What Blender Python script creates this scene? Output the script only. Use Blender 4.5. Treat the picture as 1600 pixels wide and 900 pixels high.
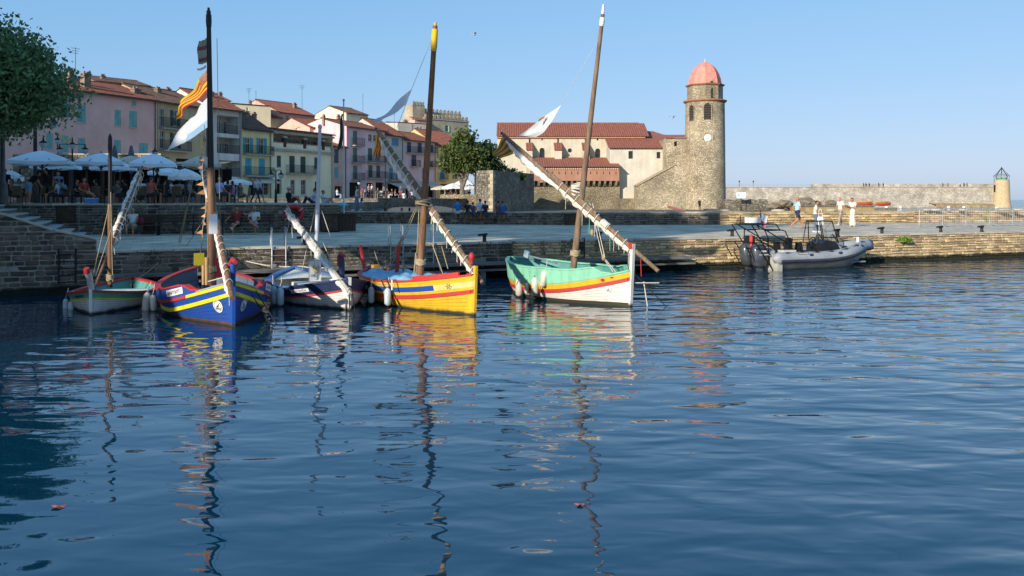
import bpy, math, random
import numpy as np
from mathutils import Vector, Matrix
R = math.radians
rnd = random.Random(7)
for o in list(bpy.data.objects):
    bpy.data.objects.remove(o)
SC = bpy.context.scene
COL = SC.collection
# ------------------------------------------------------------------ camera, sky, sun, exposure
F, H, CX, HY = 1330.0, 2.75, 800.0, 312.0      # focal length in photo pixels, eye height above the water, principal column, horizon row
cd = bpy.data.cameras.new('camera')
cam = bpy.data.objects.new('camera', cd)
COL.objects.link(cam)
cam.location = (0, 0, H)
cam.rotation_euler = (R(90), 0, 0)
cd.sensor_width = 36
cd.lens = 36 * F / 1600
cd.shift_y = (HY - 450) / 1600
cd.clip_start, cd.clip_end = 0.1, 60000
SC.camera = cam
SUN_AZ, SUN_EL = math.atan2(-.574, -.819), R(20)
SUNV = Vector((math.sin(SUN_AZ) * math.cos(SUN_EL), math.cos(SUN_AZ) * math.cos(SUN_EL), math.sin(SUN_EL)))
W = bpy.data.worlds.new('World')
SC.world = W
W.use_nodes = True
nt = W.node_tree
sky = nt.nodes.new('ShaderNodeTexSky')
sky.sky_type = 'NISHITA'
sky.sun_disc = False
sky.sun_elevation = SUN_EL
sky.sun_rotation = SUN_AZ % (2 * math.pi)
sky.altitude = 0
sky.air_density, sky.dust_density, sky.ozone_density = 1.0, 0.6, 2.2
# the evening sky of the photograph is flatter and bluer towards the horizon than the model's: one curve per channel, everywhere alike
sepc = nt.nodes.new('ShaderNodeSeparateColor'); comb = nt.nodes.new('ShaderNodeCombineColor')
nt.links.new(sky.outputs[0], sepc.inputs[0])
for i_, (g_, k_) in enumerate(((.66, 1.05), (.40, 2.07), (.29, 3.46))):
    pw = nt.nodes.new('ShaderNodeMath'); pw.operation = 'POWER'; pw.inputs[1].default_value = g_
    ml_ = nt.nodes.new('ShaderNodeMath'); ml_.operation = 'MULTIPLY'; ml_.inputs[1].default_value = k_
    nt.links.new(sepc.outputs[i_], pw.inputs[0]); nt.links.new(pw.outputs[0], ml_.inputs[0]); nt.links.new(ml_.outputs[0], comb.inputs[i_])
nt.links.new(comb.outputs[0], nt.nodes['Background'].inputs[0])
nt.nodes['Background'].inputs[1].default_value = 0.124
ld = bpy.data.lights.new('sun', 'SUN')
ld.energy = 5.0
ld.angle = R(0.5)
ld.color = (1.0, 0.915, 0.785)
sun = bpy.data.objects.new('sun', ld)
COL.objects.link(sun)
sun.rotation_euler = SUNV.to_track_quat('Z', 'Y').to_euler()
SC.view_settings.view_transform = 'Standard'
SC.view_settings.look = 'None'
SC.view_settings.exposure = 0.30
SC.view_settings.gamma = 1
SC.cycles.max_bounces = 6
SC.cycles.transparent_max_bounces = 8

# ------------------------------------------------------------------ helpers
def P(px, py, Y):
    """the world point seen at photo pixel (px, py) at distance Y"""
    return Vector(((px - CX) * Y / F, Y, H - (py - HY) * Y / F))

def PG(px, py, z):
    """the point of the horizontal plane at height z seen at a pixel"""
    return P(px, py, F * (H - z) / (py - HY))

def C(h):
    h = h.lstrip('#')
    v = [int(h[i:i + 2], 16) / 255 for i in (0, 2, 4)]
    return tuple(x / 12.92 if x <= .04045 else ((x + .055) / 1.055) ** 2.4 for x in v)

class MB:
    def __init__(s):
        s.v, s.f, s.m, s.sm = [], [], [], []

    def add(s, vs, fs, m=0, smooth=False):
        n = len(s.v)
        s.v.extend([tuple(v) for v in vs])
        for f in fs:
            s.f.append([i + n for i in f]); s.m.append(m); s.sm.append(smooth)
        return s

    def quad(s, a, b, c, d, m=0):
        return s.add([a, b, c, d], [(0, 1, 2, 3)], m)

    def bx(s, x0, x1, y0, y1, z0, z1, m=0):
        return s.add([(x0, y0, z0), (x1, y0, z0), (x1, y1, z0), (x0, y1, z0), (x0, y0, z1), (x1, y0, z1), (x1, y1, z1), (x0, y1, z1)],
                     [(3, 2, 1, 0), (4, 5, 6, 7), (0, 1, 5, 4), (1, 2, 6, 5), (2, 3, 7, 6), (3, 0, 4, 7)], m)

    def obox(s, c, size, rz=0, m=0, rx=0, ry=0):
        from mathutils import Euler
        M3 = Euler((rx, ry, rz)).to_matrix()
        hx, hy, hz = size[0] / 2, size[1] / 2, size[2] / 2
        vs = [M3 @ Vector(p) + Vector(c) for p in ((-hx, -hy, -hz), (hx, -hy, -hz), (hx, hy, -hz), (-hx, hy, -hz), (-hx, -hy, hz), (hx, -hy, hz), (hx, hy, hz), (-hx, hy, hz))]
        return s.add(vs, [(3, 2, 1, 0), (4, 5, 6, 7), (0, 1, 5, 4), (1, 2, 6, 5), (2, 3, 7, 6), (3, 0, 4, 7)], m)

    def beam(s, a, b, w, h, m=0):
        a, b = Vector(a), Vector(b)
        d = (b - a).normalized()
        sd = d.cross(Vector((0, 0, 1)))
        sd = Vector((1, 0, 0)) if sd.length < 1e-4 else sd.normalized()
        up = sd.cross(d)
        vs = []
        for p in (a, b):
            for i, j in ((-1, -1), (1, -1), (1, 1), (-1, 1)):
                vs.append(p + sd * (i * w / 2) + up * (j * h / 2))
        return s.add(vs, [(0, 1, 2, 3), (7, 6, 5, 4), (0, 4, 5, 1), (1, 5, 6, 2), (2, 6, 7, 3), (3, 7, 4, 0)], m)

    def tube(s, path, r, n=8, m=0, smooth=True, closed=False, flat=1.0):
        path = [Vector(p) for p in path]
        k = len(path)
        rs = r if isinstance(r, (list, tuple)) else [r] * k
        d0 = (path[1] - path[0]).normalized()
        ref = Vector((0, 0, 1)) if abs(d0.z) < .9 else Vector((1, 0, 0))
        nx = d0.cross(ref).normalized()
        vs = []
        for i, p in enumerate(path):
            if closed:
                d = (path[(i + 1) % k] - path[i - 1]).normalized()
            else:
                d = (path[min(i + 1, k - 1)] - path[max(i - 1, 0)]).normalized()
            nx = (nx - d * nx.dot(d))
            nx = nx.normalized() if nx.length > 1e-6 else d.orthogonal().normalized()
            ny = d.cross(nx)
            for j in range(n):
                a = 2 * math.pi * j / n
                vs.append(p + nx * (math.cos(a) * rs[i]) + ny * (math.sin(a) * rs[i] * flat))
        fs = []
        for i in range(k if closed else k - 1):
            for j in range(n):
                a, b = i * n + j, i * n + (j + 1) % n
                i2 = (i + 1) % k
                fs.append((a, b, i2 * n + (j + 1) % n, i2 * n + j))
        s.add(vs, fs, m, smooth)
        if not closed:
            s.add(vs[:n], [tuple(range(n))[::-1]], m)
            s.add(vs[-n:], [tuple(range(n))], m)
        return s

    def cyl(s, a, b, r0, r1=None, n=10, m=0, smooth=True):
        return s.tube([a, b], [r0, r0 if r1 is None else r1], n, m, smooth)

    def lathe(s, prof, n=16, c=(0, 0, 0), m=0, smooth=True, a0=0.0):
        vs, fs = [], []
        for r, z in prof:
            for j in range(n):
                a = a0 + 2 * math.pi * j / n
                vs.append((c[0] + r * math.cos(a), c[1] + r * math.sin(a), c[2] + z))
        for i in range(len(prof) - 1):
            for j in range(n):
                fs.append((i * n + j, i * n + (j + 1) % n, (i + 1) * n + (j + 1) % n, (i + 1) * n + j))
        s.add(vs, fs, m, smooth)
        s.add(vs[-n:], [tuple(range(n))], m)
        s.add(vs[:n], [tuple(range(n))[::-1]], m)
        return s

    def ell(s, c, r, nu=12, nv=8, m=0, rot=None):
        vs, fs = [], []
        for i in range(nv + 1):
            t = math.pi * i / nv
            for j in range(nu):
                a = 2 * math.pi * j / nu
                p = Vector((r[0] * math.sin(t) * math.cos(a), r[1] * math.sin(t) * math.sin(a), -r[2] * math.cos(t)))
                if rot: p = rot @ p
                vs.append(p + Vector(c))
        for i in range(nv):
            for j in range(nu):
                fs.append((i * nu + j, i * nu + (j + 1) % nu, (i + 1) * nu + (j + 1) % nu, (i + 1) * nu + j))
        return s.add(vs, fs, m, True)

    def grid(s, fn, nu, nv, m=0, smooth=True, mf=None):
        n0 = len(s.v)
        for i in range(nu + 1):
            for j in range(nv + 1):
                s.v.append(tuple(fn(i / nu, j / nv)))
        w = nv + 1
        for i in range(nu):
            for j in range(nv):
                s.f.append([n0 + i * w + j, n0 + (i + 1) * w + j, n0 + (i + 1) * w + j + 1, n0 + i * w + j + 1])
                s.m.append(mf(i, j) if mf else m); s.sm.append(smooth)
        return s

    def mesh(s, name, mats):
        me = bpy.data.meshes.new(name)
        me.from_pydata(s.v, [], s.f)
        for mt in (mats if isinstance(mats, (list, tuple)) else [mats]):
            me.materials.append(mt)
        me.polygons.foreach_set('material_index', s.m)
        me.polygons.foreach_set('use_smooth', s.sm)
        me.update()
        return me

    def build(s, name, mats, parent=None, loc=None, rz=None):
        o = bpy.data.objects.new(name, s.mesh(name, mats))
        COL.objects.link(o)
        if parent is not None: o.parent = parent
        if loc is not None: o.location = loc
        if rz is not None: o.rotation_euler.z = rz
        return o

def tag(o, label=None, cat=None, group=None, kind=None):
    if label: o['label'] = label
    if cat: o['category'] = cat
    if group: o['group'] = group
    if kind: o['kind'] = kind
    return o

def thing(name, label, cat, loc=(0, 0, 0), rz=0.0, group=None):
    o = bpy.data.objects.new(name, None)
    COL.objects.link(o)
    o.location = loc
    o.rotation_euler = (0, 0, rz)
    o.empty_display_size = .3
    return tag(o, label, cat, group)

def inst(name, me, parent=None, loc=(0, 0, 0), rot=(0, 0, 0), sc=(1, 1, 1)):
    o = bpy.data.objects.new(name, me)
    COL.objects.link(o)
    if parent is not None: o.parent = parent
    o.location, o.rotation_euler, o.scale = loc, rot, sc
    return o

def dup(root, loc=None, rz=None, label=None, group=None):
    def rec(o, par):
        c = o.copy(); COL.objects.link(c); c.parent = par
        for ch in kids.get(o.name, []):
            rec(ch, c)
        return c
    kids = {}
    def collect(o):
        kids[o.name] = list(o.children)
        for ch in o.children: collect(ch)
    collect(root)
    c = rec(root, root.parent)
    if loc is not None: c.location = loc
    if rz is not None: c.rotation_euler.z = rz
    if label: c['label'] = label
    if group: c['group'] = group
    return c

# ------------------------------------------------------------------ materials
_mats = {}
def nodes(name):
    m = bpy.data.materials.new(name)
    m.use_nodes = True
    n = m.node_tree
    return m, n, n.nodes['Principled BSDF'], n.links.new

def M(name, c1, c2=None, ns=3.0, rough=.7, bump=0.0, bs=30.0, metal=0.0, var=0.0, spec=.4, stretch=(1, 1, 1), det=4, lo=.35, hi=.65, obj=False, trans=0.0, c3=None, wet=None):
    """noise mix of two (three) base colours, fine bump, and a random brightness per loose piece and per object"""
    if name in _mats: return _mats[name]
    c1 = C(c1) if isinstance(c1, str) else c1
    c2 = c1 if c2 is None else (C(c2) if isinstance(c2, str) else c2)
    m, t, b, L = nodes(name)
    N = t.nodes.new
    geo = N('ShaderNodeNewGeometry')
    tc = N('ShaderNodeTexCoord')
    mp = N('ShaderNodeMapping')
    mp.inputs['Scale'].default_value = stretch
    L(tc.outputs['Object'] if obj else geo.outputs['Position'], mp.inputs[0])
    nz = N('ShaderNodeTexNoise')
    nz.inputs['Scale'].default_value = ns
    nz.inputs['Detail'].default_value = det
    L(mp.outputs[0], nz.inputs['Vector'])
    cr = N('ShaderNodeValToRGB')
    cr.color_ramp.elements[0].position, cr.color_ramp.elements[1].position = lo, hi
    cr.color_ramp.elements[0].color = (*c1, 1)
    cr.color_ramp.elements[1].color = (*c2, 1)
    if c3:
        e = cr.color_ramp.elements.new(min(hi + .12, .98))
        e.color = (*C(c3), 1)
    L(nz.outputs['Fac'], cr.inputs[0])
    out = cr.outputs[0]
    if var:
        oi = N('ShaderNodeObjectInfo')
        ad = N('ShaderNodeMath'); ad.operation = 'ADD'
        L(geo.outputs['Random Per Island'], ad.inputs[0]); L(oi.outputs['Random'], ad.inputs[1])
        fr = N('ShaderNodeMath'); fr.operation = 'FRACT'
        L(ad.outputs[0], fr.inputs[0])
        mr = N('ShaderNodeMapRange')
        mr.inputs[3].default_value, mr.inputs[4].default_value = 1 - var, 1 + var
        L(fr.outputs[0], mr.inputs[0])
        hs = N('ShaderNodeHueSaturation')
        L(out, hs.inputs['Color']); L(mr.outputs[0], hs.inputs['Value'])
        ml = N('ShaderNodeMath'); ml.operation = 'MULTIPLY'; ml.inputs[1].default_value = 7.13
        L(fr.outputs[0], ml.inputs[0])
        f2 = N('ShaderNodeMath'); f2.operation = 'FRACT'; L(ml.outputs[0], f2.inputs[0])
        m2 = N('ShaderNodeMapRange'); m2.inputs[3].default_value, m2.inputs[4].default_value = .5 - .04 * var, .5 + .04 * var
        L(f2.outputs[0], m2.inputs[0]); L(m2.outputs[0], hs.inputs['Hue'])
        out = hs.outputs[0]
    if wet:     # weed and damp just above the waterline
        sx = N('ShaderNodeSeparateXYZ'); L(geo.outputs['Position'], sx.inputs[0])
        wn = N('ShaderNodeTexNoise'); wn.inputs['Scale'].default_value = wet[2]; wn.inputs['Detail'].default_value = 5
        L(geo.outputs['Position'], wn.inputs['Vector'])
        wm = N('ShaderNodeMath'); wm.operation = 'MULTIPLY_ADD'; wm.inputs[1].default_value = wet[1] * 2.2; wm.inputs[2].default_value = wet[0] - wet[1] * 1.1
        L(wn.outputs['Fac'], wm.inputs[0])
        wr = N('ShaderNodeMapRange'); wr.inputs[1].default_value, wr.inputs[2].default_value, wr.inputs[3].default_value, wr.inputs[4].default_value = -.02, wet[3], 1, 0
        ws = N('ShaderNodeMath'); ws.operation = 'SUBTRACT'; L(sx.outputs[2], ws.inputs[0]); L(wm.outputs[0], ws.inputs[1]); L(ws.outputs[0], wr.inputs[0])
        wx = N('ShaderNodeMix'); wx.data_type = 'RGBA'; L(wr.outputs[0], wx.inputs[0]); L(out, wx.inputs[6]); wx.inputs[7].default_value = (*C(wet[4]), 1)
        out = wx.outputs[2]
    L(out, b.inputs['Base Color'])
    b.inputs['Roughness'].default_value = rough
    b.inputs['Metallic'].default_value = metal
    b.inputs['Specular IOR Level'].default_value = spec
    if bump:
        n2 = N('ShaderNodeTexNoise'); n2.inputs['Scale'].default_value = bs; n2.inputs['Detail'].default_value = 3
        L(mp.outputs[0], n2.inputs['Vector'])
        bp = N('ShaderNodeBump'); bp.inputs['Strength'].default_value = 1; bp.inputs['Distance'].default_value = bump
        L(n2.outputs['Fac'], bp.inputs['Height']); L(bp.outputs[0], b.inputs['Normal'])
    if trans:
        tr = N('ShaderNodeBsdfTranslucent'); L(out, tr.inputs[0])
        mx = N('ShaderNodeMixShader'); mx.inputs[0].default_value = trans
        L(b.outputs[0], mx.inputs[1]); L(tr.outputs[0], mx.inputs[2])
        L(mx.outputs[0], t.nodes['Material Output'].inputs[0])
    _mats[name] = m
    return m

def MASON(name, ca, cb, cm, scale=4.0, zs=1.7, bump=.05, mortar=.08, stain=None, joint_w=.5):
    """rubble masonry seen from far away: cells of stone, paler or darker joints, relief"""
    m, t, b, L = nodes(name)
    N = t.nodes.new
    geo = N('ShaderNodeNewGeometry')
    mp = N('ShaderNodeMapping'); mp.inputs['Scale'].default_value = (1, 1, zs)
    L(geo.outputs['Position'], mp.inputs[0])
    wn = N('ShaderNodeTexNoise'); wn.inputs['Scale'].default_value = scale * .8
    L(mp.outputs[0], wn.inputs['Vector'])
    wa = N('ShaderNodeVectorMath'); wa.operation = 'MULTIPLY_ADD'
    wa.inputs[1].default_value = (.12, .12, .12)
    L(wn.outputs['Color'], wa.inputs[0]); L(mp.outputs[0], wa.inputs[2])
    vo = N('ShaderNodeTexVoronoi'); vo.inputs['Scale'].default_value = scale
    ve = N('ShaderNodeTexVoronoi'); ve.feature = 'DISTANCE_TO_EDGE'; ve.inputs['Scale'].default_value = scale
    L(wa.outputs[0], vo.inputs['Vector']); L(wa.outputs[0], ve.inputs['Vector'])
    sep = N('ShaderNodeSeparateColor'); L(vo.outputs['Color'], sep.inputs[0])
    cr = N('ShaderNodeValToRGB')
    cr.color_ramp.elements[0].color = (*C(ca), 1); cr.color_ramp.elements[1].color = (*C(cb), 1)
    L(sep.outputs[0], cr.inputs[0])
    ed = N('ShaderNodeMapRange'); ed.inputs[1].default_value = 0; ed.inputs[2].default_value = mortar
    L(ve.outputs['Distance'], ed.inputs[0])
    mx = N('ShaderNodeMix'); mx.data_type = 'RGBA'
    L(ed.outputs[0], mx.inputs[0]); mx.inputs[6].default_value = (*C(cm), 1); L(cr.outputs[0], mx.inputs[7])
    big = N('ShaderNodeTexNoise'); big.inputs['Scale'].default_value = .35; big.inputs['Detail'].default_value = 6
    L(geo.outputs['Position'], big.inputs['Vector'])
    bm = N('ShaderNodeMapRange'); bm.inputs[1].default_value, bm.inputs[2].default_value, bm.inputs[3].default_value, bm.inputs[4].default_value = .3, .7, .64, 1.22
    L(big.outputs['Fac'], bm.inputs[0])
    hs = N('ShaderNodeHueSaturation'); L(mx.outputs[2], hs.inputs['Color']); L(bm.outputs[0], hs.inputs['Value'])
    L(hs.outputs[0], b.inputs['Base Color'])
    b.inputs['Roughness'].default_value = .9; b.inputs['Specular IOR Level'].default_value = .2
    h = N('ShaderNodeMath'); h.operation = 'MULTIPLY_ADD'; h.inputs[1].default_value = .6
    L(sep.outputs[1], h.inputs[0]); L(ed.outputs[0], h.inputs[2])
    bp = N('ShaderNodeBump'); bp.inputs['Distance'].default_value = bump
    L(h.outputs[0], bp.inputs['Height']); L(bp.outputs[0], b.inputs['Normal'])
    return m

def WATER(name='water', sea=False):
    m, t, b, L = nodes(name)
    N = t.nodes.new
    geo = N('ShaderNodeNewGeometry')
    def nz(scale, st, det, dist, rot=0):
        mp = N('ShaderNodeMapping'); mp.inputs['Scale'].default_value = st; mp.inputs['Rotation'].default_value = (0, 0, rot)
        L(geo.outputs['Position'], mp.inputs[0])
        n = N('ShaderNodeTexNoise'); n.inputs['Scale'].default_value = scale; n.inputs['Detail'].default_value = det
        n.inputs['Roughness'].default_value = .45; n.inputs['Distortion'].default_value = dist
        L(mp.outputs[0], n.inputs['Vector'])
        return n.outputs['Fac']
    a = nz(1.75, (.5, 1.0, 1), .8, .5, .22)
    c = nz(4.3, (.5, 1.0, 1), .9, .5, -.15)
    e = nz(.40, (.6, 1.0, 1), .5, .3, .45)
    def mul(x, k):
        q = N('ShaderNodeMath'); q.operation = 'MULTIPLY'; q.inputs[1].default_value = k; L(x, q.inputs[0]); return q.outputs[0]
    def add(x, y):
        q = N('ShaderNodeMath'); q.operation = 'ADD'; L(x, q.inputs[0]); L(y, q.inputs[1]); return q.outputs[0]
    # the harbour's calm left and breezier right: ripple strength varies with place
    sp = N('ShaderNodeSeparateXYZ'); L(geo.outputs['Position'], sp.inputs[0])
    mr = N('ShaderNodeMapRange'); mr.inputs[1].default_value, mr.inputs[2].default_value, mr.inputs[3].default_value, mr.inputs[4].default_value = -4, 13, .66, 2.0
    L(sp.outputs[0], mr.inputs[0])
    hgt = add(add(mul(a, .16), mul(c, .05)), mul(e, .30)) if sea else add(add(mul(a, .039), mul(c, .0085)), mul(e, .032))
    q = N('ShaderNodeMath'); q.operation = 'MULTIPLY'; L(hgt, q.inputs[0]); L(mr.outputs[0], q.inputs[1])
    bp = N('ShaderNodeBump'); bp.inputs['Distance'].default_value = 1.0; bp.inputs['Strength'].default_value = 1
    L(q.outputs[0], bp.inputs['Height']); L(bp.outputs[0], b.inputs['Normal'])
    b.inputs['Base Color'].default_value = (.0, .030, .060, 1)
    b.inputs['Roughness'].default_value = .02
    b.inputs['IOR'].default_value = 1.75
    b.inputs['Specular IOR Level'].default_value = .5
    return m

def LEAF(name, ca, cb, trans=.25):
    m, t, b, L = nodes(name)
    N = t.nodes.new
    geo = N('ShaderNodeNewGeometry')
    cr = N('ShaderNodeValToRGB')
    cr.color_ramp.elements[0].color = (*C(ca), 1); cr.color_ramp.elements[1].color = (*C(cb), 1)
    L(geo.outputs['Random Per Island'], cr.inputs[0])
    L(cr.outputs[0], b.inputs['Base Color'])
    b.inputs['Roughness'].default_value = .55; b.inputs['Specular IOR Level'].default_value = .3
    tr = N('ShaderNodeBsdfTranslucent'); L(cr.outputs[0], tr.inputs[0])
    mx = N('ShaderNodeMixShader'); mx.inputs[0].default_value = trans
    L(b.outputs[0], mx.inputs[1]); L(tr.outputs[0], mx.inputs[2])
    L(mx.outputs[0], t.nodes['Material Output'].inputs[0])
    return m

def PAINT(name, c, dirt='4e473c', rough=.58, wear=.65):
    """boat paint: worn and stained a little, brush relief"""
    if name in _mats: return _mats[name]
    c = C(c)
    d = C(dirt)
    c2 = tuple(a * (1 - wear * .45) + q * wear * .45 for a, q in zip(c, d))
    return M(name, c, c2, ns=2.6, rough=rough, bump=.006, bs=16, det=9, lo=.44, hi=.74, stretch=(2.4, 2.4, .8), wet=(.05, .05, 5, .05, '3a3a2c'))

glass = M('window_glass', '1c2226', '2c3438', ns=.8, rough=.08, spec=.6)
dark = M('dark_interior', '15130f', '221d18', ns=1.5, rough=.9)
iron = M('wrought_iron', '17181a', '26262a', ns=8, rough=.5, metal=.4)
rope_m = M('rope', 'b9a888', '8d7c60', ns=60, rough=.9, bump=.004, bs=120)
rope_w = M('white_rope', 'd8d2c4', 'a8a090', ns=50, rough=.9, bump=.004, bs=120)
rope_d = M('dark_rope', '2c2a28', '1d1b1a', ns=50, rough=.9)
white_p = PAINT('white_paint', 'e6e3da')
# ------------------------------------------------------------------ the setting: water, ground, walls
def sheet(name, poly, z, m, zb=None, side=None):
    mb = MB()
    n = len(poly)
    mb.add([(x, y, z) for x, y in poly], [tuple(range(n))], 0)
    if zb is not None:
        vs = [(x, y, z) for x, y in poly] + [(x, y, zb) for x, y in poly]
        mb.add(vs, [(i, i + n, (i + 1) % n + n, (i + 1) % n) for i in range(n)], 1)
    return tag(mb.build(name, [m, side or m]), kind='structure')

water_m = WATER()
mbw = MB()
mbw.quad((-20000, -300, 0), (20000, -300, 0), (20000, 70, 0), (-20000, 70, 0))
tag(mbw.build('water', water_m), kind='structure')
ms_ = MB(); ms_.quad((-20000, 70, 0), (20000, 70, 0), (20000, 45000, 0), (-20000, 45000, 0))
tag(ms_.build('open_sea', WATER('open_sea', True)), kind='structure')
bed_m = M('sea_bed', '1b2a2c', '10181a', ns=.3, rough=1)
tag(MB().quad((-400, -200, -3.2), (400, -200, -3.2), (400, 400, -3.2), (-400, 400, -3.2)).build('sea_bed', bed_m), kind='structure')

def PAVE(name, ca, cb, scale):
    """worn promenade paving: slabs in courses, joints a little lower"""
    m, t, b, L = nodes(name)
    N = t.nodes.new
    geo = N('ShaderNodeNewGeometry')
    mp = N('ShaderNodeMapping'); mp.inputs['Rotation'].default_value = (0, 0, -.4)
    L(geo.outputs['Position'], mp.inputs[0])
    br = N('ShaderNodeTexBrick'); br.inputs['Scale'].default_value = scale
    br.inputs['Color1'].default_value = (*C(ca), 1); br.inputs['Color2'].default_value = (*C(cb), 1)
    br.inputs['Mortar'].default_value = (*[x * .55 for x in C(ca)], 1); br.inputs['Mortar Size'].default_value = .018
    br.inputs['Brick Width'].default_value = .9; br.inputs['Row Height'].default_value = .38
    L(mp.outputs[0], br.inputs['Vector'])
    nz = N('ShaderNodeTexNoise'); nz.inputs['Scale'].default_value = .7; nz.inputs['Detail'].default_value = 8; nz.inputs['Roughness'].default_value = .65
    L(mp.outputs[0], nz.inputs['Vector'])
    mr = N('ShaderNodeMapRange'); mr.inputs[1].default_value, mr.inputs[2].default_value, mr.inputs[3].default_value, mr.inputs[4].default_value = .3, .7, .5, 1.32
    L(nz.outputs['Fac'], mr.inputs[0])
    hs = N('ShaderNodeHueSaturation'); L(br.outputs['Color'], hs.inputs['Color']); L(mr.outputs[0], hs.inputs['Value'])
    L(hs.outputs[0], b.inputs['Base Color'])
    b.inputs['Roughness'].default_value = .85; b.inputs['Specular IOR Level'].default_value = .25
    bp = N('ShaderNodeBump'); bp.inputs['Distance'].default_value = .012
    n2 = N('ShaderNodeTexNoise'); n2.inputs['Scale'].default_value = 7; n2.inputs['Detail'].default_value = 4
    L(mp.outputs[0], n2.inputs['Vector']); L(n2.outputs['Fac'], bp.inputs['Height']); L(bp.outputs[0], b.inputs['Normal'])
    return m

pave = PAVE('quay_paving', 'd6c6ac', 'bcab94', 1.4)
terr_m = PAVE('terrace_paving', 'c4bdb0', 'aea89d', 1.2)
conc = M('concrete', '77726a', '5d5a54', ns=2.5, rough=.9, bump=.01, bs=12, det=7)
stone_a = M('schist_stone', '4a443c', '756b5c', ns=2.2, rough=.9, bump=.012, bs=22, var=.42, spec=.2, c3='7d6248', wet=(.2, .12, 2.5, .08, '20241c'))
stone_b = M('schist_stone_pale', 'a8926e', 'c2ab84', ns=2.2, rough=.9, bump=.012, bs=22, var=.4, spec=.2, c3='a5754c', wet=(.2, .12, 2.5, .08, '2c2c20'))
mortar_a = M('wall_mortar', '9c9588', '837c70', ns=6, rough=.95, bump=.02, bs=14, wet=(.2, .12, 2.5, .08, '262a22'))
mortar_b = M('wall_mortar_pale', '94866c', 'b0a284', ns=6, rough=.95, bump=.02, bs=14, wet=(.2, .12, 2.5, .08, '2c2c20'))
coping_m = M('coping_stone', 'a89f90', 'bab09e', ns=2.5, rough=.85, bump=.008, bs=15, var=.15)
rubble_d = MASON('rubble_dark', '5a544b', '8c8274', '8a8376', 3.2, 1.6, .06)
sand = M('shingle', '6f6a61', '565149', ns=5, rough=.95, bump=.05, bs=7)  # darkened so the beach looks shaded by colour alone

QE = Vector((-.9084, -.4181)); QN = Vector((-.4181, .9084))      # along the quay to the left / away from the water
def QP(s, d=0.0): return Vector((0, 31)) + QE * s + QN * d

quay_poly = [(-30, 17.5), tuple(QP(14.2)), (0, 31), (60, 55.3), (60, 68), (27, 57.5), (13, 53.2), (4, 52.2), (-11.5, 56.2), (-13, 62), (-40, 62)]
sheet('quay', quay_poly, 1.2, pave, -3, rubble_d)
TW0, TW1 = Vector((-19.06, 37.5)), Vector((-8.3, 40.8))
top0 = QP(17.8); top1 = Vector((-22.2, 36.5))
sheet('terrace', [(-40, 12.5), tuple(top0), tuple(top1), tuple(TW0), tuple(TW1), (-13, 62), (-14.2, 92.2), (-75, 92.2), (-75, 12)], 2.53, terr_m, 0, rubble_d)
sheet('esplanade', [(-75, 91.9), (-14.5, 91.9), (-5.2, 108.6), (-3.5, 124), (-3.5, 190), (-75, 190)], 2.9, terr_m, 0, rubble_d)
mb = MB()
mb.grid(lambda u, v: (-15 + u * (17 - 12 * v), 56 + 50 * v, 1.28 + .8 * v + .04 * math.sin(9 * u + 14 * v)), 14, 20)
tag(mb.build('beach', sand), kind='structure')
sheet('church_ground', [(-2.6, 100), (8, 110), (29.5, 112), (48, 122), (48, 190), (5, 190), (-2.6, 106)], 1.22, sand, -1, rubble_d)

# ---- coursed stone walls: every stone its own piece
def stone_variants(k, seed):
    rr = random.Random(seed)
    out = []
    for _ in range(k):
        j = lambda a: rr.uniform(-a, a)
        ring = []
        for sx, sz in ((-1, -1), (1, -1), (1, 1), (-1, 1)):
            cx_, cz_ = rr.uniform(.04, .16), rr.uniform(.1, .34)
            a_ = (sx * .5, sz * (.5 - cz_)); b_ = (sx * (.5 - cx_), sz * .5)
            ring += [a_, b_] if sx * sz > 0 else [b_, a_]
        ring = [(x + j(.015), z + j(.05)) for x, z in ring]
        v = [(x, 0, z) for x, z in ring] + [(x * .9 + j(.03), -1 + j(.15), z * .78 + j(.05)) for x, z in ring]
        f = [(k_, (k_ + 1) % 8, (k_ + 1) % 8 + 8, k_ + 8) for k_ in range(8)] + [tuple(range(8, 16))]
        out.append((np.array(v), f))
    return out
SV = stone_variants(12, 3)
def sv_meshes(m):
    r = []
    for v, f in SV:
        b = MB(); b.add(v, f, 0); r.append(b.mesh('stone', m))
    return r

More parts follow.
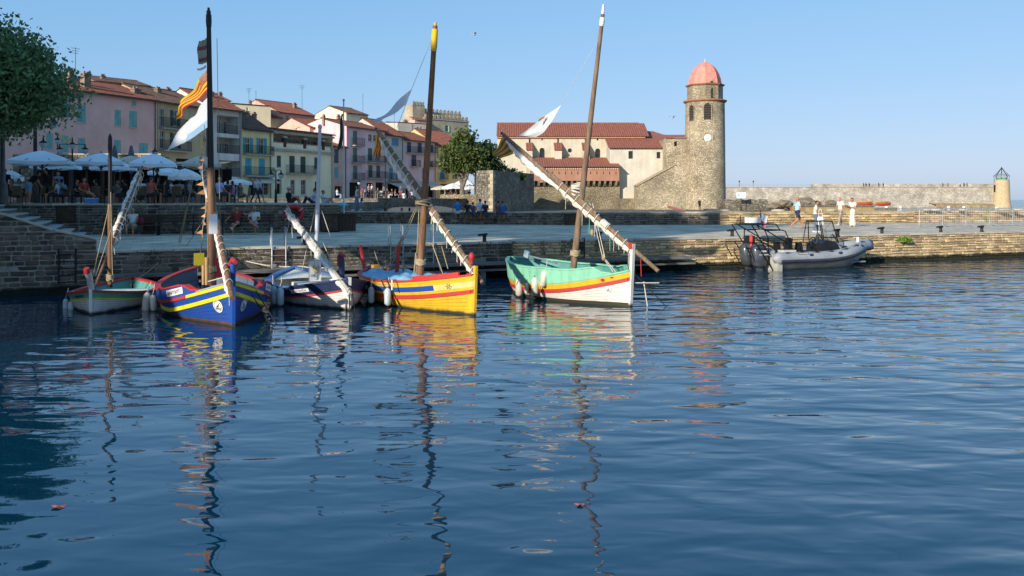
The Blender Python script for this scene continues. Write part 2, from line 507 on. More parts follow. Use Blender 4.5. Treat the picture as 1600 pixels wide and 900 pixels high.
def stone_wall(name, label, path, z0, z1, m_st, m_mo, course=.13, ln=(.2, .5), proud=.07, nparts=300, thick=.5, back_z=None, coping=0.0, cop_w=.55, group=None, holes=(), gap=.03):
    """path: ground points left to right as seen from the water; z1: number or function of the distance run"""
    zt = z1 if callable(z1) else (lambda d: z1)
    root = thing(name, label, 'wall', (path[0][0], path[0][1], 0), 0, group)
    o0 = Vector(path[0])
    rr = random.Random(len(label) * 31 + int(abs(path[0][0]) * 10))
    me = sv_meshes(m_st)
    back = MB()
    stones = []
    run = 0.0
    cop = []
    for a, b in zip(path[:-1], path[1:]):
        a, b = Vector(a), Vector(b)
        L = (b - a).length
        d = (b - a) / L
        nrm = Vector((d.y, -d.x))            # outward
        rz = math.atan2(d.y, d.x)
        k = max(1, int(L / 1.0))
        for i in range(k):
            s0, s1 = L * i / k, L * (i + 1) / k
            p, q = a + d * s0 - o0, a + d * s1 - o0
            za, zb = zt(run + s0), zt(run + s1)
            n = -nrm * thick
            back.add([(p.x, p.y, z0), (q.x, q.y, z0), (q.x, q.y, zb), (p.x, p.y, za), (p.x + n.x, p.y + n.y, z0), (q.x + n.x, q.y + n.y, z0), (q.x + n.x, q.y + n.y, zb), (p.x + n.x, p.y + n.y, za)],
                     [(0, 1, 2, 3), (3, 2, 6, 7), (5, 4, 7, 6), (4, 0, 3, 7), (1, 5, 6, 2)])
            if coping:
                cop.append((p, q, za, zb, d, nrm, rz))
        z = z0
        ci = 0
        while True:
            h = course * rr.uniform(.75, 1.3)
            s = -rr.uniform(0, .3)
            zmax = max(zt(run), zt(run + L))
            if z + h * .6 > zmax: break
            while s < L:
                l = rr.uniform(*ln) * (1.25 if h < course else .9)
                c = s + l / 2
                cl = min(max(c, l / 2), L - l / 2) if L > l else L / 2
                hh = h
                top = zt(run + cl)
                if z + hh > top: hh = top - z
                skip = any(run + cl > q0 and run + cl < q1 and z + h > r0 and z < r1 for q0, q1, r0, r1 in holes)
                if hh > .045 and not skip and rr.random() > .02:
                    p = a + d * cl - o0
                    stones.append((p.x, p.y, z + hh / 2 + rr.uniform(-.012, .012), rz + rr.uniform(-.02, .02), l - gap, proud * rr.uniform(.55, 1.25), (hh - gap * .6) * rr.uniform(.72, 1.0), rr.randrange(len(SV)), (a + d * cl).length))
                s += l
            z += h
        run += L
    back.build('wall_core', m_mo, root)
    # the stones that show largest: nearest first
    stones.sort(key=lambda q: q[8] / math.sqrt(q[4] * q[6]))
    for q in stones[:nparts]:
        inst('stone', me[q[7]], root, (q[0], q[1], q[2]), (0, 0, q[3]), (q[4], q[5], q[6]))
    rest = stones[nparts:]
    if rest:
        mb = MB()
        for q in rest:
            v, f = SV[q[7]]
            c, s_ = math.cos(q[3]), math.sin(q[3])
            x, y, zz = v[:, 0] * q[4], v[:, 1] * q[5], v[:, 2] * q[6]
            vv = np.stack([q[0] + x * c - y * s_, q[1] + x * s_ + y * c, q[2] + zz], 1)
            mb.add(vv.tolist(), f)
        tag(mb.build('stonework', m_st, root), kind='stuff')
    if coping:
        unit = MB(); unit.bx(-.5, .5, -.5, .5, 0, 1)
        um = unit.mesh('coping_stone', coping_m)
        for p, q, za, zb, d, nrm, rz in cop:
            c = (p + q) / 2 - nrm * (cop_w / 2 - .06)
            L1 = (q - p).length
            inst('coping_stone', um, root, (c.x, c.y, (za + zb) / 2 + rr.uniform(0, .012)), (0, math.atan2(za - zb, L1), rz + rr.uniform(-.006, .006)), (L1 - rr.uniform(.012, .03), cop_w * rr.uniform(.93, 1.05), coping * rr.uniform(.85, 1.1)))
    return root

# quay wall along the harbour: shaded left half and sunny right half
qp_left = [tuple(QP(13.55, -.02)), (0, 30.98)]
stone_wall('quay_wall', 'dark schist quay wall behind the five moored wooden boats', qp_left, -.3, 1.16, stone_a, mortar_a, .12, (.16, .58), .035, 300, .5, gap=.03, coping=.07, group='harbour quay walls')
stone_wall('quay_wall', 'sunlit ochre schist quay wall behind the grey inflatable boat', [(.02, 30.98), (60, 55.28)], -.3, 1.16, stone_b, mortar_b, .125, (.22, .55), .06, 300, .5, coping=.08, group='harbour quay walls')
# step wall at far left: its top climbs with the stairs
def ztop(d):
    s = 21.5 - d        # distance along the quay from the bend
    return min(2.50, 1.55 + max(0, s - 14.0) * .385)
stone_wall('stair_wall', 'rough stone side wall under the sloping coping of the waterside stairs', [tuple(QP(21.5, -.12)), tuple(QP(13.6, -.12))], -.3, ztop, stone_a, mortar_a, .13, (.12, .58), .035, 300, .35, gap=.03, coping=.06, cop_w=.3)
# stairs
st = thing('stone_stairs', 'broad stone steps climbing from the quay to the terrace', 'stairs', (*QP(14.3), 1.2))
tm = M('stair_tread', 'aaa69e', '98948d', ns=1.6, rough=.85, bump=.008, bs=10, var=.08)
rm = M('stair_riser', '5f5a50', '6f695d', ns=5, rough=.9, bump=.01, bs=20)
for k in range(8):
    p0, p1 = QE * (k * .44), QE * (k * .44 + .47)
    z0, z1 = .0, .168 * (k + 1)
    ln = 12.6 + k * .1
    t = MB()
    a, b, c, d = p0 - QE * .03 + QN * .22, p1 + QN * .22, p1 + QN * ln, p0 - QE * .03 + QN * ln
    t.add([(q.x, q.y, z1 - .05) for q in (a, b, c, d)] + [(q.x, q.y, z1) for q in (a, b, c, d)], [(3, 2, 1, 0), (4, 5, 6, 7), (0, 1, 5, 4), (1, 2, 6, 5), (2, 3, 7, 6), (3, 0, 4, 7)])
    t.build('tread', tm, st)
    r_ = MB()
    a, b, c, d = p0 + QN * .22, p1 + QN * .22, p1 + QN * ln, p0 + QN * ln
    r_.add([(q.x, q.y, z0) for q in (a, b, c, d)] + [(q.x, q.y, z1 - .05) for q in (a, b, c, d)], [(0, 1, 5, 4), (1, 2, 6, 5), (2, 3, 7, 6), (3, 0, 4, 7)])
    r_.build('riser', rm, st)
# terrace wall behind the benches
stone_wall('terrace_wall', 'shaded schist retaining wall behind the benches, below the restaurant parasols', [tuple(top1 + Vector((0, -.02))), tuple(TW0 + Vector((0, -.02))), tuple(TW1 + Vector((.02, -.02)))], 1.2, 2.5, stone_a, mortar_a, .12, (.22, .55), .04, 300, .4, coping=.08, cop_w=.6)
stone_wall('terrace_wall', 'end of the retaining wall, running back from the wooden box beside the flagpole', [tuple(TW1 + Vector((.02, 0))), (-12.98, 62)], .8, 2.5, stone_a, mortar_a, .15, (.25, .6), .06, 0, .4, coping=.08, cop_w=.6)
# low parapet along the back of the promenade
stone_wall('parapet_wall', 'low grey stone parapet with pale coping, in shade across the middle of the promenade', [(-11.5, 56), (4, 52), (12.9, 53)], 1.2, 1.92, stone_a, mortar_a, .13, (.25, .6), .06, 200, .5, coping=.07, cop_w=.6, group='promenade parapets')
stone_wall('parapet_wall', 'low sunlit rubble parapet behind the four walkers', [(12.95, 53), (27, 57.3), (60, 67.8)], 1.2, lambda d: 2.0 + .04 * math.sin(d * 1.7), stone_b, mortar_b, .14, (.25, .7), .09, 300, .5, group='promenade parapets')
# the wall-top stones of the right parapet, pale and loose
for i, (px, w) in enumerate(((1132, .7), (1216, 1.0), (1300, .8), (1448, .6), (1462, .9), (1505, .7), (1570, .9), (1592, .8))):
    Y = 53 + max(0, (px - 1120)) * .012 + .4
    q = P(px, 330, Y)
    m_ = MB(); m_.ell((0, 0, 0), (w * .5, .22, .09), 9, 6)
    tag(m_.build('cap_stone', coping_m, None, (q.x, Y, 2.06)), 'pale loose cap stone lying on the sunny parapet, ' + ('nearest the bell tower', 'left of the man in blue', 'left of the cream shirted man', 'left end of the barriers', 'above the leftmost barrier', 'behind the second barrier', 'behind the fourth barrier', 'rightmost on the wall')[i], 'stone', 'cap stones on the parapet')
# concrete mooring ledge just above the water
lg = thing('mooring_ledge', 'long dark concrete mooring ledge at the foot of the quay wall', 'ledge', (0, 31, 0))
m1 = MB()
for z0, z1, dd in ((.46, .54, .85), (.26, .32, .9)):
    for (s0, s1) in ((13.4, .02),):
        a, b, c, d = QE * s0, QE * s1, QE * s1 - QN * dd, QE * s0 - QN * dd
        m1.add([(q.x, q.y, z0) for q in (a, d, c, b)] + [(q.x, q.y, z1) for q in (a, d, c, b)], [(3, 2, 1, 0), (4, 5, 6, 7), (0, 1, 5, 4), (1, 2, 6, 5), (2, 3, 7, 6), (3, 0, 4, 7)])
    e2 = Vector((.9269, .3754)); n2 = Vector((-.3754, .9269))
    a, b, c, d = e2 * .0, e2 * 7.3, e2 * 7.3 - n2 * dd, e2 * 0 - n2 * dd
    m1.add([(q.x, q.y, z0 + .002) for q in (a, d, c, b)] + [(q.x, q.y, z1 + .002) for q in (a, d, c, b)], [(3, 2, 1, 0), (4, 5, 6, 7), (0, 1, 5, 4), (1, 2, 6, 5), (2, 3, 7, 6), (3, 0, 4, 7)])
m1.build('slab', conc, lg)
for i in range(11):
    q = QE * (13 - i * 1.28) - QN * .72
    m2 = MB(); m2.obox((q.x, q.y, -.1), (.2, .2, .72), math.atan2(QE.y, QE.x)); m2.build('post', conc, lg)
# dark hatches set in the walls
hm = M('rust_plate', '3d2c22', '55402f', ns=6, rough=.8, bump=.01)
def hatch(px0, py0, px1, py1, Y, label, name='wall_hatch'):
    c = P((px0 + px1) / 2, (py0 + py1) / 2, Y)
    w, h = (px1 - px0) * Y / F, (py1 - py0) * Y / F
    o = thing(name, label, 'hatch', (c.x, c.y, c.z - h / 2), .3)
    MB().bx(-w / 2, w / 2, -.02, .02, 0, h).build('plate', hm, o)
    fr = MB()
    for x0, x1, z0, z1 in ((-w / 2 - .04, -w / 2, -.04, h + .04), (w / 2, w / 2 + .04, -.04, h + .04), (-w / 2, w / 2, -.04, 0), (-w / 2, w / 2, h, h + .04)):
        fr.bx(x0, x1, -.035, .02, z0, z1)
    fr.build('frame', iron, o)
    for k in (-.25, .25): MB().bx(k * w - .02, k * w + .02, -.04, -.02, h * .4, h * .6).build('handle', iron, o)
    return o
hatch(91, 323, 115, 346, 37.25, 'rusty brown square hatch in the wall above the stairs')
hatch(226, 338, 240, 360, 37.6, 'dark hatch in the terrace wall beside the seated woman in white')
hatch(502, 336, 528, 360, 40.0, 'dark brown panel at the right end of the terrace wall')
hatch(883, 335, 905, 352, 51.7, 'dark brown hatch in the parapet behind the white boat mast')
# ------------------------------------------------------------------ houses
tile_m = M('terracotta_tiles', '8f5844', '6a4436', ns=1.7, rough=.85, bump=.01, bs=18, det=8, lo=.3, hi=.7, c3='b08468')
tile_d = M('old_brown_tiles', '7a5c4c', '5a473c', ns=1.5, rough=.9, bump=.01, bs=18, det=8, lo=.3, hi=.7, c3='93684e')
tile_r = M('red_church_tiles', '98604c', '7e4a3c', ns=2.2, rough=.8, bump=.008, bs=18, det=7, lo=.3, hi=.7)
cream_stone = M('pale_slab', 'aaa598', '938d80', ns=3, rough=.8)
wood_brown = M('brown_wood', '4a3322', '35241a', ns=9, rough=.7, stretch=(1, 1, 5))

def WALL(name, a, b, dirt=.55):
    """limewashed plaster with rain streaks and patches"""
    m, t, bs_, L = nodes(name)
    N = t.nodes.new
    geo = N('ShaderNodeNewGeometry')
    n1 = N('ShaderNodeTexNoise'); n1.inputs['Scale'].default_value = .55; n1.inputs['Detail'].default_value = 9; n1.inputs['Roughness'].default_value = .62
    L(geo.outputs['Position'], n1.inputs['Vector'])
    mp = N('ShaderNodeMapping'); mp.inputs['Scale'].default_value = (2.2, 2.2, .16)
    L(geo.outputs['Position'], mp.inputs[0])
    n2 = N('ShaderNodeTexNoise'); n2.inputs['Scale'].default_value = 1.0; n2.inputs['Detail'].default_value = 5
    L(mp.outputs[0], n2.inputs['Vector'])
    cr = N('ShaderNodeValToRGB'); cr.color_ramp.elements[0].position, cr.color_ramp.elements[1].position = .32, .68
    cr.color_ramp.elements[0].color = (*C(a), 1); cr.color_ramp.elements[1].color = (*C(b), 1)
    L(n1.outputs['Fac'], cr.inputs[0])
    mr = N('ShaderNodeMapRange'); mr.inputs[1].default_value, mr.inputs[2].default_value, mr.inputs[3].default_value, mr.inputs[4].default_value = .35, .75, 1.06, dirt + .2
    L(n2.outputs['Fac'], mr.inputs[0])
    hs = N('ShaderNodeHueSaturation'); L(cr.outputs[0], hs.inputs['Color']); L(mr.outputs[0], hs.inputs['Value'])
    L(hs.outputs[0], bs_.inputs['Base Color'])
    bs_.inputs['Roughness'].default_value = .92; bs_.inputs['Specular IOR Level'].default_value = .15
    bp = N('ShaderNodeBump'); bp.inputs['Distance'].default_value = .012
    n3 = N('ShaderNodeTexNoise'); n3.inputs['Scale'].default_value = 6; n3.inputs['Detail'].default_value = 5
    L(geo.outputs['Position'], n3.inputs['Vector']); L(n3.outputs['Fac'], bp.inputs['Height']); L(bp.outputs[0], bs_.inputs['Normal'])
    return m

def uz(px, py, A, B):
    L = math.hypot(B[0] - A[0], B[1] - A[1])
    ux, uy = (B[0] - A[0]) / L, (B[1] - A[1]) / L
    dx = (px - CX) / F
    t = (A[0] * uy - A[1] * ux) / (dx * uy - ux)
    return (dx * t - A[0]) * ux + (t - A[1]) * uy, H - (py - HY) / F * t

def wall_with_holes(mb, L, z0, z1, holes, y=0.0, reveal=.2, m=0):
    xs = sorted({0.0, L, *[h[0] for h in holes], *[h[1] for h in holes]})
    zs = sorted({z0, z1, *[h[2] for h in holes], *[h[3] for h in holes]})
    xs = [x for x in xs if -1e-6 <= x <= L + 1e-6]; zs = [z for z in zs if z0 - 1e-6 <= z <= z1 + 1e-6]
    for i in range(len(xs) - 1):
        for k in range(len(zs) - 1):
            cx, cz = (xs[i] + xs[i + 1]) / 2, (zs[k] + zs[k + 1]) / 2
            if any(h[0] < cx < h[1] and h[2] < cz < h[3] for h in holes): continue
            mb.quad((xs[i], y, zs[k]), (xs[i + 1], y, zs[k]), (xs[i + 1], y, zs[k + 1]), (xs[i], y, zs[k + 1]), m)
    for h in holes:
        a, b, c, d = h[:4]
        r = h[4] if len(h) > 4 else reveal
        for q in (((a, y, c), (a, y + r, c), (a, y + r, d), (a, y, d)), ((b, y, d), (b, y + r, d), (b, y + r, c), (b, y, c)),
                  ((a, y, d), (a, y + r, d), (b, y + r, d), (b, y, d)), ((a, y, c), (b, y, c), (b, y + r, c), (a, y + r, c))):
            mb.quad(*q, m)

def ridged(mb, x0, x1, y0, z0, y1, z1, pitch=.26, amp=.05, m=0, rows=1):
    """a slope of barrel tiles: ridges run from (y0,z0) up to (y1,z1)"""
    n = max(2, int((x1 - x0) / pitch)) * 4
    nrm = Vector((0, -(z1 - z0), (y1 - y0))).normalized()
    vs = []
    R_ = []
    for r in range(rows):
        a, b = r / rows, (r + 1) / rows
        R_ += [(a, .028), (b, .0)] if rows > 1 else [(a, 0), (b, 0)]
    for t, lift in R_:
        for i in range(n + 1):
            x = x0 + (x1 - x0) * i / n
            h = amp * abs(math.sin(math.pi * (i / 4))) + lift
            vs.append((x, y0 + (y1 - y0) * t + nrm.y * h, z0 + (z1 - z0) * t + nrm.z * h))
    w = n + 1
    fs = [(k * w + i, k * w + i + 1, (k + 1) * w + i + 1, (k + 1) * w + i) for k in range(len(R_) - 1) for i in range(n)]
    mb.add(vs, fs, m, False)

def roof_part(root, L, D, zE, rise, over=.35, mat=None, pitch=.26, side=.12):
    mb = MB()
    sl = rise / (D / 2)
    ridged(mb, -side, L + side, -over, zE - over * sl + .06, D / 2, zE + rise + .06, pitch, rows=max(1, int(D / 2 / .45)))
    mb.quad((-side, D / 2, zE + rise + .05), (L + side, D / 2, zE + rise + .05), (L + side, D + over, zE - over * sl), (-side, D + over, zE - over * sl))
    # underside and eave edge
    mb.quad((-side, -over, zE - over * sl + .02), (L + side, -over, zE - over * sl + .02), (L + side, D / 2, zE + rise - .02), (-side, D / 2, zE + rise - .02))
    mb.tube([(-side, D / 2, zE + rise + .09), (L + side, D / 2, zE + rise + .09)], .11, 6)
    return mb.build('roof', mat or tile_m, root)

def chimney(roof, x, y, z, w=.7, d=.5, h=1.3, mat=None):
    mb = MB()
    mb.bx(x - w / 2, x + w / 2, y - d / 2, y + d / 2, z - .9, z + h)
    mb.bx(x - w / 2 - .06, x + w / 2 + .06, y - d / 2 - .06, y + d / 2 + .06, z + h, z + h + .1)
    for k in (-.25, .25):
        mb.bx(x + k * w - .08, x + k * w + .08, y - .1, y + .1, z + h + .1, z + h + .32)
    return mb.build('chimney', mat or chim_m, roof)

chim_m = M('chimney_render', '9b8472', '7a6656', ns=3, rough=.95, bump=.02, bs=8)
shut_mats = {}
def shutter_mat(c):
    if c not in shut_mats: shut_mats[c] = M('shutter_' + c, c, tuple(x * .8 for x in C(c)), ns=2, rough=.6)
    return shut_mats[c]
frame_m = M('window_frame', 'c9c6bc', 'b2aea3', ns=4, rough=.5)

def shutter(par, x0, x1, z0, z1, y, mat):
    mb = MB()
    mb.bx(x0, x1, y - .05, y, z0, z1)
    n = max(3, int((z1 - z0) / .14))
    for i in range(n):
        z = z0 + .07 + (z1 - z0 - .14) * i / n
        mb.bx(x0 + .05, x1 - .05, y - .066, y - .05, z, z + (z1 - z0 - .14) / n * .6)
    return mb.build('shutter', mat, par)

def window(root, x0, x1, z0, z1, kind='w', col=None, y=0.0, sill=True):
    w = x1 - x0
    mb = MB()
    t = .07
    yy = y + .16
    for a, b, c, d in ((x0, x0 + t, z0, z1), (x1 - t, x1, z0, z1), (x0 + t, x1 - t, z1 - t, z1), (x0 + t, x1 - t, z0, z0 + t), ((x0 + x1) / 2 - t / 2, (x0 + x1) / 2 + t / 2, z0 + t, z1 - t)):
        mb.bx(a, b, yy - .04, yy, c, d)
    zt = z0 + (z1 - z0) * .62
    mb.bx(x0 + t, x1 - t, yy - .035, yy - .005, zt, zt + .05)
    if sill: mb.bx(x0 - .08, x1 + .08, y - .1, y + .15, z0 - .09, z0 - .002)
    fr = mb.build('window', frame_m, root)
    MB().quad((x0, yy, z0), (x1, yy, z0), (x1, yy, z1), (x0, yy, z1)).build('pane', glass, fr)
    if kind == 's':
        g = .012
        shutter(fr, x0 + g, (x0 + x1) / 2 - g, z0 + .02, z1 - .02, y + .06, shutter_mat(col))
        shutter(fr, (x0 + x1) / 2 + g, x1 - g, z0 + .02, z1 - .02, y + .06, shutter_mat(col))
    elif kind == 'o':
        shutter(fr, x0 - w / 2 - .03, x0 - .03, z0, z1, y - .004, shutter_mat(col))
        shutter(fr, x1 + .03, x1 + w / 2 + .03, z0, z1, y - .004, shutter_mat(col))
    return fr

def balcony(root, x0, x1, z, d=.7, slab_h=.14, rail=1.0, mat=None):
    b = MB().bx(x0, x1, -d, -.004, z - slab_h, z).build('balcony', mat or cream_stone, root)
    r = MB()
    n = max(3, int((x1 - x0) / .16))
    for i in range(n + 1):
        x = x0 + .04 + (x1 - x0 - .08) * i / n
        r.bx(x - .012, x + .012, -d + .03, -d + .055, z, z + rail)
    for yy, xa, xb in ((0, x0 + .02, x1 - .02),):
        r.bx(xa, xb, -d + .02, -d + .065, z + rail, z + rail + .04)
        r.bx(xa, xb, -d + .025, -d + .06, z + .08, z + .11)
    for x in (x0 + .03, x1 - .05):
        for k in range(4): r.bx(x, x + .02, -d + .08 + k * (d - .1) / 4, -d + .1 + k * (d - .1) / 4, z, z + rail)
        r.bx(x, x + .025, -d + .07, -.01, z + rail, z + rail + .035)
    r.build('railing', iron, b)
    return b

def house(label, pxA, YA, pxB, YB, eave, wallm, ops=(), z0=2.53, depth=9.0, rise=1.6, roofm=None, bal=(), chim=(), name='house', group='old houses of the waterfront', over=.35, gutter=True, extra=None, zE=None):
    A = ((pxA - CX) * YA / F, YA); B = ((pxB - CX) * YB / F, YB)
    L = math.hypot(B[0] - A[0], B[1] - A[1])
    rz = math.atan2(B[1] - A[1], B[0] - A[0])
    root = thing(name, label, 'house', (A[0], A[1], z0), rz, group)
    pm = (pxA + pxB) / 2
    zE = (uz(pm, eave, A, B)[1] if zE is None else zE) - z0
    def rect(o):
        xc, yc = (o[0] + o[2]) / 2, (o[1] + o[3]) / 2
        return [max(.1, uz(o[0], yc, A, B)[0]), min(L - .1, uz(o[2], yc, A, B)[0]), max(.02, uz(xc, o[3], A, B)[1] - z0), min(zE - .12, uz(xc, o[1], A, B)[1] - z0)]
    rects = [(rect(o), o) for o in ops]
    wm = MB()
    wall_with_holes(wm, L, -.6, zE, [tuple(r) + ((1.6,) if o[4] == 'l' else (.35,) if o[4] == 'd' else (.2,)) for r, o in rects])
    wm.quad((0, depth, -.6), (0, 0, -.6), (0, 0, zE), (0, depth, zE))
    wm.quad((L, 0, -.6), (L, depth, -.6), (L, depth, zE), (L, 0, zE))
    wm.quad((L, depth, -.6), (0, depth, -.6), (0, depth, zE), (L, depth, zE))
    for x in (0.0, L):
        wm.add([(x, 0, zE), (x, depth, zE), (x, depth / 2, zE + rise)], [(0, 1, 2)])
    wm.build('wall', wallm, root)
    for (x0, x1, za, zb), o in rects:
        k = o[4]
        if k in 'wso': window(root, x0, x1, za, zb, k, o[5] if len(o) > 5 else None)
        elif k == 'd':
            MB().quad((x0, .34, za), (x1, .34, za), (x1, .34, zb), (x0, .34, zb)).build('doorway', dark, root)
        elif k == 'l':
            MB().quad((x0, 1.59, za), (x1, 1.59, za), (x1, 1.59, zb), (x0, 1.59, zb)).build('loggia_back', M('loggia_wall', 'b8ad9c', '9a9082', ns=1), root)
            for q in range(3):
                xx = x0 + (x1 - x0) * (.12 + .3 * q)
                window(root, xx, xx + (x1 - x0) * .17, za + .05, zb - .5, 'w', None, 1.38, False)
            r = MB(); n = max(4, int((x1 - x0) / .15))
            for i in range(n + 1):
                x = x0 + (x1 - x0) * i / n
                r.bx(x - .012, x + .012, .06, .085, za, za + .95)
            r.bx(x0, x1, .05, .1, za + .95, za + .99)
            r.build('railing', iron, root)
    rf = roof_part(root, L, depth, zE, rise, over, roofm)
    if gutter:
        g = MB(); g.tube([(-.1, -over - .05, zE - over * rise / depth * 2 - .02), (L + .1, -over - .05, zE - over * rise / depth * 2 - .02)], .07, 6)
        g.tube([(L - .25, -.08, zE - .1), (L - .25, -.08, 0)], .045, 6)
        g.build('gutter', M('zinc', '55504c', '3f3b38', ns=3, rough=.5, metal=.5), root)
    for x0, x1, y in bal:
        u0, z = uz(x0, y, A, B); u1, _ = uz(x1, y, A, B)
        balcony(root, u0, u1, z - z0)
    for c in chim:
        u, z = uz(c[0], c[2], A, B)
        yb = c[3] if len(c) > 3 else 2.5
        w = (c[1] - c[0]) * YA / F * 1.05
        s = (YA + yb) / YA
        zt = H - (c[2] - HY) * (uzt(c[0], A, B) + yb * .8) / F - z0
        zr = zE + rise * min(1, yb / (depth / 2))
        chimney(rf, u + w / 2 + .4 * yb, yb, zr, w, w * .8, max(.4, zt - zr - .3))
    if extra: extra(root, A, B, L, zE, z0)
    return root

def uzt(px, A, B):
    L = math.hypot(B[0] - A[0], B[1] - A[1]); ux, uy = (B[0] - A[0]) / L, (B[1] - A[1]) / L
    dx = (px - CX) / F
    return (A[0] * uy - A[1] * ux) / (dx * uy - ux)

pink = WALL('pink_plaster', 'e8b8aa', 'd8a496', .82)
tan = WALL('tan_plaster', 'c6b08c', 'b29a78', .7)
grey = WALL('grey_plaster', 'd4d0c6', 'c0bbb0', .65)
yellow = WALL('yellow_plaster', 'e0d4a6', 'd0c292', .7)
cream = WALL('cream_plaster', 'ecdebb', 'e0d0ac', .75)
mauve = WALL('mauve_plaster', 'e0c2c0', 'ceaeb0', .7)
greyb = WALL('grey_beige_plaster', 'c6bfb4', 'b2aba0', .7)
ochre = WALL('ochre_plaster', 'd8c088', 'c6ac74', .7)
white_w = WALL('white_plaster', 'c9c3b6', 'b5aea0', .65)
rosew = WALL('rose_plaster', 'd2ad9c', 'c29c8b', .72)
stone_w = MASON('castle_masonry', '9b8d78', 'aa9d88', 'b0a48f', 1.6, 1.8, .02)

TQ, GR, DB, BL, DG = '7fb0a6', '44625a', '3c5468', '4f88ab', '35504a'
house('long pink house with turquoise shutters behind the plane tree and parasols', -20, 71.4, 245, 87, 150, pink,
      [(120, 164, 134, 191, 's', TQ), (179, 172, 189, 196, 's', TQ), (202, 174, 214, 199, 's', TQ), (122, 216, 133, 240, 's', TQ), (178, 219, 189, 241, 's', TQ), (217, 224, 231, 246, 's', TQ),
       (125, 147, 132, 155, 's', TQ), (206, 158, 213, 165, 's', TQ), (72, 208, 83, 232, 's', TQ), (72, 150, 84, 178, 's', TQ), (96, 212, 107, 238, 's', TQ), (97, 158, 108, 184, 's', TQ)],
      zE=12.9, depth=10, rise=1.7, chim=((121, 131, 106, 3.0), (137, 150, 111, 1.6), (218, 232, 138, 2.0)), roofm=tile_m)
house('tan house with two long balconies, next to the pink house', 246, 87.3, 325, 94.5, 163, tan,
      [(249.5, 170, 256, 197, 'w'), (270, 173, 277, 197, 'o', DG), (250, 204, 257, 232, 'w'), (270, 208, 278, 232, 'o', DG), (318, 208, 324, 226, 'w'), (252, 245, 264, 285, 'd'), (275, 248, 300, 288, 'd')],
      bal=((248, 291, 199), (248, 292, 234)), rise=1.9, roofm=tile_d, chim=((266, 275, 137, 3.0),))
house('grey house with three deep loggias and dark railings', 326, 94.7, 377, 99, 169, grey,
      [(339, 181, 373, 209, 'l'), (339, 215, 375, 240, 'l'), (342, 251, 376, 276, 'l'), (345, 284, 372, 304, 'd')], rise=2.2, roofm=tile_m, bal=(), chim=((346, 351, 147, 3),), over=.5)
def awning(c, d=1.4, drop=.45):
    def fn(root, A, B, L, zE, z0):
        for x0, x1, y in c:
            u0, z = uz(x0, y, A, B); u1, _ = uz(x1, y, A, B); z -= z0
            mb = MB(); mb.grid(lambda a, b: (u0 + (u1 - u0) * a, -d * b, z - drop * b - .04 * math.sin(b * 3.1)), 6, 3)
            mb.grid(lambda a, b: (u0 + (u1 - u0) * a, -d, z - drop - .22 * b - .03 * abs(math.sin(a * 18)) * b), 18, 1)
            mb.build('awning', awn_m, root)
    return fn
awn_m = M('awning_canvas', 'c3bfb4', 'aca89c', ns=2, rough=.9)
awn_d = M('awning_dark', '7c7468', '655e54', ns=2, rough=.9)
house('small yellow house with turquoise shutters and white awning', 378, 99.2, 424, 103.5, 202, yellow,
      [(383.5, 215, 391, 239, 'o', '4f9aa0'), (405, 216, 412.5, 240, 'o', '4f9aa0'), (383, 247, 393, 273, 's', '43a5bd'), (404, 248, 414, 273, 's', '43a5bd'), (389, 285, 402, 305, 'd'), (405, 285, 420, 305, 'w')],
      bal=((379, 422.5, 240), (379, 423, 274)), rise=2.6, roofm=tile_d, extra=awning(((387, 423, 277),)), chim=((402, 408, 178, 3), (413, 419, 180, 3)))
wallm_cream = cream
def colon(root, A, B, L, zE, z0):
    u0, z1 = uz(424.5, 211, A, B); _, z2 = uz(470, 233, A, B)
    for k, px in enumerate((446, 477, 506)):
        u, _ = uz(px, 220, A, B)
        MB().bx(u - .22, u + .22, .05, .4, z2 - z0, z1 - z0 - .2).build('column', wood_brown, root)
        MB().bx(u - .32, u + .32, -.05, .5, z1 - z0 - .2, z1 - z0 + .05).build('capital', cream_stone, root)
    for k, (pa, pb) in enumerate(((427, 443), (448, 474), (479, 503), (508, 517))):
        ua, _ = uz(pa, 228, A, B); ub, _ = uz(pb, 228, A, B)
        MB().bx(ua, ub, .04, .2, z2 - z0 - .02, z2 - z0 + .55).build('parapet', wallm_cream, root)
        MB().bx(ua, ub, .0, .26, z2 - z0 + .555, z2 - z0 + .66).build('parapet_cap', cream_stone, root)
    for py, h, d in ((235, .3, .3), (209, .25, .25)):
        _, z = uz(472, py, A, B)
        MB().bx(.0, L + .05, -d, -.003, z - z0 - h, z - z0).build('cornice', cream_stone, root)
house('cream house with top floor loggia and dark green shutters', 424.5, 103.6, 520, 114, 206, cream,
      [(427, 212, 518, 232, 'l'), (432.5, 243, 439, 261, 's', DG), (452, 243.5, 460.5, 269, 's', DG), (469.5, 244.5, 477.5, 269.5, 's', DG), (491, 246, 497, 264, 's', DG), (432.5, 280, 440, 303, 'd'), (454, 281, 461, 304, 'w'), (470.5, 281, 478, 304, 'w'), (492, 284, 497, 304, 'd')],
      bal=((446, 489, 270.5),), rise=.5, roofm=tile_d, extra=colon)
house('narrow pink house with dark blue shutters set back beside the cream house', 517, 119, 541.5, 122, 229, rosew,
      [(522, 233, 529, 255, 's', DB), (522.5, 261, 528.5, 279, 's', '6f9fb4'), (523, 291, 534, 309, 'd')], rise=1.3, roofm=tile_m)
